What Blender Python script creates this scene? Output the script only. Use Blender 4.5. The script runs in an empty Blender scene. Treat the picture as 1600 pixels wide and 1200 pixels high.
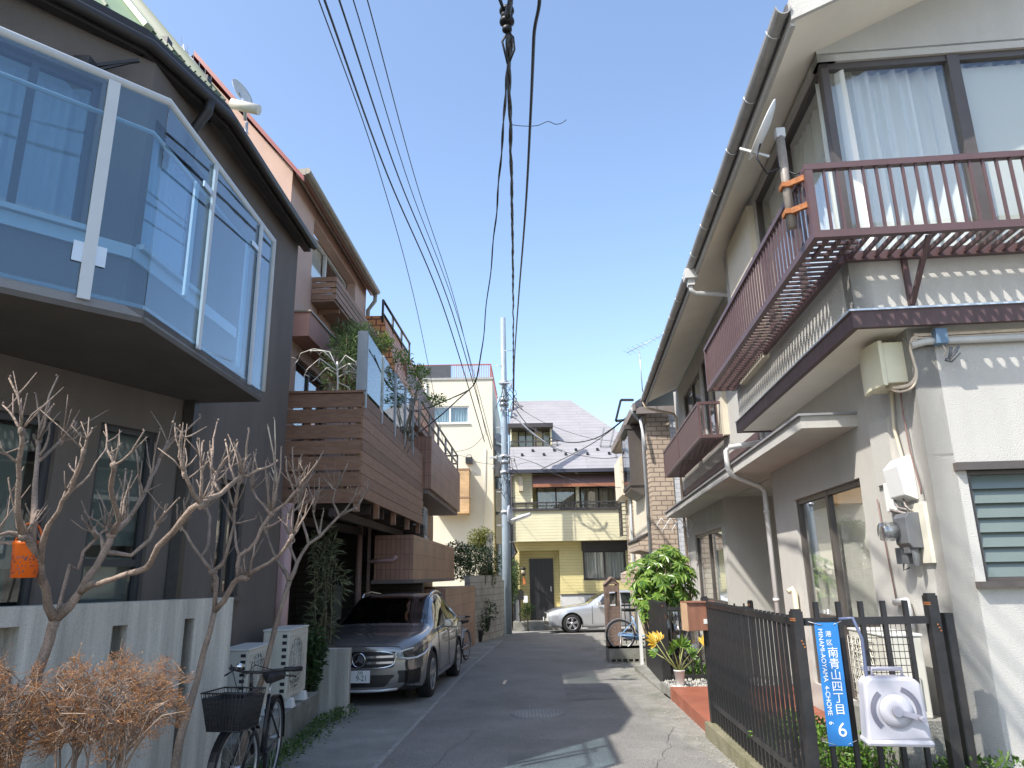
import bpy, bmesh, math, random
from mathutils import Vector, Matrix, Euler, Quaternion
random.seed(7)
SC = bpy.context.scene
COL = SC.collection
PI = math.pi
# ---------------------------------------------------------------- camera numbers
FPX = 1120.0; PITCH = math.atan(300/1120); ROLL = 0.018; EYE = 1.58; SLOPE = 0.016
cp, sp, cr, sr = math.cos(PITCH), math.sin(PITCH), math.cos(ROLL), math.sin(ROLL)
CF = Vector((0, cp, sp)); U0 = Vector((0, -sp, cp)); R0 = Vector((1, 0, 0))
CR = R0*cr - U0*sr; CU = U0*cr + R0*sr
CAMLOC = Vector((0, 0, EYE))
def ray(u, v): return CF + CR*((u-800)/FPX) - CU*((v-600)/FPX)
def at(u, v, Y):
    d = ray(u, v); return CAMLOC + d*(Y/d.y)
def zat(u, v, z):
    d = ray(u, v); return CAMLOC + d*((z-EYE)/d.z)
def gat(u, v, dz=0.0):
    d = ray(u, v); return CAMLOC + d*(-(EYE-dz)/(d.z+SLOPE*d.y))
def pl(u, v, P, az):
    a = math.radians(az); nx, ny = math.cos(a), -math.sin(a); d = ray(u, v)
    return CAMLOC + d*((nx*P[0]+ny*P[1])/(nx*d.x+ny*d.y))
def G(y): return -SLOPE*max(-10, min(y, 40))          # height of the falling street
# ---------------------------------------------------------------- things and parts
WLOC = {}
def tag(o, label, cat, group=None, kind=None):
    if label: o['label'] = label
    if cat: o['category'] = cat
    if group: o['group'] = group
    if kind: o['kind'] = kind
    return o
def thing(name, label, cat, loc=(0,0,0), rotz=0.0, group=None):
    o = bpy.data.objects.new(name, None); COL.objects.link(o)
    o.empty_display_size = .2
    o.location = loc; o.rotation_euler = (0, 0, rotz)
    return tag(o, label, cat, group)
def copy_tree(o, parent=None):
    c = o.copy(); COL.objects.link(c)
    if parent: c.parent = parent
    for ch in o.children: copy_tree(ch, c)
    return c
def spline(pts, n=10):
    out = []; m_ = len(pts)
    for i in range(m_-1):
        p0, p1, p2, p3 = (Vector(pts[max(0,min(m_-1,i+k))]) for k in (-1,0,1,2))
        for k in range(n): t = k/n; out.append(.5*((2*p1)+(p2-p0)*t+(2*p0-5*p1+4*p2-p3)*t*t+(3*p1-p0-3*p2+p3)*t**3))
    out.append(Vector(pts[-1])); return out
# ---------------------------------------------------------------- mesh collector
class MB:
    def __init__(s, xf=None): s.v = []; s.f = []; s.sm = []; s.xf = xf
    def pt(s, p):
        p = Vector(p)
        if s.xf is not None: p = s.xf @ p
        s.v.append(p); return len(s.v)-1
    def face(s, idx, smooth=False): s.f.append(tuple(idx)); s.sm.append(smooth)
    def poly(s, pts, smooth=False): s.face([s.pt(p) for p in pts], smooth); return s
    def box(s, x0, x1, y0, y1, z0, z1):
        if x0 > x1: x0, x1 = x1, x0
        if y0 > y1: y0, y1 = y1, y0
        if z0 > z1: z0, z1 = z1, z0
        i = [s.pt((x, y, z)) for z in (z0, z1) for y in (y0, y1) for x in (x0, x1)]
        for q in ((0,2,3,1),(4,5,7,6),(0,1,5,4),(2,6,7,3),(0,4,6,2),(1,3,7,5)): s.face([i[k] for k in q])
        return s
    def bar(s, a, b, w, h=None, up=(0,0,1)):
        """rectangular bar from a to b"""
        a, b = Vector(a), Vector(b); h = h or w
        d = (b-a).normalized(); up = Vector(up)
        if abs(d.dot(up)) > .95: up = Vector((0,1,0))
        x = d.cross(up).normalized(); y = x.cross(d)
        i = [s.pt(c + x*(w/2*q) + y*(h/2*r)) for c in (a, b) for q, r in ((-1,-1),(1,-1),(1,1),(-1,1))]
        s.face([i[3],i[2],i[1],i[0]]); s.face(i[4:8])
        for k in range(4): s.face([i[k], i[(k+1)%4], i[4+(k+1)%4], i[4+k]])
        return s
    def tube(s, path, r, n=8, caps=True):
        P = [Vector(p) for p in path]; m = len(P)
        rs = r if isinstance(r, (list, tuple)) else [r]*m
        rings = []; prev = None
        for k in range(m):
            d = (P[min(k+1, m-1)] - P[max(k-1, 0)])
            if d.length < 1e-9: d = Vector((0,0,1))
            d.normalize()
            if prev is None:
                u = Vector((0,0,1)) if abs(d.z) < .9 else Vector((1,0,0))
                x = d.cross(u).normalized()
            else:
                x = prev - d*prev.dot(d)
                if x.length < 1e-6: x = d.orthogonal()
                x.normalize()
            prev = x; y = d.cross(x)
            rings.append([s.pt(P[k] + (x*math.cos(2*PI*j/n) + y*math.sin(2*PI*j/n))*rs[k]) for j in range(n)])
        for k in range(m-1):
            for j in range(n):
                s.face([rings[k][j], rings[k][(j+1)%n], rings[k+1][(j+1)%n], rings[k+1][j]], True)
        if caps and n > 2:
            s.face(rings[0][::-1]); s.face(rings[-1])
        return s
    def prism(s, pts, z0, z1):
        n = len(pts); A = sum(pts[i][0]*pts[(i+1)%n][1]-pts[(i+1)%n][0]*pts[i][1] for i in range(n))
        if A < 0: pts = pts[::-1]
        lo = [s.pt((p[0], p[1], z0 if not callable(z0) else z0(p))) for p in pts]
        hi = [s.pt((p[0], p[1], z1 if not callable(z1) else z1(p))) for p in pts]
        s.face(lo[::-1]); s.face(hi)
        for k in range(n): s.face([lo[k], lo[(k+1)%n], hi[(k+1)%n], hi[k]])
        return s
    def extr(s, pts, off):
        """closed 3D outline pts pushed along vector off"""
        off = Vector(off); n = len(pts)
        a = [s.pt(p) for p in pts]; b = [s.pt(Vector(p)+off) for p in pts]
        s.face(a); s.face(b[::-1])
        for k in range(n): s.face([a[k], b[k], b[(k+1)%n], a[(k+1)%n]])
        return s
    def lathe(s, prof, c=(0,0,0), axis='z', n=20, caps=True):
        """prof: list of (radius, height)"""
        c = Vector(c); rings = []
        for r, h in prof:
            ring = []
            for j in range(n):
                a = 2*PI*j/n; x, y = r*math.cos(a), r*math.sin(a)
                p = {'z': (x, y, h), 'x': (h, x, y), 'y': (y, h, x)}[axis]
                ring.append(s.pt(c + Vector(p)))
            rings.append(ring)
        for k in range(len(prof)-1):
            for j in range(n): s.face([rings[k][j], rings[k][(j+1)%n], rings[k+1][(j+1)%n], rings[k+1][j]], True)
        if caps:
            s.face(rings[0][::-1]); s.face(rings[-1])
        return s
    def torus(s, R, r, c=(0,0,0), axis='x', n=32, m=8, sx=1.0):
        c = Vector(c); rings = []
        for j in range(n):
            a = 2*PI*j/n; ring = []
            for k in range(m):
                b = 2*PI*k/m; q = R + r*math.cos(b); h = r*math.sin(b)*sx
                x, y = q*math.cos(a), q*math.sin(a)
                p = {'z': (x, y, h), 'x': (h, x, y), 'y': (y, h, x)}[axis]
                ring.append(s.pt(c + Vector(p)))
            rings.append(ring)
        for j in range(n):
            for k in range(m): s.face([rings[j][k], rings[(j+1)%n][k], rings[(j+1)%n][(k+1)%m], rings[j][(k+1)%m]], True)
        return s
    def wall(s, L, z0, z1, th, holes=(), u0=0.0):
        """wall in the xz plane: x from u0 to L, outer face at y=0, thickness th behind it (y>0); holes (ua,ub,za,zb)"""
        us = sorted({u0, L, *[h[0] for h in holes], *[h[1] for h in holes]})
        zs = sorted({z0, z1, *[h[2] for h in holes], *[h[3] for h in holes]})
        us = [u for u in us if u0-1e-6 <= u <= L+1e-6]; zs = [z for z in zs if z0-1e-6 <= z <= z1+1e-6]
        nu, nz = len(us)-1, len(zs)-1
        def solid(i, k):
            if i < 0 or k < 0 or i >= nu or k >= nz: return False
            cu, cz = (us[i]+us[i+1])/2, (zs[k]+zs[k+1])/2
            return not any(h[0] < cu < h[1] and h[2] < cz < h[3] for h in holes)
        for i in range(nu):
            for k in range(nz):
                if not solid(i, k): continue
                a, b, c, d = us[i], us[i+1], zs[k], zs[k+1]
                s.poly([(a,0,c),(b,0,c),(b,0,d),(a,0,d)]); s.poly([(b,th,c),(a,th,c),(a,th,d),(b,th,d)])
                if not solid(i-1, k): s.poly([(a,th,c),(a,0,c),(a,0,d),(a,th,d)])
                if not solid(i+1, k): s.poly([(b,0,c),(b,th,c),(b,th,d),(b,0,d)])
                if not solid(i, k-1): s.poly([(a,0,c),(a,th,c),(b,th,c),(b,0,c)])
                if not solid(i, k+1): s.poly([(a,0,d),(b,0,d),(b,th,d),(a,th,d)])
        return s
    def leaf(s, p, d, n, L, W, fold=.15):
        """pointed leaf: base p, direction d, normal n"""
        p, d, n = Vector(p), Vector(d).normalized(), Vector(n)
        x = d.cross(n)
        if x.length < 1e-4: x = d.orthogonal()
        x.normalize(); n = x.cross(d)
        a = s.pt(p); b = s.pt(p+d*L*.5+x*W*.5+n*W*fold); c = s.pt(p+d*L-n*L*.12); e = s.pt(p+d*L*.5-x*W*.5+n*W*fold)
        s.face([a, b, c]); s.face([a, c, e]); return s
    def split(s):
        p = list(range(len(s.v)))
        def fd(i):
            while p[i] != i: p[i] = p[p[i]]; i = p[i]
            return i
        for f in s.f:
            for i in f[1:]: p[fd(i)] = fd(f[0])
        groups = {}
        for f, sm in zip(s.f, s.sm): groups.setdefault(fd(f[0]), []).append((f, sm))
        out = []
        for fs in groups.values():
            m = MB(); mp = {}
            for f, sm in fs:
                g = []
                for i in f:
                    if i not in mp: mp[i] = len(m.v); m.v.append(s.v[i])
                    g.append(mp[i])
                m.face(g, sm)
            out.append(m)
        return out
    def each(s, name, mat, parent, **k): return [m.build(name, mat, parent, **k) for m in s.split()]
    def build(s, name, mat, parent=None, bevel=0, world=None, subs=0, smooth=False):
        """world: (x,y,z) to subtract, so that world coordinates can be used under an unrotated root"""
        me = bpy.data.meshes.new(name)
        vs = s.v
        if world is None and parent is not None: world = WLOC.get(parent.name)
        if world is not None:
            w = Vector(world); vs = [v-w for v in vs]
        if parent is None and world is None and vs:
            c = Vector((sum(v.x for v in vs)/len(vs), sum(v.y for v in vs)/len(vs), min(v.z for v in vs)))
            vs = [v-c for v in vs]
        else: c = Vector((0,0,0))
        me.from_pydata([tuple(v) for v in vs], [], s.f)
        me.polygons.foreach_set('use_smooth', [bool(b) or smooth for b in s.sm])
        uv = me.uv_layers.new(name='UVMap'); d = uv.data
        off = Vector(world) if world is not None else c
        for p in me.polygons:
            n = p.normal
            if abs(n.z) > .75:
                for li, vi in zip(p.loop_indices, p.vertices):
                    q = vs[vi]+off; d[li].uv = (q.x, q.y)
            else:
                t = Vector((-n.y, n.x, 0)).normalized()
                k = 1/max(.3, math.sqrt(1-n.z*n.z))
                for li, vi in zip(p.loop_indices, p.vertices):
                    q = vs[vi]+off; d[li].uv = (q.dot(t), q.z*k)
        me.update()
        o = bpy.data.objects.new(name, me); COL.objects.link(o)
        me.materials.append(mat)
        if parent is not None:
            o.parent = parent
            if parent.name in WLOC: WLOC[o.name] = WLOC[parent.name]
        else:
            o.location = (Vector(world) if world is not None else c)
        if bevel:
            b = o.modifiers.new('bevel', 'BEVEL'); b.width = bevel; b.segments = 2; b.limit_method = 'ANGLE'; b.angle_limit = math.radians(40)
        return o
def wthing(name, label, cat, loc, group=None):
    """thing whose parts are given in world coordinates"""
    o = thing(name, label, cat, loc, 0, group); WLOC[o.name] = tuple(loc); return o
def frame(o, az_deg):
    """wall frame: x along the wall, y into the wall, z up.  az_deg: compass direction of x"""
    a = math.radians(az_deg); x = Vector((math.sin(a), math.cos(a), 0)); y = Vector((-x.y, x.x, 0))
    m = Matrix(((x.x, y.x, 0, o[0]), (x.y, y.y, 0, o[1]), (0, 0, 1, o[2] if len(o) > 2 else 0), (0,0,0,1))); return m
# ---------------------------------------------------------------- materials
MATS = {}
def _mat(name):
    m = bpy.data.materials.new(name); m.use_nodes = True
    nt = m.node_tree; b = nt.nodes['Principled BSDF']; return m, nt, b
def lk(nt, a, b): nt.links.new(a, b)
def sstep(x): return max(0, min(1, x))
def M(name, col, rough=.6, var=.12, scale=6, bump=0, bscale=80, metal=0, streak=0, dirt=None, dirt_amt=.5, coat=0, spec=.5, fine=0, island=0):
    if name in MATS: return MATS[name]
    m, nt, b = _mat(name); N = nt.nodes
    tc = N.new('ShaderNodeTexCoord'); co = tc.outputs['Object']
    mp = N.new('ShaderNodeMapping'); lk(nt, co, mp.inputs[0])
    if streak: mp.inputs['Scale'].default_value = (1, 1, streak)
    no = N.new('ShaderNodeTexNoise'); no.inputs['Scale'].default_value = scale; no.inputs['Detail'].default_value = 6; no.inputs['Roughness'].default_value = .6
    lk(nt, mp.outputs[0], no.inputs['Vector'])
    rp = N.new('ShaderNodeValToRGB'); e = rp.color_ramp.elements
    e[0].position = .3; e[1].position = .7
    e[0].color = (*[max(0, c*(1-var)) for c in col], 1); e[1].color = (*[min(1, c*(1+var)) for c in col], 1)
    lk(nt, no.outputs['Fac'], rp.inputs[0]); out = rp.outputs[0]
    if dirt:
        n2 = N.new('ShaderNodeTexNoise'); n2.inputs['Scale'].default_value = scale*.35; n2.inputs['Detail'].default_value = 8; n2.inputs['Roughness'].default_value = .7
        lk(nt, mp.outputs[0], n2.inputs['Vector'])
        r2 = N.new('ShaderNodeValToRGB'); r2.color_ramp.elements[0].position = .45; r2.color_ramp.elements[1].position = .72
        r2.color_ramp.elements[1].color = (dirt_amt,)*3+(1,)
        lk(nt, n2.outputs['Fac'], r2.inputs[0])
        mx = N.new('ShaderNodeMix'); mx.data_type = 'RGBA'; lk(nt, r2.outputs[0], mx.inputs[0]); lk(nt, out, mx.inputs[6]); mx.inputs[7].default_value = (*dirt, 1); out = mx.outputs[2]
    if fine:
        n3 = N.new('ShaderNodeTexNoise'); n3.inputs['Scale'].default_value = 110; n3.inputs['Detail'].default_value = 2; lk(nt, co, n3.inputs['Vector'])
        r3 = N.new('ShaderNodeMapRange'); r3.inputs[1].default_value = .3; r3.inputs[2].default_value = .7; r3.inputs[3].default_value = 1-fine; r3.inputs[4].default_value = 1+fine
        lk(nt, n3.outputs['Fac'], r3.inputs[0])
        mm = N.new('ShaderNodeVectorMath'); mm.operation = 'MULTIPLY'; lk(nt, out, mm.inputs[0]); lk(nt, r3.outputs[0], mm.inputs[1]); out = mm.outputs[0]
    if island:
        ge = N.new('ShaderNodeNewGeometry'); r4 = N.new('ShaderNodeMapRange'); r4.inputs[3].default_value = 1-island; r4.inputs[4].default_value = 1+island
        lk(nt, ge.outputs['Random Per Island'], r4.inputs[0]); m4 = N.new('ShaderNodeVectorMath'); m4.operation = 'MULTIPLY'; lk(nt, out, m4.inputs[0]); lk(nt, r4.outputs[0], m4.inputs[1]); out = m4.outputs[0]
    lk(nt, out, b.inputs['Base Color'])
    b.inputs['Roughness'].default_value = rough; b.inputs['Metallic'].default_value = metal
    b.inputs['Specular IOR Level'].default_value = spec
    if coat: b.inputs['Coat Weight'].default_value = coat; b.inputs['Coat Roughness'].default_value = .05
    if bump:
        nb = N.new('ShaderNodeTexNoise'); nb.inputs['Scale'].default_value = bscale; nb.inputs['Detail'].default_value = 3
        lk(nt, co, nb.inputs['Vector'])
        bu = N.new('ShaderNodeBump'); bu.inputs['Strength'].default_value = bump; bu.inputs['Distance'].default_value = .01
        lk(nt, nb.outputs['Fac'], bu.inputs['Height']); lk(nt, bu.outputs[0], b.inputs['Normal'])
    MATS[name] = m; return m
def MBRICK(name, c1, c2, mortar, w, h, gap=.01, offset=.5, rough=.7, bump=.6, var=.2, rot=0, metal=0):
    if name in MATS: return MATS[name]
    m, nt, b = _mat(name); N = nt.nodes
    tc = N.new('ShaderNodeTexCoord'); mp = N.new('ShaderNodeMapping'); lk(nt, tc.outputs['UV'], mp.inputs[0]); mp.inputs['Rotation'].default_value = (0,0,rot)
    br = N.new('ShaderNodeTexBrick'); lk(nt, mp.outputs[0], br.inputs['Vector'])
    br.offset = offset; br.squash = 1
    br.inputs['Scale'].default_value = 1; br.inputs['Brick Width'].default_value = w; br.inputs['Row Height'].default_value = h
    br.inputs['Mortar Size'].default_value = gap; br.inputs['Mortar Smooth'].default_value = .1
    br.inputs['Color1'].default_value = (*c1, 1); br.inputs['Color2'].default_value = (*c2, 1); br.inputs['Mortar'].default_value = (*mortar, 1)
    no = N.new('ShaderNodeTexNoise'); no.inputs['Scale'].default_value = 1.7; no.inputs['Detail'].default_value = 8; lk(nt, tc.outputs['Object'], no.inputs['Vector'])
    mr = N.new('ShaderNodeMapRange'); mr.inputs[1].default_value = .3; mr.inputs[2].default_value = .7; mr.inputs[3].default_value = 1-var; mr.inputs[4].default_value = 1+var
    lk(nt, no.outputs['Fac'], mr.inputs[0])
    mm = N.new('ShaderNodeVectorMath'); mm.operation = 'MULTIPLY'; lk(nt, br.outputs['Color'], mm.inputs[0]); lk(nt, mr.outputs[0], mm.inputs[1])
    lk(nt, mm.outputs[0], b.inputs['Base Color']); b.inputs['Roughness'].default_value = rough; b.inputs['Metallic'].default_value = metal
    bu = N.new('ShaderNodeBump'); bu.inputs['Strength'].default_value = bump; bu.inputs['Distance'].default_value = .008; bu.invert = True
    lk(nt, br.outputs['Fac'], bu.inputs['Height']); lk(nt, bu.outputs[0], b.inputs['Normal'])
    MATS[name] = m; return m
def MGLASS(name, tint=(.97,.98,.98), refl=.06, rough=.0, gcol=(.95,.97,1)):
    """thin pane: see-through plus a mirror layer that grows at grazing angles"""
    if name in MATS: return MATS[name]
    m = bpy.data.materials.new(name); m.use_nodes = True; nt = m.node_tree; N = nt.nodes; N.clear()
    out = N.new('ShaderNodeOutputMaterial'); tr = N.new('ShaderNodeBsdfTransparent'); tr.inputs[0].default_value = (*tint, 1)
    gl = N.new('ShaderNodeBsdfGlossy'); gl.inputs['Roughness'].default_value = rough; gl.inputs[0].default_value = (*gcol, 1)
    lw = N.new('ShaderNodeLayerWeight'); pw = N.new('ShaderNodeMath'); pw.operation = 'POWER'; pw.inputs[1].default_value = 4.0; lk(nt, lw.outputs['Facing'], pw.inputs[0])
    lw.inputs[0].default_value = .5
    mr = N.new('ShaderNodeMapRange'); mr.inputs[1].default_value = 0; mr.inputs[2].default_value = 1; mr.inputs[3].default_value = refl; mr.inputs[4].default_value = .8
    lk(nt, pw.outputs[0], mr.inputs[0])
    mx = N.new('ShaderNodeMixShader'); lk(nt, mr.outputs[0], mx.inputs[0]); lk(nt, tr.outputs[0], mx.inputs[1]); lk(nt, gl.outputs[0], mx.inputs[2]); lk(nt, mx.outputs[0], out.inputs[0])
    MATS[name] = m; return m
def MCLOTH(name, col, trans=.35):
    if name in MATS: return MATS[name]
    m = bpy.data.materials.new(name); m.use_nodes = True; nt = m.node_tree; N = nt.nodes; N.clear()
    out = N.new('ShaderNodeOutputMaterial'); d = N.new('ShaderNodeBsdfDiffuse'); d.inputs[0].default_value = (*col, 1)
    t = N.new('ShaderNodeBsdfTranslucent'); t.inputs[0].default_value = (*col, 1); mx = N.new('ShaderNodeMixShader'); mx.inputs[0].default_value = trans
    lk(nt, d.outputs[0], mx.inputs[1]); lk(nt, t.outputs[0], mx.inputs[2]); lk(nt, mx.outputs[0], out.inputs[0])
    MATS[name] = m; return m
def MLEAF(name, c1, c2, trans=.3, rough=.45):
    """leaf: colour differs leaf by leaf"""
    if name in MATS: return MATS[name]
    m, nt, b = _mat(name); N = nt.nodes
    ge = N.new('ShaderNodeNewGeometry'); rp = N.new('ShaderNodeValToRGB'); rp.color_ramp.elements[0].color = (*c1, 1); rp.color_ramp.elements[1].color = (*c2, 1)
    lk(nt, ge.outputs['Random Per Island'], rp.inputs[0]); lk(nt, rp.outputs[0], b.inputs['Base Color']); b.inputs['Roughness'].default_value = rough
    out = N['Material Output']; t = N.new('ShaderNodeBsdfTranslucent'); lk(nt, rp.outputs[0], t.inputs[0])
    mx = N.new('ShaderNodeMixShader'); mx.inputs[0].default_value = trans; lk(nt, b.outputs[0], mx.inputs[1]); lk(nt, t.outputs[0], mx.inputs[2]); lk(nt, mx.outputs[0], out.inputs[0])
    MATS[name] = m; return m

DGREY = M('dark grey stucco', (.15,.128,.112), .85, .12, 2.4, .6, 110, streak=.25, dirt=(.1,.086,.075), dirt_amt=.7)
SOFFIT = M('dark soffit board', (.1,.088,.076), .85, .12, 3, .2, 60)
CONC = M('board marked concrete', (.5,.47,.415), .85, .26, 11, .5, 40, streak=.05, dirt=(.25,.245,.21), dirt_amt=.85, fine=.12)
CONC2 = M('old concrete', (.24,.235,.21), .9, .25, 4, .6, 60, dirt=(.1,.105,.07), dirt_amt=.8, fine=.25)
ASPH = M('asphalt', (.2,.192,.175), .85, .22, 1.1, .8, 70, dirt=(.245,.235,.21), dirt_amt=.7, fine=.5)
PAVE = M('pavement concrete', (.27,.265,.24), .9, .2, 1.5, .5, 120, dirt=(.1,.105,.085), dirt_amt=.7, fine=.3)
SOIL = M('soil', (.09,.075,.055), .95, .3, 6, .8, 40, fine=.4)
WHITE = M('white stucco', (.5,.485,.445), .85, .06, 2.6, .55, 110, streak=.22, dirt=(.4,.38,.335), dirt_amt=.6)
SOFW = M('cream soffit', (.84,.78,.66), .85, .05, 2, .15, 60)
BROWNM = M('brown painted metal', (.1,.058,.058), .45, .12, 8)
BRONZE = M('bronze window frame', (.085,.072,.065), .4, .1, 8)
BLACKM = M('black painted metal', (.02,.02,.021), .45, .3, 10, dirt=(.075,.06,.05), dirt_amt=.45)
RUST = M('rusty steel', (.32,.12,.04), .8, .35, 30, .4, 120)
ALU = M('aluminium', (.62,.64,.66), .35, .06, 6, metal=.6)
WHITEP = M('white plastic', (.72,.72,.7), .4, .05, 4)
CREAMP = M('cream painted steel', (.68,.64,.46), .45, .06, 4, dirt=(.5,.46,.32), dirt_amt=.3)
GREYP = M('grey plastic', (.13,.135,.14), .5, .1, 6)
LGREYP = M('pale grey pipe', (.55,.55,.53), .45, .08, 5)
BLACKP = M('black rubber', (.012,.012,.013), .6, .2, 20)
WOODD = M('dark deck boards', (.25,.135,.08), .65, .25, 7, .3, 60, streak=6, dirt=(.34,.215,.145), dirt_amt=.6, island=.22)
PINK = M('pink stucco', (.54,.365,.29), .85, .07, 2, .4, 120)
PIPEP = M('dusty pink pipe', (.5,.33,.31), .5, .06, 3)
CREAMW = M('cream wall paint', (.66,.61,.48), .85, .05, 1.2, .2, 60, dirt=(.58,.52,.4), dirt_amt=.4)
POLE = M('galvanised pole', (.26,.315,.355), .5, .08, 5, metal=.1, dirt=(.2,.235,.26), dirt_amt=.6)
GALV = M('galvanised steel', (.5,.51,.52), .4, .1, 9, metal=.5)
CABLE = M('black cable', (.012,.012,.014), .5, .1, 5)
GREENR = M('green metal roof', (.3,.39,.22), .45, .08, 3)
CHROME = M('chrome', (.75,.77,.8), .12, .02, 3, metal=1)
CARGREY = M('dark grey car paint', (.24,.236,.23), .25, .03, 3, metal=.55, coat=1)
CARSILV = M('silver car paint', (.55,.57,.6), .28, .03, 3, metal=.6, coat=1)
TYRE = M('tyre rubber', (.018,.018,.019), .8, .15, 20)
RIM = M('alloy rim', (.5,.5,.52), .3, .05, 4, metal=.8)
DARKIN = M('dark interior', (.02,.02,.022), .8, .1, 4)
BARK = M('pale smooth bark', (.28,.21,.162), .85, .4, 14, 1.0, 90, streak=.3, dirt=(.17,.14,.115), dirt_amt=.7, fine=.25)
GLASSB = MGLASS('balcony glass', (.68,.82,.9), .08)
GLASSW = MGLASS('window glass', (.95,.97,.97), .07)
GLASSD = MGLASS('dark window glass', (.72,.77,.78), .07)
GLASSC = MGLASS('car glass', (.2,.24,.25), .13)
CURT = MCLOTH('white curtain', (.92,.92,.89), .25)
CURTG = MCLOTH('pale grey blind', (.72,.7,.63), .2)
# ================================================================ camera, light, sky
cam = bpy.data.cameras.new('camera'); camo = bpy.data.objects.new('camera', cam); COL.objects.link(camo)
cam.sensor_width = 36; cam.lens = 36*FPX/1600; cam.clip_end = 3000; cam.clip_start = .05
camo.matrix_world = Matrix(((CR.x, CU.x, -CF.x, 0), (CR.y, CU.y, -CF.y, 0), (CR.z, CU.z, -CF.z, EYE), (0,0,0,1)))
SC.camera = camo
LDIR = Vector((.67, .52, -1.0)).normalized()
sun = bpy.data.lights.new('sun', 'SUN'); suno = bpy.data.objects.new('sun', sun); COL.objects.link(suno)
sun.energy = 3.0; sun.angle = math.radians(.55); sun.color = (1, .955, .89)
suno.rotation_euler = LDIR.to_track_quat('-Z', 'Y').to_euler(); suno.location = (-20, -22, 34)
W = bpy.data.worlds.new('World'); SC.world = W; W.use_nodes = True
wn = W.node_tree; sky = wn.nodes.new('ShaderNodeTexSky'); sky.sky_type = 'NISHITA'; sky.sun_disc = False
sky.sun_elevation = math.asin(-LDIR.z); sky.sun_rotation = math.atan2(-LDIR.x, -LDIR.y)
sky.air_density = 1.0; sky.dust_density = 1.4; sky.ozone_density = 1.3; sky.altitude = 0
wn.links.new(sky.outputs[0], wn.nodes['Background'].inputs[0]); wn.nodes['Background'].inputs[1].default_value = .15
SC.view_settings.view_transform = 'Standard'; SC.view_settings.look = 'None'; SC.view_settings.exposure = 1.18; SC.view_settings.gamma = 1
SC.render.engine = 'CYCLES'; SC.cycles.max_bounces = 8; SC.cycles.transparent_max_bounces = 16
SC.render.resolution_x = 1024; SC.render.resolution_y = 768

# ================================================================ ground, road
def sheet(name, pts, dz, mat, div=0):
    m = MB(); m.poly([(p[0], p[1], G(p[1])+dz) for p in pts]); o = m.build(name, mat); o['kind'] = 'structure'; return o
m = MB(); ys = [-40, -10, 0, 40, 60, 600]
for a, b in zip(ys, ys[1:]):
    m.poly([(-300,a,G(a)),(300,a,G(a)),(300,b,G(b)),(-300,b,G(b))])
m.build('ground', M('far ground', (.2,.195,.18), .9, .2, .3))['kind'] = 'structure'
RL = [(-1.45,-10),(-1.42,2),(-1.33,7.34),(-1.02,15.2),(-.45,24),(-.2,27.6)]
RR = [(1.62,-10),(1.62,2)] + [tuple(gat(*p)[:2]) for p in ((1132,1197),(1060,1140),(1035,1140),(960,1060),(921,1000))][:1] + [tuple(gat(*p)[:2]) for p in ((1030,1138),(960,1060),(924,1003))]
RR += [(3.2,25.2),(14,25.4)]
def strip_mesh(L, R, dz, name, mat):
    m = MB(); m.poly([(p[0], p[1], G(p[1])+dz) for p in L+R[::-1]]); o = m.build(name, mat); o['kind'] = 'structure'
road = RL + [(14,27.6)]
strip_mesh(road, RR, .008, 'road', ASPH)
strip_mesh([(-14,-10),(-14,2),(-6,9),(-6,16),(-6,24),(-6,28.6),(14,28.8)], [(-1.45,-10),(-1.42,2),(-1.33,7.34),(-1.02,15.2),(-.45,24),(-.2,27.6),(14,27.6)], .004, 'pavement', PAVE)
strip_mesh(RR[:-2]+[(2.1,25.2)], [(2.0,-10),(2.0,2),(2.02,7.1),(2.2,11),(2.55,14.8),(9,14.8),(9,25.2)], .006, 'concrete_verge', CONC2)
# pale line of the concrete gutter beside the asphalt
def ribbon(pts, w, dz, name, mat):
    m = MB(); q = []
    for k, p in enumerate(pts):
        a = Vector(pts[max(k-1,0)]); b = Vector(pts[min(k+1,len(pts)-1)]); d = (b-a).normalized(); n = Vector((-d.y, d.x)); q.append((Vector(p)+n*w/2, Vector(p)-n*w/2))
    for (a,b),(c,d) in zip(q, q[1:]): m.poly([(b.x,b.y,G(b.y)+dz),(d.x,d.y,G(d.y)+dz),(c.x,c.y,G(c.y)+dz),(a.x,a.y,G(a.y)+dz)])
    o = m.build(name, mat); o['kind'] = 'structure'; return o
ribbon(RL[1:5], .05, .012, 'road_edge_strip', M('pale mortar edge', (.3,.3,.28), .9, .3, 12, .4, 90))
# manhole
c = gat(840,1117); m = MB(); z = G(c.y)
m.lathe([(.33,0),(.33,.012),(.30,.012),(.295,.009),(.0,.009)], (c.x, c.y, z+.008), n=40)
mh = wthing('manhole_cover', 'round grey patterned manhole cover set in the asphalt road', 'manhole cover', (c.x, c.y, z))
IRON = MBRICK('cast iron', (.27,.265,.25), (.31,.3,.285), (.17,.17,.16), .045, .045, .008, 0, .6, .8)
m.build('cover', IRON, mh)
m = MB(); m.torus(.345, .012, (c.x, c.y, z+.008), 'z', 40, 6); m.build('rim', M('iron ring', (.2,.2,.19), .6, .15, 20), mh)
# thin white paint flecks on the road near the cars
m = MB()
for u, v, w in ((862,990,.7),(845,1006,.5),(840,1016,.7)):
    p = gat(u, v); m.poly([(p.x-w/2,p.y-.06,G(p.y)+.014),(p.x+w/2,p.y-.06,G(p.y)+.014),(p.x+w/2,p.y+.06,G(p.y)+.014),(p.x-w/2,p.y+.06,G(p.y)+.014)])
m.build('road_marking', M('worn road paint', (.3,.3,.29), .8, .4, 14))['kind'] = 'structure'

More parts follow.
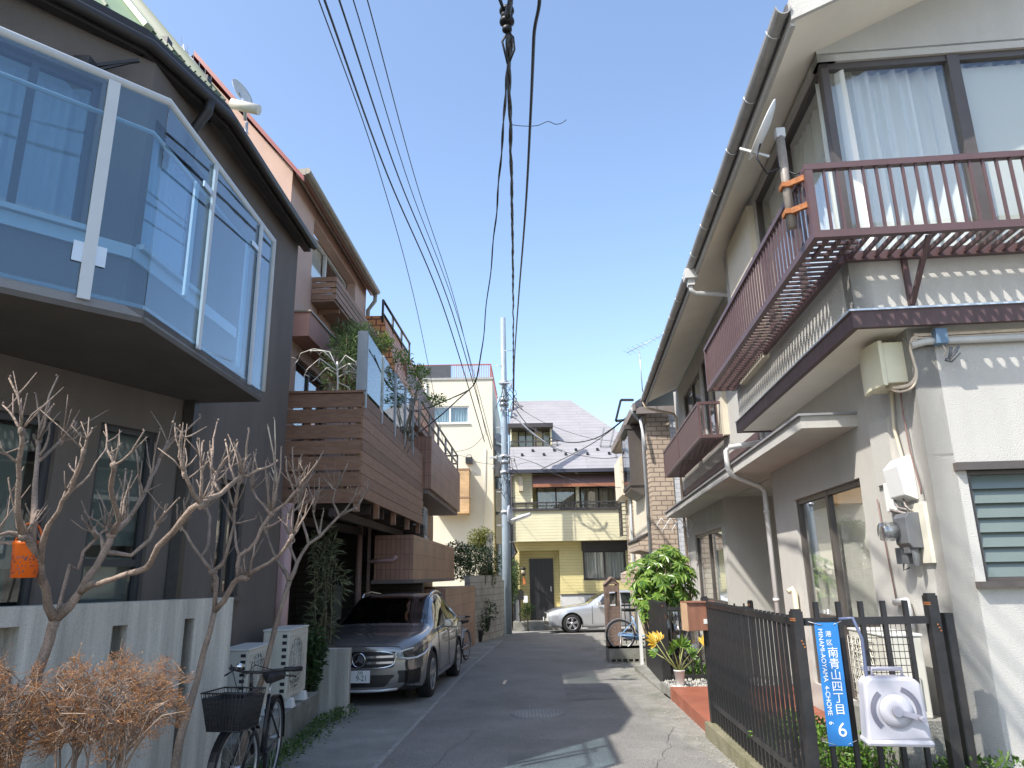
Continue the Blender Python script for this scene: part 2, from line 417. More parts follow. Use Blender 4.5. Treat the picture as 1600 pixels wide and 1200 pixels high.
# ================================================================ window helper
def window(xf, u0, u1, z0, z1, parent, fr=BRONZE, panes=2, curtain=None, glass=None, inset=.05, name='window', sill=None, fw=.05, amp=.035, mid=None, cdz=(0,0)):
    """frame, panes and curtain in wall coordinates (x along, y into the wall)"""
    m = MB(xf); d0, d1 = inset, inset+.06
    m.box(u0, u1, d0, d1, z0, z0+fw); m.box(u0, u1, d0, d1, z1-fw, z1)
    m.box(u0, u0+fw, d0-.002, d1+.002, z0, z1); m.box(u1-fw, u1, d0-.002, d1+.002, z0, z1)
    for k in range(1, panes):
        u = u0+(u1-u0)*k/panes; m.box(u-fw*.55, u+fw*.55, d0-.004, d1+.004, z0+.002, z1-.002)
    if mid is not None: m.box(u0, u1, d0+.004, d1-.004, mid-.03, mid+.03)
    f = m.build(name, fr, parent)
    g = MB(xf); g.box(u0+.01, u1-.01, inset+.028, inset+.034, z0+.01, z1-.01); g.build('pane', glass or GLASSW, f)
    if curtain:
        c = MB(xf); n = max(8, int((u1-u0)/.022)); pts = []; ph = random.random()*6
        for k in range(n+1):
            u = u0+.02+(u1-u0-.04)*k/n
            w = amp*(math.sin(u*52+ph)+.5*math.sin(u*23+ph*2)+.3*math.sin(u*101))
            pts.append((u, w))
        for (a, wa), (b, wb) in zip(pts, pts[1:]):
            y = inset+.16
            c.poly([(a, y+wa*1.25, z0+.01+cdz[0]), (b, y+wb*1.25, z0+.01+cdz[0]), (b, y+wb*.7, z1-.02-cdz[1]), (a, y+wa*.7, z1-.02-cdz[1])], True)
        c.build('curtain', curtain, f)
    if sill: s = MB(xf); s.box(u0-.06, u1+.06, -.07, inset+.01, z0-.05, z0-.004); s.build('sill', sill, f)
    return f

# ================================================================ right white house (local: x = across, y = along the street)
RA = math.radians(5.0); RO = Vector((3.25, 5.60, 0))
RH = thing('white_house', 'two storey white stucco house with brown slatted balconies and long eave along the right side', 'house', RO, -RA)
def RW(t, s, z=0): return RO + Vector((t*math.cos(RA)+s*math.sin(RA), -t*math.sin(RA)+s*math.cos(RA), z))
def RX(t0, s_far): return Matrix(((0,1,0,t0),(-1,0,0,s_far),(0,0,1,0),(0,0,0,1)))      # street faces: x runs towards the camera
def FX(s0, t0=0): return Matrix.Translation((t0, s0, 0))
TE = 8.0; SE = 13.6
m = MB(FX(0)); m.wall(TE, -.4, 3.5, .2, [(.27, 1.45, 1.48, 2.31)]); 
m.xf = RX(0, SE)
m.wall(SE, -.5, 3.5, .2, [(SE-3.67, SE-1.42, .28, 2.45), (SE-8.2, SE-4.62, -.6, 2.96), (SE-11.92, SE-8.56, .25, 2.43)])
m.xf = None
# entrance recess
m.poly([(1.7,8.2,-.5),(1.7,4.62,-.5),(1.7,4.62,2.96),(1.7,8.2,2.96)]); m.poly([(.2,8.2,-.5),(1.7,8.2,-.5),(1.7,8.2,2.96),(.2,8.2,2.96)]); m.poly([(1.7,4.62,-.5),(.2,4.62,-.5),(.2,4.62,2.96),(1.7,4.62,2.96)])
m.poly([(.2,4.62,2.955),(.2,8.2,2.955),(1.7,8.2,2.955),(1.7,4.62,2.955)])
m.poly([(0,SE,-.5),(0,SE,3.5),(TE,SE,3.5),(TE,SE,-.5)])
m.build('lower_wall', WHITE, RH)
# upper storey: jetty nearest the camera, then flush
m = MB(); ss = .42
m.xf = FX(-.1, 0); m.wall(TE, 3.49, 6.12, .16, [(-.42, 2.3, 4.08, 6.03)], u0=-.42)
m.xf = RX(-.42, 4.3); m.wall(4.4, 3.49, 6.12, .16, [(4.3-2.42, 4.4, 4.08, 6.03)])
m.xf = None
m.poly([(-.42,4.3,3.49),(-.42,4.3,6.12),(0,4.3,6.12),(0,4.3,3.49)])
m.xf = RX(0, SE); m.wall(SE-4.3, 3.5, 6.3, .16, [(SE-11.9, SE-9.5, 4.45, 5.85), (SE-9.2, SE-7.5, 3.95, 5.9)])
m.xf = None
m.poly([(0,SE,3.5),(0,SE,6.4),(TE,SE,6.4),(TE,SE,3.5)])
sl = .45; ZE = 5.98
def zr(t): return ZE + sl*(t+.8) if t < 4 else ZE + sl*4.8 - sl*(t-4)
m.poly([(-.42,-.1,6.1),(TE,-.1,6.1),(TE,-.1,zr(TE)+.05),(4,-.1,zr(4)+.05),(-.42,-.1,zr(-.42)+.05)])
m.build('upper_wall', WHITE, RH)
m = MB(); m.poly([(-.42,-.1,3.488),(-.42,4.3,3.488),(0.0,4.3,3.488),(.0,-.1,3.488)]); m.build('jetty_soffit', SOFW, RH)
m = MB(); m.box(-.47,TE,-.15,-.1,3.47,3.61); m.box(-.47,-.42,-.1,4.32,3.47,3.61); m.box(-.47,0,4.3,4.34,3.47,3.61); m.box(-.045,0,4.78,13.0,3.47,3.6)
m.build('belt_course', M('brown belt timber', (.09,.055,.055), .6, .2, 12, streak=.2), RH)
m = MB(); m.box(-.49,TE,-.17,-.1,3.61,3.625); m.box(-.49,-.42,-.1,4.32,3.61,3.625); m.build('flashing', ALU, RH)
# roof with verge and eave
m = MB(); prof = [(-.86,ZE+.02),(4,zr(4)+.02),(8.8,zr(8.8)+.02),(8.8,zr(8.8)+.16),(4,zr(4)+.16),(-.86,ZE+.15)]
m.extr([(t,-.72,z) for t, z in prof], (0,13.75,0))
rf = m.build('roof', MBRICK('dark slate', (.09,.09,.1),(.11,.11,.12),(.04,.04,.04),.3,.2,.006), RH)
m = MB(); m.extr([(-.8,-.70,ZE),(4,-.70,zr(4)),(4,-.70,zr(4)+.015),(-.8,-.70,ZE+.015)], (0,13.7,0)); m.build('soffit', SOFW, rf)
m = MB(); m.extr([(-.84,-.76,ZE-.03),(4,-.76,zr(4)-.03),(4,-.76,zr(4)+.17),(-.84,-.76,ZE+.17)], (0,.04,0)); m.box(-.84,-.80,-.72,13.02,ZE-.06,ZE+.13)
m.build('fascia', WHITE, rf)
m = MB()
gp = []
for k in range(9):
    a = PI*k/8; gp.append((-.90-.065*math.cos(a), ZE+.09-.075*math.sin(a)))
ins = [(-.90-.055*math.cos(PI*k/8), ZE+.09-.065*math.sin(PI*k/8)) for k in range(8,-1,-1)]
m.extr([(t,-.78,z) for t, z in gp+ins], (0,13.85,0))
GUT = M('grey gutter', (.32,.31,.29), .45, .12, 5, dirt=(.15,.14,.13), dirt_amt=.5)
gu = m.build('gutter', GUT, RH)
m = MB()
for k in range(16):
    s = -.5+k*.88; m.tube([(-.90-.07*math.cos(PI*j/8), s, ZE+.09-.08*math.sin(PI*j/8)) for j in range(9)], .006, 4)
m.each('gutter_bracket', ALU, gu)
m = MB(); m.prism([(-1.0,4.32),(-.82,4.32),(-.82,4.52),(-1.0,4.52)], ZE-.12, ZE+.03); m.prism([(-.96,4.36),(-.86,4.36),(-.86,4.48),(-.96,4.48)], ZE-.22, ZE-.12)
m.tube([(-.91,4.42,ZE-.2),(-.91,4.42,ZE-.28),(-.85,4.44,ZE-.33),(-.16,4.5,ZE-.38),(-.08,4.5,ZE-.45),(-.08,4.5,3.42),(-.1,4.5,3.36),(-.55,4.5,3.3),(-.61,4.5,3.25),(-.61,4.5,3.0),(-.58,4.5,2.94),(-.55,4.52,2.9),(-.14,4.72,2.76),(-.08,4.72,2.68),(-.08,4.72,-.3)], .037, 10)
for z in (5.0, 4.0, 2.4, 1.2): m.lathe([(.046,z-.02),(.046,z+.02)], (-.08,4.5 if z>3 else 4.72,0), n=10)
m.build('downpipe', LGREYP, RH)
m = MB(); m.tube([(-.9,12.9,ZE+.02),(-.85,12.95,ZE-.15),(-.12,12.9,ZE-.35),(-.08,12.85,ZE-.5),(-.08,12.85,-.2)], .035, 8); m.build('downpipe', M('cream pipe', (.62,.5,.38), .5, .05), RH)
# canopy over the ground floor
m = MB(); m.prism([(0,1.27),(-.53,1.27),(-.53,12.9),(0,12.9)], 2.93, 3.05); m.build('canopy', WHITE, RH)
m = MB(); m.box(-.56,0,1.24,12.93,3.05,3.072); m.build('canopy_edge', M('grey tin', (.26,.26,.27), .5, .1, 6), RH)
# interior blocks light leaks
m = MB(); m.box(.7,TE-.2,.7,4.4,-.3,3.4); m.box(2.2,TE-.2,4.6,8.2,-.3,3.4); m.box(.7,TE-.2,8.3,SE-.1,-.3,3.4); m.box(.45,TE-.2,.6,SE-.1,3.55,6.2); m.build('room_core', M('dim room', (.3,.28,.25), .9, .05), RH)
# windows
f = window(FX(-.1), -.40, 2.3, 4.08, 6.03, RH, panes=1, curtain=CURT, inset=.03, fw=.06, amp=.045)
m = MB(FX(-.1)); m.box(.70,.80,.015,.12,4.09,6.02); m.build('mullion', BRONZE, f)
m = MB(FX(-.1)); m.box(.83,2.2,.13,.135,4.12,5.95); m.build('blind', CURTG, f)
window(RX(-.42, 4.3), 4.3-2.42, 4.4-.02, 4.08, 6.03, RH, panes=2, curtain=CURT, inset=.03, fw=.05)
m = MB(); m.box(-.5,-.42,2.46,3.75,4.02,6.0); m.build('shutter_box', M('beige shutter panel', (.6,.54,.42), .6, .05), RH)
f = window(RX(0, SE), SE-3.67, SE-1.42, .28, 2.45, RH, panes=2, curtain=None, inset=.04, fw=.06, mid=1.06)
m = MB(); m.box(.14,.145,1.46,2.5,.3,2.42); m.box(.17,.175,2.5,3.6,.3,2.3); m.build('blind', M('beige roller blind', (.74,.68,.58), .8, .05), f)
window(RX(0, SE), SE-11.92, SE-8.56, .25, 2.43, RH, panes=2, curtain=CURTG, inset=.04, fw=.06, mid=1.0)
window(RX(0, SE), SE-11.9, SE-9.5, 4.45, 5.85, RH, panes=2, curtain=CURTG, inset=.03)
window(RX(0, SE), SE-9.2, SE-7.5, 3.95, 5.9, RH, panes=2, curtain=CURTG, inset=.03)
m = MB(); m.box(-.09,0,7.0,7.5,3.95,5.9); m.build('shutter_box', M('beige shutter panel'  , (.6,.54,.42)), RH)
# entrance door in the recess
m = MB(); m.box(1.62,1.7,5.2,6.1,-.1,2.1); m.build('door', BRONZE, RH)
# louvre window on the front wall
J0, J1, JZ0, JZ1 = .27, 1.45, 1.48, 2.31
m = MB(); m.box(J0,J1,.03,.1,JZ0,JZ0+.03); m.box(J0,J1,.03,.1,JZ1-.03,JZ1); m.box(J0,J0+.035,.028,.102,JZ0,JZ1); m.box(J1-.035,J1,.028,.102,JZ0,JZ1)
m.box(J0-.09,J1+.05,-.06,.03,JZ1,JZ1+.06); m.box(J0-.08,J1+.05,-.07,.03,JZ0-.045,JZ0)
jf = m.build('louvre_window', BRONZE, RH)
for k in range(7):
    z0 = JZ0+.03+k*(JZ1-JZ0-.06)/7; z1 = z0+(JZ1-JZ0-.06)/7*1.06
    m = MB(); m.extr([(J0+.036,.028,z0),(J1-.036,.028,z0),(J1-.036,.066,z1),(J0+.036,.066,z1)], (0,.006,.002))
    m.build('louvre', M('frosted green glass', (.14,.17,.15), .22, .06, 3, spec=.8), jf)
m = MB(); m.box(J0,J1,.12,.13,JZ0,JZ1); m.build('window_back', DARKIN, jf)
# balconies
def baluster_mesh():
    m = MB(); m.box(-.009,.009,-.012,.012,0,.58); return m
BZ0, BZ1, BT, BS = 4.06, 4.70, -.85, -.62
FE = 2.6
m = MB(); m.box(BT,BT+.05,BS,4.22,BZ0,BZ0+.06); m.box(BT+.05,FE,BS,BS+.05,BZ0,BZ0+.06); m.box(-.5,-.45,-.12,4.22,BZ0-.01,BZ0+.07); m.box(-.45,FE,-.17,-.12,BZ0-.01,BZ0+.07); m.box(BT+.05,-.45,4.16,4.22,BZ0,BZ0+.06)
bal = m.build('balcony', BROWNM, RH)
m = MB()
k = 0
s = BS+.1
while s < 4.15: m.box(BT+.05,-.5 if s > -.15 else -.45,s-.016,s+.016,BZ0+.02,BZ0+.04); s += .1
t = BT+.13
while t < FE: m.box(t-.014,t+.014,BS+.05,-.17,BZ0+.008,BZ0+.04); t += .1
m.build('floor_slats', BROWNM, bal)
m = MB(); m.box(BT,BT+.055,BS,4.22,BZ1-.05,BZ1); m.box(BT+.055,FE,BS,BS+.055,BZ1-.05,BZ1); m.box(BT+.055,-.42,4.165,4.22,BZ1-.05,BZ1)
m.box(BT+.002,BT+.058,BS+.002,BS+.058,BZ0+.06,BZ1-.05); m.box(BT+.002,BT+.053,4.167,4.218,BZ0+.06,BZ1-.05)
m.build('handrail', BROWNM, bal)
b0 = baluster_mesh().build('baluster', BROWNM, bal); b0.location = (BT+.027, BS+.15, BZ0+.06)
s = BS+.25
while s < 4.12:
    c = b0.copy(); COL.objects.link(c); c.location = (BT+.027, s, BZ0+.06); s += .1
t = BT+.15
while t < FE:
    c = b0.copy(); COL.objects.link(c); c.location = (t, BS+.027, BZ0+.06); t += .1
for (t0, s0) in ((.02,-.1),(1.9,-.1)):
    m = MB(); m.bar((t0,-.12,3.64),(t0,-.12,4.05),.04); m.bar((t0,-.14,3.66),(t0,BS+.06,4.05),.035); m.build('bracket', BROWNM, bal)
# second balcony further along
for s0, s1 in ((7.15,10.0),(10.03,12.7)):
    z0, z1, t0 = 3.93, 4.60, -.5
    m = MB(); m.box(t0,t0+.05,s0,s1,z0,z0+.06); m.box(t0+.05,0,s0,s0+.05,z0,z0+.06); m.box(t0+.05,0,s1-.05,s1,z0,z0+.06); m.box(t0,t0+.05,s0,s1,z1-.05,z1); m.box(t0+.05,0,s0,s0+.05,z1-.05,z1)
    m.box(t0,t0+.05,s0,s0+.05,z0+.06,z1-.05); m.box(t0,t0+.05,s1-.05,s1,z0+.06,z1-.05)
    b2 = m.build('balcony', BROWNM, RH)
    m = MB(); s = s0+.1
    while s < s1: m.box(t0+.05,-.02,s-.02,s+.02,z0+.01,z0+.05); s += .1
    m.build('floor_slats', BROWNM, b2)
    m = MB(); s = s0+.1
    while s < s1-.05: m.box(t0+.012,t0+.034,s-.03,s+.03,z0+.06,z1-.05); s += .09
    for t in (-.4,-.28,-.16,-.04): m.box(t-.011,t+.011,s0+.012,s0+.034,z0+.06,z1-.05)
    m.build('balustrade', BROWNM, b2)

# ---------------------------------------------------------------- repairs, cracks and grit on the road
PATCH = M('darker asphalt patch', (.172,.166,.153), .88, .2, 2.0, .8, 80, dirt=(.215,.205,.185), dirt_amt=.6, fine=.45)
def patch(pts, name='road_patch', mat=None, dz=.012):
    m = MB(); m.poly([(x, y, G(y)+dz) for x, y in pts]); o = m.build(name, mat or PATCH); o['kind'] = 'structure'
patch([(-.15,-2),(.62,-2),(.66,8.3),(-.1,8.6)]); patch([(.72,11.2),(1.55,11.3),(1.62,12.6),(.76,12.5)])
rq = random.Random(5)
for (x, y, n_, ax_, ay_) in ((-.9,6.2,26,.02,.11),(.95,6.5,22,.035,.12),(.3,9.5,20,-.03,.13),(-.7,11,22,.05,.12)):
    p = []; 
    for k in range(n_): p.append((x, y)); x += ax_+rq.gauss(0,.022); y += ay_
    ribbon(p, .005, .0145, 'road_crack', M('crack shade', (.115,.108,.098), .95, .2, 20))
m = MB()
for k in range(2600):
    y = 5+rq.random()**1.6*16; side = rq.random()
    x = (1.78+.028*y+rq.gauss(0,.13)) if side < .7 else (-1.38+.03*y-abs(rq.gauss(0,.12)))
    s = rq.uniform(.004,.013); z = G(y)+.012; a = rq.uniform(0,6.28); c_, s_ = math.cos(a)*s, math.sin(a)*s
    i = [m.pt(q) for q in ((x-c_,y-s_,z),(x+s_,y-c_,z),(x+c_*.8,y+s_*.9,z),(x-s_,y+c_,z),(x,y,z+s*.7))]
    for q in ((0,1,4),(1,2,4),(2,3,4),(3,0,4)): m.face([i[j] for j in q])
tag(m.build('grit', M('pale grit', (.3,.27,.22), .9, .3, 40)), 'loose grit and small stones along both edges of the asphalt', 'grit', None, 'stuff')
# ================================================================ fittings on the white house
def rbox(name, label, cat, t0, t1, s0, s1, z0, z1, mat, bevel=.01, group=None):
    """thing in white-house coordinates"""
    o = thing(name, label, cat, RW((t0+t1)/2, (s0+s1)/2, z0), -RA, group)
    return o, (t0+t1)/2, (s0+s1)/2, z0
def WPX(u, v, t0=0.0): return pl(u, v, RW(t0, 0), 5.0)
def LOC(q):
    d = Vector(q)-RO; return (d.x*math.cos(RA)-d.y*math.sin(RA), d.x*math.sin(RA)+d.y*math.cos(RA), q[2])
# cream cabinet under the jetty
s0 = .08; s1 = .50; z0, z1 = 3.06, 3.42
o, ct, cs, cz = rbox('utility_cabinet', 'cream steel cabinet with sloped lid fixed high on the white wall under the overhang', 'cabinet', -.34, 0, s0, s1, z0, z1, CREAMP)
m = MB(); m.extr([(.0,-.20,.0),(.0,-.20,.35),(.17,-.20,.35),(.17,-.20,.0)], (0,.40,0)); m.build('box', CREAMP, o, .008)
m = MB(); m.extr([(-.035+.028*math.sin(PI*k/6)*-1,-.21+.42*k/6,-.02) for k in range(7)]+[(.001,.21,-.02),(.001,-.21,-.02)], (0,0,.385)); m.build('lid', CREAMP, o, .006)
def conduit(name, label, path, r, mat, cat='conduit'):
    m = MB(); m.tube([RW(*p) for p in path], r, 7)
    return tag(m.build(name, mat), label, cat)
conduit('conduit', 'beige conduit running from the cream cabinet down to the white meter boxes', [(-.04,.34,3.06),(-.035,.42,2.75),(-.035,.36,2.5),(-.035,.34,2.45)], .016, M('beige conduit', (.55,.48,.36), .6, .1))
conduit('cable', 'brown cable hanging from the cream cabinet along the wall corner', [(-.03,.2,3.06),(-.03,.22,2.8),(-.03,.2,2.5),(-.03,.13,2.2),(-.035,.12,2.15)], .007, M('brown cable', (.2,.12,.1), .6, .1), 'cable')
conduit('cable', 'thin pinkish cable running down the wall left of the meter', [(-.02,1.02,2.2),(-.02,1.0,1.9),(-.02,.93,1.3)], .006, M('brown cable', (.2,.12,.1)), 'cable')
# cable bundle under the belt course on the front
m = MB()
for dz, r in ((3.43,.012),(3.405,.01),(3.44,.008)):
    e = (dz-3.405)*1.2; m.tube(spline([RW(2.6,-.03,dz), RW(.3,-.03,dz-.01), RW(.06,-.03,dz-.02), RW(.0,-.025,dz-.1), RW(.01,-.02,3.2), RW(.015,-.02,3.08+e), RW(-.03,.0,2.99+e), RW(-.1,.08,2.98+e), RW(-.14,.2,3.05)], 6), r, 6)
tag(m.build('cable_bundle', M('tan cable', (.6,.5,.38), .6, .15, 14)), 'bundle of tan cables under the brown belt course beside the cream cabinet', 'cables')
m = MB(); m.tube([RW(2.6,-.045,3.36), RW(.12,-.045,3.36), RW(.0,-.04,3.33)], .03, 8); tag(m.build('conduit', M('grey conduit', (.5,.49,.45), .6, .1)), 'thick grey conduit along the top of the front white wall', 'conduit')
# small blue box with dangling lamp bracket
o = thing('junction_box', 'small blue grey junction box with black dangling plugs under the belt course', 'junction box', RW(.22,-.06,3.30), -RA)
m = MB(); m.box(-.045,.045,-.05,.03,.02,.15); m.build('box', M('blue grey plastic', (.12,.19,.27), .5, .05), o, .006)
m = MB(); m.tube([(0,-.02,.02),(.02,-.03,-.04),(-.01,-.03,-.09)], .006, 5); m.build('cable', M('tan cable', (.6,.5,.38)), o)
m = MB(); m.tube([(0,-.03,-.11),(.03,-.05,-.13),(.09,-.08,-.07)], .016, 6); m.tube([(.02,-.05,-.13),(.09,-.09,-.02)], .012, 6); m.tube([(.02,-.05,-.12),(.04,-.07,-.02)], .012, 6); m.build('plug', GREYP, o)
# meter group, on the street face
def wp(u, v): q = LOC(WPX(u, v)); return q
o = thing('meter_box', 'white plastic meter box with angled face high above the electric meter', 'meter box', RW(0, .38, 2.1), -RA)
m = MB(); m.extr([(-.0,-.13,.02),(-.10,-.13,.06),(-.13,-.13,.30),(-.05,-.13,.38),(0,-.13,.38)], (0,.30,0)); m.build('cover', WHITEP, o, .008)
o = thing('meter_box', 'small flat white box left of the angled meter box', 'meter box', RW(0, .66, 2.06), -RA)
m = MB(); m.box(-.06,0,-.09,.1,0,.25); m.build('cover', WHITEP, o, .008); 
m = MB(); m.box(-.03,0,-.1,.3,.25,.82); tag(m.build('wall_plate', WHITE), None, None).parent = o
o = thing('electric_meter', 'grey electric meter with clear cap on a cream board at the wall corner', 'meter', RW(0, .3, 1.62), -RA)
m = MB(); m.box(-.03,0,-.17,.13,0,.47); m.build('board', M('cream board', (.66,.63,.52), .6, .06), o, .004)
m = MB(); m.extr([(-.11,-.07,.12),(-.14,-.07,.16),(-.14,-.07,.36),(-.11,-.07,.40),(-.03,-.07,.40),(-.03,-.07,.12)], (0,.24,0)); m.box(-.12,-.03,.0,.1,.08,.14); m.build('body', GREYP, o, .006)
m = MB(); m.lathe([(.001,-.275),(.07,-.27),(.078,-.25),(.078,-.15),(.06,-.13)], (0,.12,.26), 'x', 18); m.xf = None; m.build('cap', MGLASS('clear plastic', (.7,.72,.72), .2), o)
m = MB(); m.lathe([(.055,-.22),(.055,-.14),(.03,-.14)], (0,.12,.26), 'x', 16); m.build('dial', M('meter dial', (.3,.3,.3), .5, .3, 30), o)
m = MB(); m.box(-.12,-.03,.14,.26,.0,.13); m.tube([(-.08,-.02,.12),(-.08,-.02,-.02)], .028, 8); m.tube([(-.09,.2,.02),(-.1,.2,-.05),(-.06,.17,-.03)], .008, 6); m.build('terminal', GREYP, o, .004)
m = MB(); m.tube([(-.05,-.02,.4),(-.07,.05,.46),(-.06,.1,.52)], .008, 6); m.tube([(-.05,.02,.42),(-.07,.2,.46),(-.06,.28,.55)], .009, 6); m.tube([(-.05,.1,.4),(-.09,.3,.45),(-.05,.36,.44)], .012, 6); m.build('wiring', M('mixed wire', (.25,.22,.2), .6, .5, 40), o)
# dish on the balcony corner
P0 = RW(-.97, -.28, 0)
o = thing('satellite_dish', 'white satellite dish seen edge on, on a grey pole clamped to the brown balcony corner', 'satellite dish', RW(-.93, -.45, 4.28), -RA)
m = MB(); m.tube([(-.02,.0,-.05),(-.02,.0,.78)], .035, 10); m.build('mast', M('dull grey pole', (.24,.21,.18), .5, .2, 12), o)
m = MB()
for z in (.08,.32): m = MB(); m.box(-.07,.03,-.05,.05,z-.02,z+.025); m.bar((-.02,-.04,z),(.12,-.12,z+.02),.03,.05); m.build('clamp', RUST, o, .004)
m = MB(); D = Vector((-.88,.05,.47)).normalized()
prof = [(.0,0),(.1,.005),(.2,.02),(.25,.034),(.255,.038),(.255,.032),(.2,.01),(.1,-.006),(0,-.012)]
q = D.to_track_quat('Z','Y'); m.xf = Matrix.Translation((-.12,.02,.86)) @ q.to_matrix().to_4x4() @ Matrix.Diagonal((1,1,1,1)); m.lathe(prof, n=30, caps=False); m.build('reflector', WHITEP, o)
m = MB(); m.box(-.055,.02,-.03,.03,.77,.86); m.build('bracket', LGREYP, o, .006)
m = MB(); a = Vector((-.12,.02,.62)); m.bar(a, a+D*.26+Vector((0,0,-.02)), .02); m.build('feed_arm', LGREYP, o)
m = MB(); m.tube([(-.2,-.05,.7),(-.26,-.1,.55),(-.18,-.06,.42),(-.05,0,.5),(.05,-.02,.42),(.14,-.12,.4)], .008, 6); m.build('cable', CABLE, o)

# ================================================================ black fence
FC = Vector((1.93, 5.2, 0)); FF = Vector((2.10, 8.35, 0)); FR = zat(1458, 968, 1.24); FR.z = 0
def picket_fence(name, label, A, B, z0, z1, rails, sp, post0=True, post1=True, ph=.1, pw=.022, group=None, board=False):
    o = wthing(name, label, 'fence', (A.x, A.y, G(A.y)), group)
    d = (B-A); L = d.length; d.normalize()
    m = MB()
    for z in rails: m = MB(); m.bar(A+Vector((0,0,z)), B+Vector((0,0,z)), .028, .05); m.build('rail', BLACKM, o)
    n = int(L/sp)
    if n:
        m = MB(); p = A+d*(sp*.6); w = pw/2; m.box(p.x-w,p.x+w,p.y-w,p.y+w,z0,z1); b0 = m.build('picket', BLACKM, o)
        for k in range(1, n):
            c = b0.copy(); COL.objects.link(c); c.location = b0.location + d*sp*k
    for flag, p in ((post0, A), (post1, B)):
        if flag:
            m = MB(); m.box(p.x-.035,p.x+.035,p.y-.035,p.y+.035,G(p.y)-.05,z1+.03); m.box(p.x-.028,p.x+.028,p.y-.028,p.y+.028,z1+.03,z1+.045); q = m.build('post', BLACKM, o)
            m = MB(); rr = random.Random(3)
            for j in range(5): m.box(p.x-.036-.0015,p.x-.02,p.y-.0365-.002,p.y+.02,z1-.02-j*.012,z1-.012-j*.012) if j<2 else m.lathe([(.006,0),(.006,-.004)], (p.x-.01+.008*j, p.y-.036, z1-.12-.02*j), 'y', 8)
            m.build('rust_spot', RUST, q)
    return o
f1 = picket_fence('picket_fence', 'black steel picket fence along the kerb, its pickets seen nearly end on', FC, FF, .04, 1.28, (1.24, .22), .118)
f2 = picket_fence('picket_fence', 'black steel picket fence carrying the blue address sign and hose reel', FC+Vector((.05,0,0)), FR, .04, 1.37, (1.24, .2), .155, post0=False, pw=.03)
m = MB(); p = FR+Vector((.12,.05,0)); m.box(p.x-.025,p.x+.035,p.y-.03,p.y+.03,-.1,1.28); m.build('post', BLACKM, f2)
m = MB(); A = FC+Vector((.04,0,0)); m.prism([(FC.x-.09,4.2),(FC.x+.09,4.2),(FF.x+.09,8.42),(FF.x-.09,8.42)], -.3, .03); 
tag(m.build('kerb', M('mossy concrete', (.2,.185,.12), .95, .3, 5, .7, 50, dirt=(.12,.115,.05), dirt_amt=.8, fine=.3)), None, None, kind='structure')
m = MB(); m.prism([(FC.x+.1,4.2),(8,4.0),(8,6.5),(3.6,5.6),(3.9,9.0),(FF.x+.1,8.42)], -.3, -.02); tag(m.build('garden_soil', SOIL), None, None, kind='structure')
# address sign
A1 = at(1286, 973, 5.13); B1 = at(1312, 1168, 5.10)
o = thing('address_sign', 'tall blue address plate with white lettering wired to the black fence', 'sign', (A1.x+.02, 5.135, B1.z), math.radians(-4))
SH = A1.z-B1.z; SW = .155
BLUE = M('blue enamel', (.025,.19,.5), .35, .06, 3, dirt=(.05,.24,.52), dirt_amt=.4)
m = MB(); m.box(-SW/2,SW/2,-.004,.004,0,SH); m.build('plate', BLUE, o, .003)
LET = M('white lettering', (.78,.8,.8), .5, .03)
def text(s, parent, size, loc, rot, mat, name='lettering', ext=.0008, sx=1.0, align='CENTER', col=False):
    cu = bpy.data.curves.new('lettering', 'FONT'); cu.body = s; cu.size = size; cu.align_x = align; cu.align_y = 'CENTER'; cu.extrude = ext
    if col: cu.space_line = 1.0
    ob = bpy.data.objects.new('tmp', cu); COL.objects.link(ob)
    dg = bpy.context.evaluated_depsgraph_get(); dg.update(); me = bpy.data.meshes.new_from_object(ob.evaluated_get(dg))
    bpy.data.objects.remove(ob); me.materials.clear(); me.materials.append(mat)
    t = bpy.data.objects.new(name, me); COL.objects.link(t); t.parent = parent; t.location = loc; t.rotation_euler = rot; t.scale = (sx, 1, 1)
    return t
PL = [c for c in o.children][0]
def vertical(chars, x, ztop, step, size):
    for k, ch in enumerate(chars): text(ch, PL, size, (x, -.0055, ztop-step*k), (PI/2,0,0), LET)
vertical('港区', .006, SH-.075, .055, .040)
vertical('南青山四丁目', .022, SH-.195, .0705, .072)
text('6', PL, .12, (.02,-.0055,.095), (PI/2,0,0), LET)
text('MINAMI-AOYAMA  4-CHOME   6', PL, .042, (-.046,-.0055,SH*.56), (PI/2, PI/2, 0), LET)
m = MB()
for z in (.012, SH-.012):
    m.tube([(-SW/2-.04,-.006,z+.02),(-SW/2+.03,-.008,z),(-SW/2+.05,-.004,z-.004)], .0025, 4); m.tube([(SW/2-.03,-.008,z),(SW/2+.03,.01,z+.02)], .0025, 4)
m.build('tie_wire', GALV, o)
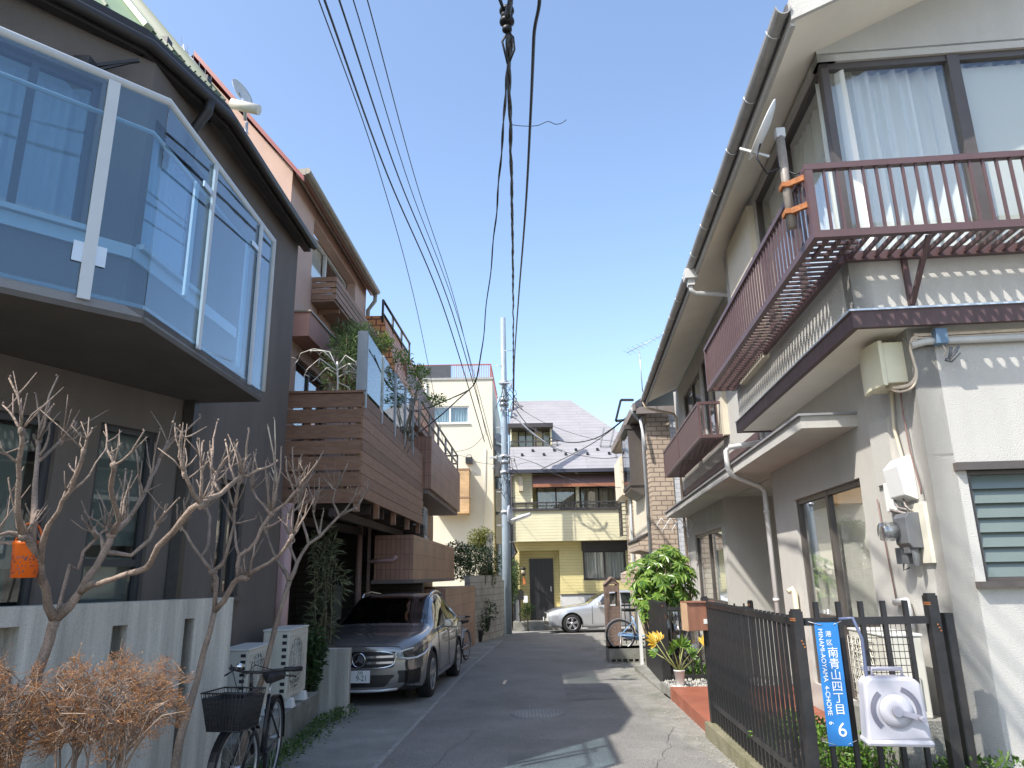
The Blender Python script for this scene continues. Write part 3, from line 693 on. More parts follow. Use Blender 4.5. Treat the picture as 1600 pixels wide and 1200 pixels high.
# hose reel
q = at(1398, 1107, 5.0)
o = thing('hose_reel', 'pale grey plastic hose reel box with crank handle hung on the black fence', 'hose reel', (q.x, 5.10, q.z-.19), math.radians(-10))
HR = M('weathered pale plastic', (.46,.455,.49), .55, .08, 6, dirt=(.5,.49,.54), dirt_amt=.5)
m = MB(); m.extr([(-.19,-.18,-.0),(.19,-.18,.02),(.17,-.18,.35),(.13,-.18,.385),(-.13,-.18,.385),(-.17,-.18,.35)], (0,.16,0)); m.box(-.2,.2,-.19,-.01,-.02,.02); m.build('case', HR, o, .018)
m = MB(); m.lathe([(.10,-.185),(.098,-.195),(.05,-.2),(.0,-.2)], (0,0,.19), 'y', 28); m.build('hub', HR, o)
SLOT = M('slot shadow grey', (.16,.16,.2), .6, .05)
for a0, a1 in ((130,225),(-20,70)):
    m = MB()
    pts = [(.135*math.cos(math.radians(a0+(a1-a0)*k/10)), .19+.135*math.sin(math.radians(a0+(a1-a0)*k/10))) for k in range(11)]
    for (x0,z0),(x1,z1) in zip(pts, pts[1:]): m.bar((x0,-.181,z0),(x1,-.181,z1),.03,.006,up=(0,1,0))
    m.build('slot', SLOT, o)
m = MB(); m.bar((0,-.215,.19),(.13,-.215,.155),.03,.016,up=(0,1,0)); m.lathe([(.03,-.225),(.03,-.2)], (0,0,.19), 'y', 14); m.tube([(.125,-.22,.155),(.125,-.29,.155)], .017, 10); m.build('crank', M('grey plastic handle', (.28,.28,.33), .5, .06), o)
m = MB(); m.tube([(-.09,-.1,.38),(-.09,-.1,.43),(.09,-.1,.43),(.09,-.1,.38)], .012, 8); m.bar((-.13,-.02,.42),(.1,-.02,.42),.025); m.build('carry_handle', M('grey plastic handle', (.28,.28,.33)), o)
q0 = at(1315, 968, 5.06)
m = MB(); m.tube([(q0.x,5.1,q0.z),(q0.x+.07,5.05,q0.z+.01),(q0.x+.11,5.04,q0.z-.12),(q0.x+.1,5.03,q0.z-.45),(q0.x+.14,5.0,q0.z-.55),(q.x-.16,5.0,q.z+.07)], .011, 8)
tag(m.build('garden_hose', M('grey blue hose', (.1,.12,.2), .4, .05)), 'grey blue hose looping from the fence rail to the hose reel', 'hose')
# wire mesh hung behind the fence
a, b = at(1352,985,5.22), at(1432,1105,5.22)
m = MB()
for k in range(9): x = a.x+(b.x-a.x)*k/8; m.tube([(x,5.22+k*-.003,a.z+.06),(x+.0,5.22-k*.003,b.z)], .0025, 4)
for k in range(13): z = b.z+(a.z+.04-b.z)*k/12; m.tube([(a.x,5.217,z),(b.x,5.193,z)], .0025, 4)
tag(m.build('wire_panel', M('dark wire', (.05,.05,.05), .5, .1)), 'dark wire grid panel tied behind the fence above the hose reel', 'wire panel')

# ================================================================ outdoor air conditioning units
def ac_unit(label, w, h, d, loc, rotz, grid=True, feet=True, group=None, name='air_conditioner', mat=None):
    """front (fan) faces local -y"""
    mat = mat or M('aged white enamel', (.6,.58,.5), .5, .06, 3, dirt=(.5,.47,.38), dirt_amt=.4)
    o = thing(name, label, 'air conditioner', loc, rotz, group); f0 = .1 if feet else 0
    m = MB(); m.box(-w/2,w/2,-d/2,d/2,f0,f0+h); m.build('casing', mat, o, .012)
    m = MB(); m.box(-w/2-.008,w/2+.008,-d/2-.008,d/2+.008,f0+h-.001,f0+h+.02); m.build('top_panel', M('aged white enamel top', (.62,.61,.56), .5, .05), o, .008)
    cx = -w*.12; R = min(h*.42, w*.34)
    m = MB(); m.lathe([(R,-d/2-.002),(R,-d/2-.004),(0,-d/2-.004)], (cx,0,f0+h*.5), 'y', 32); m.build('fan_opening', M('fan shade', (.11,.11,.1), .7, .1), o)
    m = MB()
    for k in range(1, 7): m.torus(R*k/6, .004, (cx,-d/2-.014,f0+h*.5), 'y', 32, 4)
    for k in range(12): a = PI*k/12; m.tube([(cx-R*math.cos(a),-d/2-.012,f0+h*.5-R*math.sin(a)),(cx+R*math.cos(a),-d/2-.012,f0+h*.5+R*math.sin(a))], .003, 4)
    if grid:
        for k in range(9): z = f0+h*.07+h*.86*k/8; m.tube([(cx-R*1.12,-d/2-.016,z),(cx+R*1.12,-d/2-.016,z)], .004, 4)
        for k in range(7): x = cx-R*1.12+R*2.24*k/6; m.tube([(x,-d/2-.016,f0+h*.07),(x,-d/2-.016,f0+h*.93)], .003, 4)
    m.build('fan_grille', mat, o)
    m = MB()
    for k in range(9): z = f0+h*.1+h*.8*k/8; m.box(-w/2-.003,-w/2+.003,-d/2+.03,-d/2+.08,z,z+h*.05)
    m.build('side_vent', DARKIN, o)
    m = MB(); m.box(w/2-.004,w/2+.02,-.08,.08,f0+.08,f0+.3); m.build('valve_cover', mat, o, .006)
    if feet:
        for x in (-w*.33, w*.33):
            m = MB(); m.extr([(x-.06,-d/2-.06,0),(x+.06,-d/2-.06,0),(x+.045,-d/2-.04,f0),(x-.045,-d/2-.04,f0)], (0,d+.1,0)); m.build('foot_block', WHITEP, o, .008)
    return o
q = RW(-.32, .55, 0)
ac_unit('white air conditioner behind the black fence beside the white wall corner', .75, .58, .28, (q.x, q.y, .5), -RA-PI/2, feet=False)
conduit('conduit', 'white pipe cover rising from the air conditioner behind the fence', [(-.06,.62,1.1),(-.06,.62,1.25),(-.05,.66,1.32),(-.03,.93,1.3)], .03, WHITEP)
m = MB(); m.box(q.x-.2,q.x+.2,q.y-.45,q.y+.45,-.1,.5); tag(m.build('block_stand', CONC2), 'low concrete stand under the air conditioner behind the fence', 'stand')

# ================================================================ plants
def leaves(m, rnd, c, rx, ry, rz, n, L, W, shell=.45, up=.3, fn=None):
    c = Vector(c)
    for _ in range(n):
        while True:
            v = Vector((rnd.uniform(-1,1), rnd.uniform(-1,1), rnd.uniform(-1,1)))
            if shell < v.length < 1: break
        p = c+Vector((v.x*rx, v.y*ry, v.z*rz))
        if fn and not fn(p): continue
        d = Vector((v.x+rnd.gauss(0,.6), v.y+rnd.gauss(0,.6), v.z*.5+rnd.gauss(0,.6)+up)); nrm = Vector((rnd.gauss(0,.6), rnd.gauss(0,.6), 1))
        s = rnd.uniform(.6,1.2); m.leaf(p, d, nrm, L*s, W*s)
def bush(name, label, cat, c, r, n, L, W, mat, stems=6, base=None, seed=1, lobes=5, group=None):
    rnd = random.Random(seed); base = base or (c[0], c[1], G(c[1]))
    o = wthing(name, label, cat, base, group)
    m = MB(); pts = []
    for k in range(lobes):
        a = rnd.uniform(0, 2*PI); q = rnd.uniform(.25,.6)
        lc = Vector(c)+Vector((math.cos(a)*r[0]*q, math.sin(a)*r[1]*q, rnd.uniform(-.5,.55)*r[2])); pts.append(lc)
        leaves(m, rnd, lc, r[0]*rnd.uniform(.45,.65), r[1]*rnd.uniform(.45,.65), r[2]*rnd.uniform(.4,.6), n//lobes, L, W, .25)
    m.build('foliage', mat, o)
    m = MB()
    for k in range(stems):
        e = pts[k % len(pts)]; b = Vector(base)+Vector((rnd.uniform(-.05,.05), rnd.uniform(-.05,.05), 0)); mid = (b+e)/2+Vector((rnd.uniform(-.08,.08), rnd.uniform(-.08,.08), 0)); m.tube([b, mid, e], [.014,.01,.004], 5)
    m.build('stem', M('plant stem', (.15,.12,.07), .8, .2, 10), o); return o
GRN = MLEAF('fresh green leaves', (.05,.13,.02), (.2,.34,.05))
GRND = MLEAF('dark green leaves', (.02,.05,.015), (.06,.11,.03), .2)
GRNM = MLEAF('mid green leaves', (.03,.08,.02), (.12,.2,.04), .25)
GRNY = MLEAF('yellow green leaves', (.1,.13,.03), (.28,.28,.05), .3)
for k, (x, y, h, lab) in enumerate(((2.5,5.9,.34,'low green plants just behind the fence corner post'),(2.35,6.7,.38,'leafy green plants behind the middle of the kerbside fence'),(2.9,6.3,.3,'green shrub at the foot of the big sliding window'),(3.1,5.35,.34,'trailing green plant under the hose reel'))):
    bush('garden_plant', lab, 'plant', (x, y, h*.5), (.34,.34,h*.62), 700, .06, .03, GRN if k != 3 else GRNM, 7, (x, y, -.05), 20+k, 6)
# schefflera
rnd = random.Random(5); c = at(1035, 912, 14.2); o = wthing('umbrella_plant', 'big bright green umbrella plant with finger shaped leaves by the fence', 'shrub', (c.x, c.y, G(14)))
m = MB(); st = MB(); base = Vector((c.x, c.y, G(14)))
for k in range(420):
    while True:
        v = Vector((rnd.uniform(-1,1), rnd.uniform(-1,1), rnd.uniform(-1,1)))
        if .35 < v.length < 1: break
    if rnd.random() < .15: v *= 1.12
    p = c+Vector((v.x*.64+.05*math.sin(v.z*5), v.y*.6, v.z*.68+.1*math.sin(v.x*4)))
    ax = Vector((v.x*.6, v.y*.6-.2, .7+v.z*.3)).normalized(); x = ax.orthogonal().normalized(); y = ax.cross(x); n = rnd.randint(6,9); L = rnd.uniform(.11,.19)
    for j in range(n):
        a = 2*PI*j/n+rnd.uniform(-.1,.1); d = x*math.cos(a)+y*math.sin(a)-ax*.25; m.leaf(p, d, ax, L, L*.34, .1)
    if k % 5 == 0:
        q = base+Vector((v.x*.1, v.y*.1, .0)); st.tube([q, (q*.4+p*.6)+Vector((0,0,-.15)), p], [.022,.014,.005], 5)
m.build('foliage', MLEAF('glossy umbrella leaves', (.06,.16,.025), (.3,.44,.08), .3, .3), o); st.build('stem', M('plant stem', (.15,.12,.07)), o)

# ================================================================ second fence, gate boards, mailbox, wrapped thing, deck
A = Vector((2.36, 12.0, 0)); B = Vector((3.7, 11.85, 0)); C = Vector((2.55, 14.8, 0))
f3 = picket_fence('picket_fence', 'black picket fence behind the potted plant with yellow leaves', A, B, G(12)+.05, 1.10, (1.03, .03), .145)
m = MB(); m.box(2.27,2.34,11.98,12.06,G(12),1.13); m.build('post', BLACKM, f3)
f4 = picket_fence('picket_fence', 'dark boarded fence running away along the kerb beside the umbrella plant', A+Vector((.0,.1,0)), C, G(12)+.05, 1.12, (1.05, .05), .1, post0=False, pw=.085)
m = MB(); m.prism([(2.2,11.15),(2.2,11.6),(2.28,14.9),(3.9,14.9),(3.9,11.6)], -.4, G(12)+.04); tag(m.build('garden_base', CONC2), None, None, kind='structure')
TILE = MBRICK('red terrace tiles', (.27,.075,.04), (.33,.1,.055), (.2,.12,.08), .2, .1, .006, .5, .55, .3, .2)
m = MB(); m.prism([(2.07,8.45),(3.9,8.35),(3.95,11.0),(2.2,11.12)], -.4, .0); tag(m.build('tile_terrace', TILE), None, None, kind='structure')
m = MB(); rnd = random.Random(2)
for k in range(900):
    x, y = rnd.uniform(2.25,3.8), rnd.uniform(11.13,11.85); z = G(11.5)+.16+rnd.uniform(0,.025); s = rnd.uniform(.014,.026)
    m.poly([(x-s,y,z-.01),(x,y-s,z-.008),(x+s*.9,y,z-.012),(x,y,z+s)]); m.poly([(x-s,y,z-.01),(x,y-s,z-.008),(x,y,z+s)]); m.poly([(x,y-s,z-.008),(x+s*.9,y,z-.012),(x,y,z+s)])
mm_ = MB(); mm_.box(2.2,3.9,11.13,11.88,-.4,G(11.5)+.15); tag(mm_.build('gravel_base', CONC2), None, None, kind='structure')
tag(m.build('white_gravel', M('white pebbles', (.7,.68,.64), .8, .15, 30)), 'bed of white pebbles behind the red tile terrace', 'gravel', None, 'stuff')
q = at(1063, 1085, 11.25); zb = G(11.3)+.165
o = wthing('potted_plant', 'small plant with big yellow leaves in a white pot beside the red tiles', 'potted plant', (q.x, 11.2, zb))
m = MB(); m.lathe([(.055,0),(.08,.2),(.085,.2),(.085,.215),(.07,.215),(.065,.18),(0,.18)], (q.x,11.2,zb+.015), n=12); m.build('pot', WHITEP, o)
m = MB(); m.lathe([(.11,0),(.12,.015),(.0,.015)], (q.x,11.2,zb), n=20); m.build('saucer', WHITEP, o)
m = MB(); lf = MB(); gl = MB(); T = Vector((q.x,11.2,zb+.2)); rnd = random.Random(8)
def bigleaf(mb, p, d, n, L):
    d = Vector(d).normalized(); n = Vector(n); x = d.cross(n).normalized()
    for k in range(7):
        a = math.radians(-75+25*k); dd = d*math.cos(a)+x*math.sin(a); mb.leaf(p, dd, n, L*(1-.25*abs(k-3)/3), L*.36, .1)
for e, yl, L in (((-.34,-.1,.42),1,.2),((-.24,.05,.44),1,.17),((.38,0,.36),1,.22),((.1,.1,.32),0,.2),((-.08,-.1,.3),0,.18),((.02,-.12,.36),0,.2),((.16,-.05,.24),0,.16),((-.3,.1,.25),0,.15)):
    e = T+Vector(e); m.tube([T, (T+e)/2+Vector((0,0,-.03 if yl else .03)), e], [.012,.009,.006], 5); bigleaf(lf if yl else gl, e, (e-T)+Vector((0,0,-.1)), (0,-.7,.7), L)
m.build('stem', M('pale green stem', (.32,.34,.12), .6, .1), o); lf.build('leaf', MLEAF('yellow leaves', (.6,.36,.03), (.75,.55,.08), .3), o); gl.build('leaf', GRN, o)
q = at(1088, 962, 8.35)
o = thing('mailbox', 'reddish brown wooden mailbox with a white label on the black fence end', 'mailbox', (q.x+.01, 8.33, q.z-.15), math.radians(4))
WB_ = M('mailbox wood', (.26,.12,.075), .5, .25, 8, .2, 50, streak=.2); m = MB(); m.box(-.14,.15,-.1,.12,0,.29); m.build('box', WB_, o, .004)
m = MB(); m.box(-.15,-.141,-.1,.12,-.003,.293); m.build('side_panel', M('pale wood', (.5,.33,.2), .6, .15, 10), o)
m = MB(); m.box(-.15,.16,-.12,.13,.291,.305); m.build('lid', WB_, o)
m = MB(); m.box(.03,.12,-.104,-.1,.07,.12); m.build('label_plate', WHITEP, o)
# plastic wrapped thing
q = at(1066, 1015, 12.9); o = wthing('wrapped_bundle', 'bundle under clear plastic sheeting leaning behind the black pickets', 'bundle', (q.x, 12.9, G(13)))
rnd = random.Random(4); m = MB(); n, k = 22, 14; rings = []
for j in range(k):
    z = G(13)+.2+.95*j/(k-1); w = .42*(1-.62*(j/(k-1))**1.6); ring = []
    for i in range(n):
        a = 2*PI*i/n; r = w*(1+rnd.gauss(0,.07)+.1*math.sin(a*5+j)); ring.append(m.pt((q.x-.12*j/(k-1)+.2*(1-j/(k-1))+r*math.cos(a), 12.9+r*.7*math.sin(a), z)))
    rings.append(ring)
for j in range(k-1):
    for i in range(n): m.face([rings[j][i], rings[j][(i+1)%n], rings[j+1][(i+1)%n], rings[j+1][i]])
m.face(rings[-1])
m.build('plastic_sheet', MGLASS('cloudy plastic', (.75,.75,.74), .22, .25), o)
m = MB(); rnd = random.Random(9); leaves(m, rnd, (q.x+.1,12.9,G(13)+.45), .2, .15, .25, 120, .12, .05, .1); m.tube([(q.x+.05,12.9,G(13)),(q.x-.05,12.9,G(13)+1.0)], .02, 6); m.build('contents', MLEAF('dried leaves', (.2,.12,.06), (.35,.28,.2), .1), o)
bush('garden_plant', 'low bright green plants behind the second black fence', 'plant', (3.0,12.3,G(12)+.22), (.5,.25,.2), 500, .07, .035, GRN, 6, None, 31)
# block footing, white post, blue bicycle spot
P = gat(1005, 1036); Q = gat(953, 1040)
m = MB(); bx0, bx1, by = 1.98, 2.78, P.y; zb = G(by)
m.wall(bx1-bx0, 0, .30, .6, [(.03+.2*k+.02*j, .03+.2*k+.02*j+.001, 0, 0) for k in range(0) for j in range(0)])
m2 = MB(Matrix.Translation((bx0, by, zb))); m2.wall(bx1-bx0, 0, .30, .62, [(.04+.125*k, .04+.125*k+.085, .03, .085) for k in range(6)]); m2.poly([(0,0,.30),(bx1-bx0,0,.30),(bx1-bx0,.62,.30),(0,.62,.30)])
m2.poly([(.01,.12,0),(bx1-bx0,.12,0),(bx1-bx0,.12,.29),(.01,.12,.29)])
tag(m2.build('concrete_block', CONC2), 'low concrete block footing with square holes under the blue bicycle', 'block footing')
q = at(1003, 1035, 16.0); m = MB(); m.box(q.x-.03,q.x+.03,15.95,16.01,G(16),at(1003,948,16).z); m.build
tag(m.build('slim_post', WHITEP), 'slim white post standing beside the blue bicycle wheel', 'post')
# brown gate pier
q0, q1 = at(950, 1003, 19.6), at(972, 1003, 19.6); zt = at(960, 903, 19.6).z; w = q1.x-q0.x
o = wthing('gate_pier', 'brown gate pier with pointed top and openings in front of the silver car', 'gate pier', (q0.x, 19.6, G(19.6)))
BP = MBRICK('brown pier tile', (.17,.115,.09),(.2,.135,.1),(.12,.09,.075),.1,.1,.006,0,.6,.3,.1); z0 = G(19.6)
m = MB(); zs = [at(960,v,19.6).z for v in (953,945,932,921)]
m.extr([(q0.x,19.6,z0),(q1.x,19.6,z0),(q1.x,19.6,zs[2]-.25),(q0.x,19.6,zs[2]-.25)], (0,.45,0))
m.box(q0.x,q0.x+w*.28,19.6,20.05,zs[2]-.25,zt-.16); m.box(q1.x-w*.16,q1.x,19.6,20.05,zs[2]-.25,zt-.16); m.box(q0.x+w*.28,q1.x-w*.16,19.602,20.048,zs[3]-.06,zs[3]+.1)
m.extr([(q0.x,19.6,zt-.16),(q1.x,19.6,zt-.16),((q0.x+q1.x)/2,19.6,zt)], (0,.45,0)); m.build('pier', BP, o)
m = MB(); m.extr([(q0.x-.03,19.57,zt-.17),((q0.x+q1.x)/2,19.57,zt+.035),(q1.x+.03,19.57,zt-.17),((q0.x+q1.x)/2,19.57,zt-.0)], (0,.5,0)); m.build('cap', M('pier cap', (.2,.14,.11), .6, .1), o)
picket_fence('picket_fence', 'thin black fence beyond the blue bicycle beside the brown gate pier', Vector((q1.x+.05,19.7,0)), Vector((q1.x+1.6,19.7,0)), G(19.7)+.15, G(19.7)+1.15, (G(19.7)+1.1, G(19.7)+.25), .13, post0=False)
# ================================================================ dark grey house on the left
GH = wthing('grey_house', 'dark grey house with green roof and angled glass fronted balcony on the left', 'house', (-4.5, 6, G(6)))
C0 = Vector((-3.18, 6.9, 0)); azS = 2.2
def SX(P, az): return frame((P[0], P[1], 0), az)
dS = Vector((math.sin(math.radians(azS)), math.cos(math.radians(azS)), 0))
E1 = C0+dS*2.66                                   # far corner on the street
d24 = Vector((math.sin(math.radians(24.3)), math.cos(math.radians(24.3)), 0)); A0 = C0-d24*5.5
d45 = Vector((math.sin(PI/4), math.cos(PI/4), 0)); UC = Vector((-3.23, 5.6, 0)); U1 = UC-d45*6
m = MB(SX(A0, 24.3)); m.wall(5.5, -.3, 3.32, .2, [(2.2, 4.22, .35, 2.87), (4.58, 5.17, .9, 2.93)])
m.xf = SX(C0, azS); m.wall(2.66, -.3, 3.32, .2, [(.8, 1.46, 1.42, 2.66)])
m.xf = None
m.poly([E1+Vector((0,0,-.3)), E1+Vector((-7,0,-.3)), E1+Vector((-7,0,6.38)), E1+Vector((0,0,6.38))][::-1])
m.build('lower_wall', DGREY, GH)
def ulen(u, v, P, az): q = pl(u, v, P, az); a = math.radians(az); return (q.x-P[0])*math.sin(a)+(q.y-P[1])*math.cos(a)
WSZ = pl(2, 318, U1, 45).z; wl = ulen(2, 60, U1, 45); wr = ulen(150, 200, U1, 45)
m = MB(SX(U1, 45)); m.wall(6, 3.36, 6.38, .2, [(wl-.7, wr, WSZ, 5.78)])
s1 = (UC-C0).dot(dS)
m.xf = SX(C0, azS); w2a, w2b = s1+.12, s1+1.15
m.wall(2.66, 3.32, 6.38, .2, [(w2a, w2b, WSZ, 5.7)], u0=s1)
m.build('upper_wall', DGREY, GH)
WFR = M('pale blue white frame', (.55,.58,.6), .5, .04)
window(SX(U1, 45), wl-.7, wr, WSZ, 5.78, GH, fr=M('charcoal frame', (.05,.05,.055), .4, .1), panes=3, glass=GLASSW, sill=WFR, inset=.06)
m = MB(SX(U1, 45))
for ua, ub in ((wl-.6, wl+.55), (wr-.3, wr-.04)):
    n = 26
    for k in range(n): a, b = ua+(ub-ua)*k/n, ua+(ub-ua)*(k+1)/n; m.poly([(a,.24+.035*math.sin(a*46),WSZ+.03),(b,.24+.035*math.sin(b*46),WSZ+.03),(b,.24+.02*math.sin(b*46),5.74),(a,.24+.02*math.sin(a*46),5.74)], True)
m.build('curtain', MCLOTH('blue grey curtain', (.5,.58,.62)), [c for c in GH.children if c.name.startswith('window')][0])
f = window(SX(C0, azS), w2a, w2b, WSZ, 5.7, GH, fr=M('charcoal frame', (.05,.05,.055)), panes=1, curtain=MCLOTH('blue grey curtain', (.42,.5,.55)), glass=GLASSW, sill=WFR)
BLIND = M('grey green blind', (.36,.37,.32), .8, .06)
f = window(SX(A0, 24.3), 4.58, 5.17, .9, 2.93, GH, fr=M('charcoal frame', (.05,.05,.055)), panes=1, glass=GLASSD, mid=1.75)
m = MB(SX(A0, 24.3)); m.box(4.6,5.15,.14,.15,1.9,2.9); m.box(4.6,5.15,.15,.16,1.35,1.8); m.build('blind', BLIND, f)
f = window(SX(A0, 24.3), 2.2, 4.22, .35, 2.87, GH, fr=M('charcoal frame', (.05,.05,.055)), panes=2, glass=GLASSD)
m = MB(SX(A0, 24.3)); m.box(2.3,4.1,.2,.205,.4,1.9); m.build('screen', M('teal net screen', (.05,.15,.14), .9, .3, 60), f)
m = MB(SX(A0, 24.3)); m.box(3.75,4.1,.16,.17,1.7,2.8); m.build('blind', BLIND, f)
f = window(SX(C0, azS), .8, 1.46, 1.42, 2.66, GH, fr=M('charcoal frame', (.05,.05,.055)), panes=2, glass=GLASSD, sill=M('charcoal frame', (.05,.05,.055)))
m = MB(SX(C0, azS)); m.box(.83,1.1,.13,.14,1.5,2.6); m.build('blind', M('cream blind', (.6,.57,.42), .8, .05), f)
m = MB(); m.prism([C0[:2], E1[:2], (-9, 9.5), (-9, 1), A0[:2]], -.2, 3.2); 
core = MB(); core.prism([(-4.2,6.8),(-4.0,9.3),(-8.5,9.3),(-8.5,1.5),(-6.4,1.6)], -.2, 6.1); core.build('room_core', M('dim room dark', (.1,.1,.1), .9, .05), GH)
m = MB(SX(U1,45)); m.box(0,6,-.03,-.002,WSZ-.17,WSZ-.055); m.xf = SX(C0,azS); m.box(s1,w2b+.95,-.03,-.002,WSZ-.17,WSZ-.055); m.each('sill_band', WFR, GH)
# slab under the balcony
BC = Vector((-2.53, 4.63, 0)); BR = Vector((-2.50, 6.93, 0)); BF = BC-d45*5
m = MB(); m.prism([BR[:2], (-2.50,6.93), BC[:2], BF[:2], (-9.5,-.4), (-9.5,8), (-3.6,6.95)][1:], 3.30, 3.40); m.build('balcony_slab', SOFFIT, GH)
m = MB(); m.prism([BC[:2], BF[:2], (BF.x-.02,BF.y+.02), (-2.55,4.66), (-2.53,6.93), BR[:2]], 3.34, 3.43); m.build('slab_edge', M('pale slab edge', (.5,.5,.52), .5, .08, 6), GH)
# black rain pipe at the corner
m = MB(); p = C0+Vector((.03,-.05,0)); m.box(p.x-.05,p.x+.05,p.y-.05,p.y+.05,-.2,3.3); m.build('corner_pipe', BLACKM, GH)
# glass balustrade
m = MB(); TZ, GZ = 5.05, 3.40
bal = None
rail = MB(); rail.tube([(BF.x,BF.y,TZ), (BC.x,BC.y,TZ), (BR.x,BR.y,TZ), (BR.x,BR.y,GZ)], .032, 8); bal = rail.build('balcony_rail', WFR, GH)
m = MB(); off = Vector((-.12,.06,0)); m.tube([BF+off+Vector((0,0,TZ-.22)), BC+off+Vector((0,.0,TZ-.22)), BR+Vector((-.12,0,TZ-.22))], .018, 8); m.build('inner_rail', WFR, bal)
def pane(a, b, z0, z1):
    n = (b-a).cross(Vector((0,0,1))).normalized()*.006; g = MB()
    g.extr([a+Vector((0,0,z0)), b+Vector((0,0,z0)), b+Vector((0,0,z1)), a+Vector((0,0,z1))], n); return g.build('glass_panel', GLASSB, bal)
def px_on(u, v, P, d): 
    q = pl(u, v, P, math.degrees(math.atan2(d.x, d.y))); return Vector((q.x, q.y, 0))
dR = (BR-BC).normalized()
post1 = px_on(153, 300, BC, d45); p2 = px_on(320, 400, BC, dR); p3 = px_on(397, 460, BC, dR)
pane(BF, post1-d45*.01, GZ, TZ); pane(post1+d45*.01, BC-d45*.004, GZ, TZ); pane(BC+dR*.004, p2, GZ, TZ); pane(p2+dR*.008, p3, GZ, TZ); pane(p3+dR*.008, BR-dR*.03, GZ, TZ)
def gpost(p, d, w, inner=False, z0=None, z1=None):
    n = Vector((d.y, -d.x, 0)); p = p+n*(-.05 if inner else .012); m = MB()
    z0 = z0 or GZ-.03; z1 = z1 or TZ-.03
    m.extr([p-d*w/2+Vector((0,0,z0)), p+d*w/2+Vector((0,0,z0)), p+d*w/2+Vector((0,0,z1)), p-d*w/2+Vector((0,0,z1))], n*.02)
    return m.build('post', WFR, bal)
gpost(post1, d45, .075); gpost(p2, dR, .05); gpost(p3, dR, .045); gpost(post1-d45*1.5, d45, .075)
gpost(p2-dR*.18, dR, .06, True, GZ+.35, TZ-.3); gpost(p3-dR*.15, dR, .06, True, GZ+.1, TZ-.3)
m = MB()
for p, d, z in ((p2, dR, TZ-.33), (p3, dR, TZ-.33)):
    n = Vector((d.y,-d.x,0)); q = p-d*.09+n*.01; m.extr([q-d*.09+Vector((0,0,z)), q+d*.09+Vector((0,0,z)), q+d*.09+Vector((0,0,z+.05)), q-d*.09+Vector((0,0,z+.05))], n*.014)
p = post1; n = Vector((d45.y,-d45.x,0)); q = p+n*.016; m.extr([q-d45*.1+Vector((0,0,GZ+.22)), q+d45*.1+Vector((0,0,GZ+.22)), q+d45*.1+Vector((0,0,GZ+.36)), q-d45*.1+Vector((0,0,GZ+.36))], n*.004)
m.each('clamp_plate', ALU, bal)
# roof
EV = 6.30
def flat(q): return Vector((q.x, q.y, 0))
e1 = flat(zat(487,368,EV+.16)); e2 = flat(zat(232,46,EV+.16)); K = flat(zat(358,165,EV+.16)); e3 = e2-(d45+Vector((-.06,.06,0))).normalized()*6.5
Tp = math.tan(math.radians(52))
def up(p, n, k, z0): return Vector((p.x+n.x*k, p.y+n.y*k, z0+k*Tp))
nS = Vector((-1,.038,0)).normalized(); n4 = Vector((-.7071,.7071,0)); nb = Vector((-.92,.39,0))
R1 = at(-117,-395,6.2); r1 = R1; r0 = R1; r3 = R1-d45*3
def Z(p, z): return Vector((p.x, p.y, z))
m = MB(); m.poly([Z(K,EV+.16), R1, Z(e2,EV+.16)][::-1]); m.poly([Z(e1,EV+.16), R1, Z(K,EV+.16)][::-1]); m.poly([Z(e2,EV+.16), r1, r3, Z(e3,EV+.16)][::-1]); m.poly([Z(e1,EV+.16), (-9,9.66,EV+.16), r0][::-1]); m.poly([r0,(-9,9.66,EV+.16),(-9.5,0,EV+1),r3,r1][::-1])
roof = m.build('roof', GREENR, GH)
m = MB()
def seam(a, b): m.bar(a, b, .02, .035)
for k in range(1, 15):
    t = k/15; a = Z(K.lerp(e2, t), EV+.17); b = Z(K.lerp(e2, t), EV+.17).lerp(R1,.75); seam(a, b)
for k in range(1, 18):
    t = k/18; a = Z(e2.lerp(e3, t), EV+.17); b = a.lerp(r1.lerp(r3, t), .8); seam(a, b)
m.each('seam', M('dark green seams', (.1,.14,.08), .5, .1), roof)
m = MB(); m.bar(Z(e2,EV+.18), r1, .09, .05); m.build('hip_cap', M('pale green cap', (.42,.5,.33), .45, .05), roof)
m = MB()
for t in (.3,.8): p = e2.lerp(K, t); q = Z(p, EV+.3)+nS*.12; m.box(q.x-.05,q.x+.05,q.y-.05,q.y+.05,q.z-.04,q.z+.04)
m.each('snow_guard', BLACKM, roof)
EAV = M('black brown eave', (.028,.024,.022), .5, .15, 9)
m = MB()
for a, b in ((e1, K), (K, e2), (e2, e3)):
    d = (b-a).normalized(); n = Vector((d.y,-d.x,0)); n = n if n.dot(nS) > 0 else -n
    m.extr([Z(a,EV-.1), Z(b,EV-.1), Z(b,EV+.16), Z(a,EV+.16)], n*.1)
    sf = MB(); sf.extr([Z(a,EV+.0)+n*.102, Z(b,EV+.0)+n*.102, Z(b,EV+.08)+n*.102, Z(a,EV+.08)+n*.102], n*.45); sf.build('soffit', DGREY, GH)
m.build('eave', EAV, GH)
m = MB()
for dz, r in ((-.08,.05),): m.tube([Z(e1,EV-.02)+Vector((.05,0,0)), Z(K,EV-.02)+Vector((.05,0,0)), Z(e2,EV-.02)+Vector((.05,-.01,0)), Z(e3,EV-.02)+Vector((.04,-.04,0))], .055, 8)
g = C0+dS*(s1+.62); m.tube([(g.x+.22,g.y,EV-.05),(g.x+.2,g.y+.02,EV-.16),(g.x+.06,g.y+.05,EV-.34),(g.x+.05,g.y+.05,EV-.75)], .05, 8)
m.build('gutter', EAV, GH)
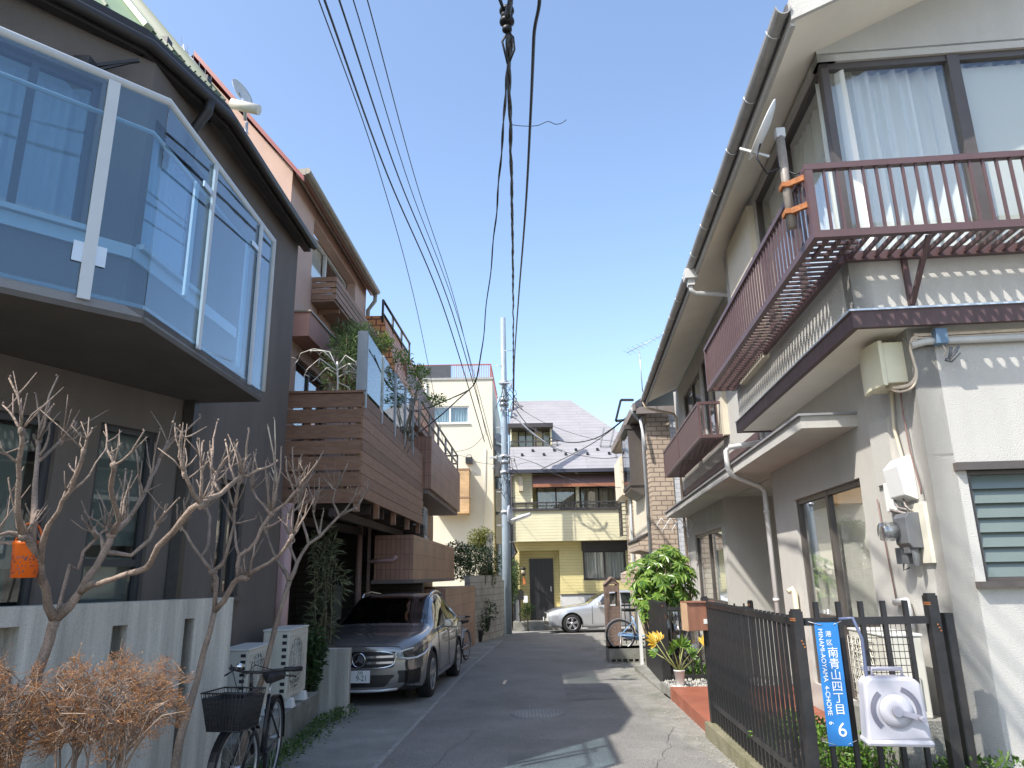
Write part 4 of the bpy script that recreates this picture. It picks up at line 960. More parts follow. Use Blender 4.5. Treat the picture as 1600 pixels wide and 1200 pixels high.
# awning bracket on the upper wall
q = pl(150, 95, (UC.x+.03, UC.y-.03), 45); m = MB(); m.bar((q.x,q.y,q.z-.05),(q.x+.28,q.y+.15,q.z+.12),.03); m.bar((q.x,q.y,q.z-.1),(q.x+.28,q.y+.15,q.z+.12),.02); m.box(q.x-.12,q.x+.02,q.y-.12,q.y+.02,q.z-.12,q.z-.04)
m.build('awning_bracket', BLACKM, GH)
# dish and antennas
q = at(385, 200, 9.3)
o = wthing('satellite_dish', 'round white satellite dish with a wide feed housing above the grey house roof', 'satellite dish', (q.x, 9.3, q.z-.45))
m = MB(); m.tube([(q.x,9.3,q.z-.45),(q.x,9.3,q.z+.1)], .025, 8); m.build('mast', GALV, o)
c = at(375, 146, 9.35); D = Vector((.9,-.35,.35)).normalized(); m = MB(Matrix.Translation(c) @ D.to_track_quat('Z','Y').to_matrix().to_4x4()); m.lathe([(0,0),(.1,.01),(.18,.035),(.21,.05),(.205,.04),(.1,-.01),(0,-.02)], n=28, caps=False); m.build('reflector', M('dull white enamel', (.55,.55,.53), .5, .08, 8), o)
a, b = at(362, 162, 9.1), at(405, 172, 9.1); m = MB(); m.tube([a, b], .075, 12); m.build('feed_housing', M('cream housing', (.66,.6,.52), .5, .1, 10), o)
m = MB(); m.bar(c, (a+b)/2, .03); m.tube([(a+b)/2, at(383,188,9.25)], .025, 6); m.build('feed_arm', GALV, o)
def yagi(name, label, base, top, boom, els, L, r=.006, tilt=0):
    o = wthing(name, label, 'antenna', tuple(base)); m = MB(); m.tube([base, top], .014, 6); m.build('mast', GALV, o)
    m = MB(); a, b = Vector(boom[0]), Vector(boom[1]); m.tube([a, b], .01, 6); m.build('boom', GALV, o)
    d = (b-a).normalized(); x = d.cross(Vector((0,0,1))).normalized(); m = MB()
    for k in range(els):
        p = a.lerp(b, k/(els-1)); l = L*(1-.35*k/(els-1)); m.tube([p-x*l/2, p+x*l/2], r*.7, 4)
    m.build('elements', GALV, o); return o
yagi('tv_antenna', 'thin television antenna rising behind the green roof', at(300,150,10.5), at(287,70,10.5), (at(284,72,10.5), at(330,128,10.7)), 6, .5)
# ---------------------------------------------------------------- retaining wall with slots
RWE = Vector((-2.50, 6.62, 0)); dW = Vector((.89,1.72,0)).normalized(); azW = math.degrees(math.atan2(dW.x, dW.y)); L = 4.2; W0 = RWE-dW*L
def wu(u, v): q = pl(u, v, RWE, azW); return (Vector((q.x,q.y,0))-W0).dot(dW), q.z
h = []
for (ul, ur, vt, vb) in ((-60, 30, 985, 1220), (176, 200, 978, 1030), (289, 304, 967, 1300)):
    a, z1 = wu(ul, vt); b, _ = wu(ur, vt); _, z0 = wu(ur, vb); h.append((a, b, max(z0, .12), z1))
m = MB(SX(W0, azW)); m.wall(L, -.3, 1.44, .22, h); 
for (a,b,z0,z1) in h: m.box(a-.01,b+.01,.17,.21,z0-.01,z1+.01)
m.poly([(0,0,1.43),(L,0,1.43),(L,.22,1.43),(0,.22,1.43)]) if 0 else None
tag(m.build('retaining_wall', CONC, bevel=0), 'board marked grey concrete wall with narrow slots in front of the grey house', 'wall')
m = MB(); m.prism([(-8,-1),(-2.0,-1),(-2.05,3),(-2.1,6.4),(-2.45,6.5),(-4.2,5.7),(-8,3.4)], -.5, .05); tag(m.build('planting_bed', SOIL), None, None, kind='structure')
# ledge with the outdoor units
m = MB(); m.prism([(-3.16,6.75),(-2.50,6.75),(-2.53,9.84),(-3.05,9.84)], -.4, .2); tag(m.build('concrete_ledge', CONC2, bevel=.012), 'low mossy concrete ledge carrying the outdoor air conditioners', 'ledge')
q = zat(452, 1080, .2)
ac_unit('taller white air conditioner at the far end of the mossy concrete ledge', .80, .72, .3, (-2.72, 8.95, .2), PI/2+.02, group='air conditioners on the ledge')
ac_unit('lower white air conditioner nearer the board marked wall on the ledge', .76, .60, .3, (-2.84, 8.0, .2), PI/2+.02, group='air conditioners on the ledge')
q = zat(425, 1085, .21); m = MB(); rnd = random.Random(3); o = wthing('white_bag', 'crumpled white plastic bag lying on the concrete ledge', 'bag', (q.x, q.y-.9, .2)); rings = []
for j in range(7):
    t = j/6; r = .11*math.sin(PI*min(.95,max(.12,t))); rings.append([m.pt((-2.62+.0, q.y-1.25+.4*t*1.0, .2+.09) + 0*Vector((0,0,0)) if False else (-2.62+r*1.1*math.cos(2*PI*i/12)*(1+rnd.gauss(0,.12)), 7.35+.38*t, .2+.08+r*.75*math.sin(2*PI*i/12)*(1+rnd.gauss(0,.12)))) for i in range(12)])
for j in range(6):
    for i in range(12): m.face([rings[j][i], rings[j][(i+1)%12], rings[j+1][(i+1)%12], rings[j+1][i]], True)
m.face(rings[0][::-1]); m.face(rings[-1]); m.build('bag', M('white plastic film', (.7,.73,.78), .35, .06, 20), o)
m = MB(); m.box(-2.98,-2.72,6.95,7.2,.2,.42); tag(m.build('small_carton', M('white carton', (.55,.55,.58), .7, .4, 25), bevel=.01), 'small white printed carton on the ledge behind the black bicycle basket', 'carton')
# low gate wall
m = MB(); a, b = gat(520,1112), gat(547,1119); m.prism([(-2.24,10.2),(-2.24,10.33),(-3.2,10.4),(-3.2,10.27)], G(10.3)-.2, .68); tag(m.build('gate_wall', CONC, bevel=.01), 'short plain concrete wall end in front of the dark car', 'wall')
bush('evergreen_bush', 'dark evergreen bush squeezed between the ledge and the short concrete wall', 'bush', (-2.72,10.02,.55), (.28,.2,.55), 1100, .09, .045, GRND, 7, (-2.7,10.0,G(10)), 41, 7)
# weeds by the ledge
rnd = random.Random(6); m = MB()
for k in range(1500):
    y = rnd.uniform(7.0,10.5); x = -2.45+abs(rnd.gauss(0,.12))+(.05 if y>9.8 else 0); z = G(y)+rnd.uniform(0,.08)*(1 if y<9 else 1.6); p = Vector((x,y,z)); m.leaf(p, (rnd.gauss(.3,1),rnd.gauss(0,1),rnd.uniform(.1,.9)), (rnd.gauss(0,.5),rnd.gauss(0,.5),1), rnd.uniform(.03,.07), rnd.uniform(.012,.03))
tag(m.build('weeds', GRNM), 'weeds growing along the foot of the mossy ledge', 'weeds', None, 'stuff')
# ---------------------------------------------------------------- pollarded trees
def tree(name, label, Y, limbs, shoots, seed, base_z, group):
    rnd = random.Random(seed)
    u, v, r = limbs[0][0]; b = at(u, v, Y); d = at(limbs[0][1][0], limbs[0][1][1], Y)-b
    base = Vector((b.x, b.y, base_z)) if b.z < base_z+.05 else b-d*((b.z-base_z)/max(.1,d.z))
    o = wthing(name, label, 'tree', tuple(base), group)
    tr = MB(); cr = MB(); nodes = {}
    def P(u, v, dy): return at(u, v, Y+dy)
    for li, L in enumerate(limbs):
        key = (L[0][0], L[0][1]); dy0 = nodes.get(key, 0.0); sl = rnd.uniform(-.004,.004) if li else 0
        path = []; rad = []; acc = dy0; pu = None
        for (u, v, r) in L:
            if pu: acc += math.hypot(u-pu[0], v-pu[1])*sl
            pu = (u, v); nodes[(u, v)] = acc; path.append(P(u, v, acc)); rad.append(r*(.58 if Y < 5 else .46)*Y/FPX)
        if li == 0: path = [base-Vector((0,0,.1))]+path; rad = [rad[0]*1.25]+rad
        # soften: subdivide with a little wobble
        pp, rr = [path[0]], [rad[0]]
        for a, b2, ra, rb in zip(path, path[1:], rad, rad[1:]):
            l = (b2-a).length; mid = (a+b2)/2+Vector((rnd.uniform(-1,1), rnd.uniform(-1,1), rnd.uniform(-1,1)))*min(.02, l*.06); pp += [mid, b2]; rr += [(ra+rb)/2*rnd.uniform(.93,1.1), rb*rnd.uniform(.95,1.12)]
        (tr if li == 0 else cr).tube(pp, rr, 8)
    ti = MB()
    for s in shoots:
        (u0, v0, u1, v1) = s[:4]; dy = min(nodes.items(), key=lambda kv: (kv[0][0]-u0)**2+(kv[0][1]-v0)**2)[1]
        a = P(u0, v0, dy); b = P(u1, v1, dy+rnd.uniform(-.12,.12)); l = (b-a).length; n = 4; pts = [a]
        bow = Vector((rnd.uniform(-.06,.06)*l, rnd.uniform(-.1,.1)*l, -.08*l))
        for k in range(1, n+1): t = k/n; pts.append(a.lerp(b, t)+bow*math.sin(PI*t)+Vector((rnd.uniform(-1,1),rnd.uniform(-1,1),rnd.uniform(-1,1)))*.008)
        r0 = (s[4] if len(s) > 4 else 3.0)*.72; cr.tube(pts, [r0*Y/FPX*(1-.5*k/n) for k in range(n+1)], 6)
        cr.lathe([(.0045,0),(.006,.008),(.003,.014)], b, n=6)
        for k in range(rnd.randint(0,2)):
            t = rnd.uniform(.3,.85); p = a.lerp(b, t)+bow*math.sin(PI*t); dd = Vector((rnd.gauss(0,.6), rnd.gauss(0,.6), rnd.uniform(.4,1))).normalized(); cr.tube([p, p+dd*.05, p+dd*rnd.uniform(.07,.16)+Vector((0,0,.02))], [.005,.004,.002], 5)
    # random shoots from every limb end
    for L in limbs[1:]:
        u, v, r = L[-1]; c = P(u, v, nodes[(u, v)])
        for k in range(rnd.randint(3,5)):
            d = Vector((rnd.gauss(0,.45), rnd.gauss(0,.5), 1)).normalized(); l = rnd.uniform(.12,.34); cr.tube([c, c+d*l*.5+Vector((rnd.uniform(-.02,.02),rnd.uniform(-.02,.02),0)), c+d*l], [.0045,.0035,.002], 5)
        cr.lathe([(.004,-.03),(r*Y/FPX*.85,-.012),(r*Y/FPX*.9,.005),(.004,.02)], c, n=8)
    tr.build('trunk', BARK, o); cr.build('crown', BARK, o); return o
T1L = [[(20,1200,15),(52,1090,13),(76,1005,12),(86,968,13)],
 [(86,968,13),(72,920,10),(62,882,9),(50,850,10),(36,838,8)],
 [(36,838,8),(28,772,6),(29,722,6),(34,672,5)], [(50,850,10),(55,755,6),(58,722,6),(60,690,5)], [(58,722,6),(78,705,4.5),(96,688,4)],
 [(62,882,9),(66,850,7),(92,798,5),(110,768,5),(122,735,4.5),(131,704,4)], [(36,838,8),(12,832,4),(-10,838,3)], [(50,850,10),(10,848,3.5),(-6,852,3)],
 [(86,968,13),(125,925,10),(150,886,9),(163,862,9),(174,836,9)], [(174,836,9),(186,815,6),(176,778,6),(175,748,6),(178,726,6)],
 [(174,836,9),(200,812,7),(222,778,6),(236,745,5.5),(250,716,5),(262,692,4.5)], [(163,862,9),(158,838,4),(147,828,3.5)],
 [(88,962,7),(98,925,5),(109,882,5),(121,890,4),(130,862,4.5),(150,842,3.5),(166,826,3)],
 [(125,925,9),(142,913,8),(165,908,7),(188,900,7),(215,893,7),(235,880,7),(270,832,7),(298,796,6.5),(314,787,7)],
 [(163,862,7),(205,868,5),(235,842,4.5),(244,822,4.5)], [(314,787,7),(345,772,5),(367,752,5),(376,744,4)], [(314,787,7),(302,772,4.5),(288,738,3.5)], [(314,787,7),(332,770,4.5),(337,742,4)]]
T1S = [(34,672,5,632),(34,672,16,590),(30,722,0,695),(36,838,13,750),(60,690,88,588,3.2),(60,690,80,624),(58,700,54,616),(60,690,84,634),(62,712,80,660),(96,688,115,660),(96,688,125,678),(96,690,100,670),(131,704,144,672,3),(122,735,108,728),(110,768,165,704,2.8),(92,798,120,735),(66,845,40,790),
 (178,726,165,666,3.4),(178,728,224,674,2.8),(186,815,196,735),(190,815,206,738),(195,815,185,745),(205,808,217,735),(222,778,213,700),(236,745,228,690),(236,745,250,672),(250,716,312,650,4),(200,812,198,742),(166,826,132,800),(150,842,128,808),
 (244,822,280,780,3.5),(244,822,262,790),(288,738,270,662,3),(288,738,281,668),(337,742,341,658,2.6),(337,742,370,690),(376,744,388,672,3.2),(376,744,433,722,3.5),(314,787,318,692),(314,787,309,688),(367,752,352,690),(345,772,330,700),(302,772,284,720),(36,838,60,800),(50,850,30,800)]
T2L = [[(272,1205,14),(294,1110,12),(318,1020,10),(335,955,9)], [(335,955,9),(338,905,8),(333,893,8)], [(333,893,8),(314,870,5),(290,832,4),(283,824,3.5)], [(314,870,5),(326,848,5.5),(328,808,5),(322,795,4.5)],
 [(333,893,7),(350,880,6),(358,850,5.5),(366,818,5),(367,795,4)], [(335,955,9),(360,920,8),(373,904,9),(384,902,7)], [(373,904,8),(374,868,6),(390,858,6),(408,826,5.5),(424,802,6)], [(384,902,7),(420,880,5.5),(446,856,5),(456,838,4)],
 [(424,802,6),(445,788,5),(460,770,5),(466,764,4)], [(374,868,5),(368,845,4),(366,820,3)], [(424,802,6),(412,790,3.5),(395,765,3)], [(408,826,4),(440,812,3),(452,805,3)]]
T2S = [(322,795,300,745),(322,795,330,735),(367,795,352,730),(367,795,372,740),(367,795,392,718),(424,802,416,722,2.6),(424,802,428,655,2.6),(424,802,418,665),(424,802,440,700),(466,764,472,712),(466,764,495,722),(466,764,458,700),(460,770,446,716),(446,856,470,800),(456,838,480,790),(384,902,400,850),(283,824,276,790),(283,824,288,780),(395,765,384,720),(395,765,400,705),(452,805,480,770),(366,818,400,808,2.4),(420,880,460,845,2.6)]
T3L = [[(398,1100,10),(412,1055,9),(430,980,8),(452,908,8)], [(452,908,8),(442,888,5.5),(428,866,4.5),(416,832,4)], [(452,908,8),(464,880,6),(482,850,5.5),(500,838,5),(530,806,4.5),(556,794,4)], [(482,850,5),(474,820,4),(466,792,4)], [(464,880,5),(452,850,4),(456,838,4)],
 [(530,806,4.5),(520,785,3.5),(524,765,3)], [(500,838,4),(492,812,3),(490,798,3)]]
T3S = [(466,792,468,735),(466,792,478,728),(466,792,505,705,2.8),(524,765,505,748),(524,765,530,735),(524,765,543,722,2.6),(556,794,576,752,2.6),(556,794,566,770),(530,806,560,760),(416,832,404,800),(416,832,420,790),(490,798,480,750),(490,798,500,745),(500,838,505,796),(456,838,440,800),(466,792,496,765)]
TG = 'pollarded trees in front of the grey house'
tree('pollarded_tree', 'bare pollarded tree nearest the camera carrying the orange bucket', 4.3, T1L, T1S, 11, .05, TG)
tree('pollarded_tree', 'bare pollarded tree rising before the right end of the slotted concrete wall', 5.4, T2L, T2S, 12, .05, TG)
tree('pollarded_tree', 'thin bare tree leaning over the outdoor air conditioners', 6.9, T3L, T3S, 13, .05, TG)
# bucket
c = at(41, 872, 4.02); s = 4.02/FPX; o = wthing('orange_bucket', 'small orange plastic bucket hung from a bare branch', 'bucket', (c.x, c.y, c.z-29*s))
OR = M('orange plastic', (.85,.16,.015), .4, .05, 6); z0 = c.z-29*s; m = MB()
m.lathe([(0,.0),(17*s,0),(20*s,48*s),(21*s,49*s),(21*s,54*s),(19*s,54*s),(16*s,6*s),(0,5*s)], (c.x,c.y,z0), n=28); m.build('pail', OR, o)
m = MB(); m.tube([(c.x+20*s*math.cos(a), c.y, z0+50*s+32*s*math.sin(a)) for a in [PI*k/14 for k in range(15)]], .006, 6); m.build('handle', OR, o)
m = MB(); rnd = random.Random(12)
for k in range(90):
    a = rnd.uniform(-PI,0); zz = rnd.choice((.12,.16,.24,.33,.45,.52,.58,.62))*48*s; w = rnd.uniform(.03,.13); hh = rnd.uniform(1,3)*s; r = (17+3*zz/(48*s))*s+.0012
    m.poly([(c.x+r*math.cos(a),c.y+r*math.sin(a),z0+zz),(c.x+r*math.cos(a+w),c.y+r*math.sin(a+w),z0+zz),(c.x+r*math.cos(a+w),c.y+r*math.sin(a+w),z0+zz+hh),(c.x+r*math.cos(a),c.y+r*math.sin(a),z0+zz+hh)])
m.build('print', M('dark print', (.14,.05,.05), .6, .3, 30), o)
# twiggy shrubs
def twig_shrub(name, label, c, rx, ry, rz, n, seed, base):
    rnd = random.Random(seed); o = wthing(name, label, 'shrub', base, 'twiggy shrubs below the trees'); tw = MB(); tp = MB(); c = Vector(c); B = Vector(base)
    nodes = []
    for k in range(11):
        a = rnd.uniform(0,2*PI); q = rnd.uniform(.1,.75); e = c+Vector((math.cos(a)*rx*q, math.sin(a)*ry*q, rnd.uniform(-.55,.2)*rz)); b = B+Vector((math.cos(a)*.09, math.sin(a)*.07, 0)); mid = b.lerp(e,.5)+Vector((rnd.uniform(-.05,.05),rnd.uniform(-.05,.05),.03))
        tw.tube([b, mid, e], [.011,.008,.004], 5)
        for j in range(7):
            f = e+Vector((rnd.gauss(0,.4)*rx, rnd.gauss(0,.4)*ry, rnd.uniform(0,.6)*rz)); tw.tube([mid.lerp(e, rnd.uniform(.4,1)), e.lerp(f,.6)+Vector((0,0,rnd.uniform(-.02,.02))), f], [.0045,.0035,.0025], 4); nodes.append(f)
        nodes.append(e)
    for k in range(n):
        while True:
            v = Vector((rnd.uniform(-1,1), rnd.uniform(-1,1), rnd.uniform(-.75,1)))
            if .35 < v.length < 1: break
        lay = .06*math.sin(v.x*9+v.y*7); t = c+Vector((v.x*rx*(1.06 if rnd.random()<.1 else 1), v.y*ry, v.z*rz*.95+lay)); s = min(nodes, key=lambda q: (q-t).length_squared); mid = s.lerp(t,.55)+Vector((rnd.gauss(0,.02),rnd.gauss(0,.02),rnd.gauss(-.01,.02)))
        tw.tube([s, mid, t], [.0019,.0015,.001], 3, False)
        for j in range(3):
            d = Vector((rnd.gauss(v.x,.6), rnd.gauss(v.y,.6), rnd.gauss(.35,.5))).normalized(); p = mid.lerp(t, rnd.uniform(.5,1)); q = p+d*rnd.uniform(.025,.055); tp.tube([p, q], [.0012,.0008], 3, False)
            if j < 2: tp.leaf(q, d, (rnd.gauss(0,1),rnd.gauss(0,1),.5), .013, .0052)
    tw.build('branches', M('grey brown twigs', (.24,.175,.13), .8, .3, 20), o); tp.build('twig_tips', MLEAF('orange twig tips', (.25,.095,.04), (.5,.25,.085), .15), o)
c = at(168, 1105, 3.95); twig_shrub('twiggy_shrub', 'leafless orange tipped shrub in the middle of the planting bed', (c.x, c.y, c.z), .37, .34, .255, 1250, 3, (c.x, c.y, .05))
c = at(-40, 1140, 3.7); twig_shrub('twiggy_shrub', 'reddish twiggy shrub cut off by the left picture edge', (c.x, c.y, c.z), .34, .34, .33, 1050, 4, (c.x, c.y, .05))
# ================================================================ pink house with the timber deck
PHc = Vector((-3.72, 11.0, 0)); PH = wthing('pink_house', 'pink three storey house with dark timber deck built out over the dark car', 'house', (-5, 13, G(13)))
PX = SX(PHc, 2.2); PL_ = 5.3
pe = PHc+Vector((math.sin(math.radians(2.2)), math.cos(math.radians(2.2)),0))*PL_
m = MB(PX); m.wall(PL_, 2.75, 8.42, .2, [(.75, 2.6, 3.0, 5.3), (1.25, 4.3, 7.0, 8.15)]); m.xf = None
f0 = [(-3.72,11.0,2.75),(-3.72,11.0,8.42),(-5.6,11.0,10.6),(-7.5,11.0,8.42),(-7.5,11.0,2.75)]
m.poly(f0[::-1]); m.poly([(pe.x,pe.y,2.75),(pe.x,pe.y,8.42),(-5.6,pe.y,10.6),(-7.5,pe.y,8.42),(-7.5,pe.y,2.75)])
m.poly([(-3.72,11.0,2.76),(-7.5,11,2.76),(-7.5,pe.y,2.76),(pe.x,pe.y,2.76)])
m.build('upper_wall', PINK, PH)
m = MB(); m.poly([(-3.5,10.88,8.2),(pe.x+.2,pe.y+.1,8.2),(-5.6,pe.y+.1,10.75),(-5.6,10.88,10.75)]); m.poly([(-5.6,10.88,10.75),(-5.6,pe.y+.1,10.75),(-7.7,pe.y+.1,8.3),(-7.7,10.88,8.3)])
rf = m.build('roof', M('red metal roof', (.26,.055,.045), .45, .1), PH)
m = MB(); m.extr([(-3.48,10.86,8.13),(-3.48,10.86,8.22),(-5.6,10.86,10.80),(-5.6,10.86,10.70)], (0,.05,0)); m.build('verge', M('red metal roof', (.26,.055,.045)), rf)
m = MB(); a = Vector((-3.56,10.95,8.36)); b = Vector((pe.x+.16,pe.y+.15,8.36)); m.bar(a,b,.16,.12); m.tube([a+Vector((.1,0,.02)), b+Vector((.1,0,.02))], .06, 8); 
m.tube([b+Vector((.05,-.05,0)), b+Vector((.05,-.1,-.25)), b+Vector((-.1,-.15,-.5)), b+Vector((-.1,-.15,-3))], .05, 8)
m.build('gutter', M('taupe gutter', (.3,.26,.2), .5, .08), PH)
WWH = M('white window frame', (.7,.7,.68), .4, .04)
f = window(PX, 1.25, 4.3, 7.0, 8.15, PH, fr=WWH, panes=2, glass=GLASSW, inset=.22)
m = MB(PX); m.box(1.3,2.7,.3,.31,7.02,8.1); m.build('blind', M('beige roller blind', (.62,.57,.5)), f)
window(PX, .75, 2.6, 3.0, 5.3, PH, fr=BRONZE, panes=2, glass=GLASSW, inset=.08)
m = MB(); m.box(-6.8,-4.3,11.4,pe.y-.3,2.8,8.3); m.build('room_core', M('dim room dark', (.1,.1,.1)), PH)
# ledge box
m = MB(PX); m.box(.3,4.6,-.34,-.002,5.50,5.92); m.build('wall_box', M('deeper pink stucco', (.43,.24,.2), .85, .08, 2, .4, 120), PH)
m = MB(PX); m.box(.27,4.63,-.37,-.002,5.92,5.95); m.build('box_cap', M('taupe gutter', (.3,.26,.2)), PH)
# small timber balcony
m = MB(PX); 
for k in range(4):
    z = 6.55+k*.115; m.box(1.3,5.0,-.47,-.44,z,z+.095); m.box(1.3,1.33,-.44,-.01,z,z+.095)
m.box(1.3,5.0,-.44,-.01,6.5,6.54)
b2 = m.build('balcony', WOODD, PH)
m = MB(PX)
for u in (1.7,2.6,3.5,4.4): m.box(u,u+.06,-.42,-.01,6.42,6.5)
m.each('joist', WOODD, b2)
# deck
DX0, DY0, DY1 = -2.17, 10.2, 15.9
dk = PH
def dx(y): return DX0+(y-DY0)*math.tan(math.radians(1.7))
m = MB()
for k in range(9):
    z0 = 2.70+k*.168; m.prism([(dx(DY0),DY0),(dx(DY1),DY1-(.12 if k%2 else 0)),(dx(DY1)-.035,DY1-(.12 if k%2 else 0)),(dx(DY0)-.035,DY0)], z0, z0+.160)
for k in range(7):
    z0 = 2.62+k*.232; m.box(-3.78,dx(DY0)-.036,DY0,DY0+.03,z0,z0+.2)
m.build('deck_boards', WOODD, PH)
m = MB()
for x in (-2.24,-3.0,-3.74): m.box(x-.04,x+.04,DY0+.032,DY0+.11,2.5,4.22)
for y in (11.6,13.0,14.4,15.7): m.box(dx(y)-.12,dx(y)-.037,y-.04,y+.04,2.5,4.2)
m.box(-3.8,dx(DY0)-.02,DY0-.02,DY0+.12,4.225,4.26)
m.each('deck_post', WOODD, PH)
m = MB(); m.prism([(dx(DY0)-.13,DY0+.15),(dx(DY1)-.13,DY1),(-5.0,DY1),(-3.8,DY0+.15)], 2.72, 2.80)
for y in (10.5,11.5,12.5,13.5,14.5,15.5): m.box(-4.8,dx(y)-.15,y-.04,y+.04,2.56,2.715)
m.bar((-3.5,10.3,2.48),(-2.9,15.8,2.48),.1,.14); m.bar((-2.6,10.3,2.5),(-2.45,15.8,2.5),.08,.12)
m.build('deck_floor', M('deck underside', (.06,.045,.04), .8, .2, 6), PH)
m = MB(); m.lathe([(.085,G(10)-.1),(.085,2.6)], (-3.12,9.98,0), n=16); m.build('deck_column', PIPEP, PH)
m = MB(); m.lathe([(.06,G(14.5)),(.06,2.6)], (-3.05,14.4,0), n=12); m.box(-2.93,-2.87,14.6,14.66,G(14.6),2.6); m.build('carport_post', M('dusty brown post', (.3,.2,.17), .6, .1), PH)
m = MB(); m.box(-7,-4.7,10.3,16.2,G(14)-.2,2.7); m.box(-4.7,-2.0,16.0,16.2,G(14)-.2,2.7); m.build('carport_wall', MBRICK('dark lap siding', (.075,.06,.052),(.085,.066,.055),(.035,.03,.028),2.5,.12,.01,.5,.7,.5,.15), PH)
m = MB(); m.box(-3.9,-3.72,15.9,15.99,.75,1.45); m.build('intercom', M('pale grey box', (.4,.4,.38), .5, .1), PH)
# glass windbreak on the deck
m = MB(); ys_ = [10.26,11.4,12.5,13.5,14.4]
for a, b in zip(ys_, ys_[1:]): m.extr([(dx(a),a+.02,4.26),(dx(b),b-.02,4.26),(dx(b),b-.02,5.14),(dx(a),a+.02,5.18)], (-.008,0,0))
wb = m.build('windbreak', MGLASS('smoked panel', (.6,.66,.64), .03), PH)
m = MB()
for y in ys_: m.box(dx(y)-.03,dx(y)+.02,y-.025,y+.025,4.0,5.16)
m.box(dx(10.22)-.13,dx(10.22)+.015,10.205,10.23,4.262,5.185)
m.each('frame_post', M('grey aluminium', (.33,.35,.36), .4, .08, metal=.4), wb)
# plants on the deck
rnd = random.Random(15)
def feathery(name, label, cat, base, blobs, n, L, W, mat, seed, stems=8, group=None):
    rnd = random.Random(seed); o = wthing(name, label, cat, tuple(base), group); m = MB(); st = MB()
    for (c, r) in blobs:
        c = Vector(c); leaves(m, rnd, c, r[0], r[1], r[2], n//len(blobs), L, W, .15, .15)
        for k in range(max(1, stems//len(blobs))):
            b = Vector(base)+Vector((rnd.uniform(-.15,.15), rnd.uniform(-.15,.15), 0)); e = c+Vector((rnd.uniform(-1,1)*r[0]*.7, rnd.uniform(-1,1)*r[1]*.7, rnd.uniform(0,1)*r[2])); st.tube([b, (b+e)/2+Vector((rnd.uniform(-.1,.1),rnd.uniform(-.1,.1),.05)), e], [.014,.01,.004], 5)
    m.build('foliage', mat, o); st.build('stem', M('plant stem', (.15,.12,.07)), o); return o
FE_ = MLEAF('feathery grey green', (.05,.09,.03), (.17,.24,.09), .3)
c = at(535,560,11.2)
feathery('feathery_evergreen', 'feathery green evergreen growing on the timber deck behind the glass windbreak', 'evergreen', (-2.75,11.6,2.8), [((-2.75,11.4,4.9),(.4,.4,.6)),((-2.6,11.9,5.5),(.4,.5,.4)),((-2.9,12.2,5.7),(.35,.4,.35)),((-2.55,12.8,5.0),(.35,.6,.6)),((-2.5,13.6,4.8),(.3,.5,.5))], 5200, .12, .018, FE_, 16, 14)
feathery('deck_shrub', 'airy shrub with light green sprays leaning out over the windbreak', 'shrub', (-2.4,13.3,2.8), [(at(600,535,12.2),(.16,.3,.12)),(at(628,560,13.0),(.18,.3,.14)),(at(650,600,13.6),(.2,.35,.22)),(at(680,625,14.6),(.25,.3,.1)),(at(655,580,13.6),(.2,.3,.06))], 900, .1, .03, MLEAF('airy green', (.08,.15,.03), (.26,.36,.08), .35), 17, 10)
# white branch ornament
c = at(528,600,10.5); o = wthing('white_branch', 'bare white painted branch standing at the timber deck corner', 'branch', (c.x, 10.5, 4.0)); m = MB(); rnd = random.Random(18)
m.tube([(c.x,10.5,4.0), at(528,600,10.5), at(527,565,10.5)], .014, 6)
for (pts) in ([(527,575),(515,550),(490,545),(470,552),(466,562)], [(527,570),(505,548),(485,548)], [(527,580),(500,560),(482,575),(476,585)], [(528,572),(540,555),(555,565),(560,578)], [(528,578),(545,568),(558,582),(562,592)], [(528,590),(545,580),(566,585)], [(527,585),(510,575),(495,590)], [(530,598),(545,605),(552,618)]):
    q = [at(u, v, 10.5+rnd.uniform(-.12,.12)) for u, v in pts]; m.tube(q, [.009*(1-.6*k/len(q)) for k in range(len(q))], 5)
    for k in range(5):
        a = q[rnd.randint(1,len(q)-1)]; b = a+Vector((rnd.uniform(-.14,.14),rnd.uniform(-.12,.12),rnd.uniform(-.14,.05))); m.tube([a,b], [.005,.002], 4)
m.build('branches', M('white painted twig', (.68,.66,.6), .7, .08), o)
feathery('nandina', 'grey green leafy bamboo like plant beside the dusty pink column', 'plant', (-2.85,10.75,G(10.7)), [((-2.8,10.75,.9),(.22,.25,.45)),((-2.72,10.8,1.55),(.24,.25,.35)),((-2.85,10.9,2.05),(.22,.2,.3))], 800, .15, .02, MLEAF('dusty green', (.09,.11,.055), (.24,.26,.14), .25), 19, 9)

# ================================================================ brown tiled house behind
TB = wthing('brown_tile_house', 'brown tile clad house with railed balcony and orange tiled upper storey', 'house', (-4, 19, G(19)))
TILEB = MBRICK('brown soldier tiles', (.29,.155,.105),(.34,.185,.125),(.15,.09,.065), .09, .29, .006, 0, .45, .5, .22)
TILEM = MBRICK('brown mosaic tiles', (.22,.11,.085),(.27,.14,.105),(.1,.06,.05), .12, .06, .005, .5, .5, .4, .2)
TILEO = MBRICK('orange roof tiles', (.62,.24,.08),(.7,.3,.11),(.22,.07,.03), .22, .16, .02, .5, .5, .8, .2)
def bx(y, x0): return x0+(y-15)*math.tan(math.radians(1.7))
m = MB(); 
m.prism([(bx(14.4,-1.97),14.4),(bx(21.5,-1.97),21.5),(bx(21.5,-3.4),21.5),(-2.75,14.4)], 1.55, 2.40); pb = m.build('planter_box', TILEB, TB)
m = MB(); m.prism([(bx(14.4,-1.95),14.38),(bx(21.5,-1.95),21.52),(bx(21.5,-3.5),21.5),(-2.8,14.38)], 1.48, 1.55); m.build('slab', M('brown grey slab', (.16,.13,.12), .8, .1), pb)
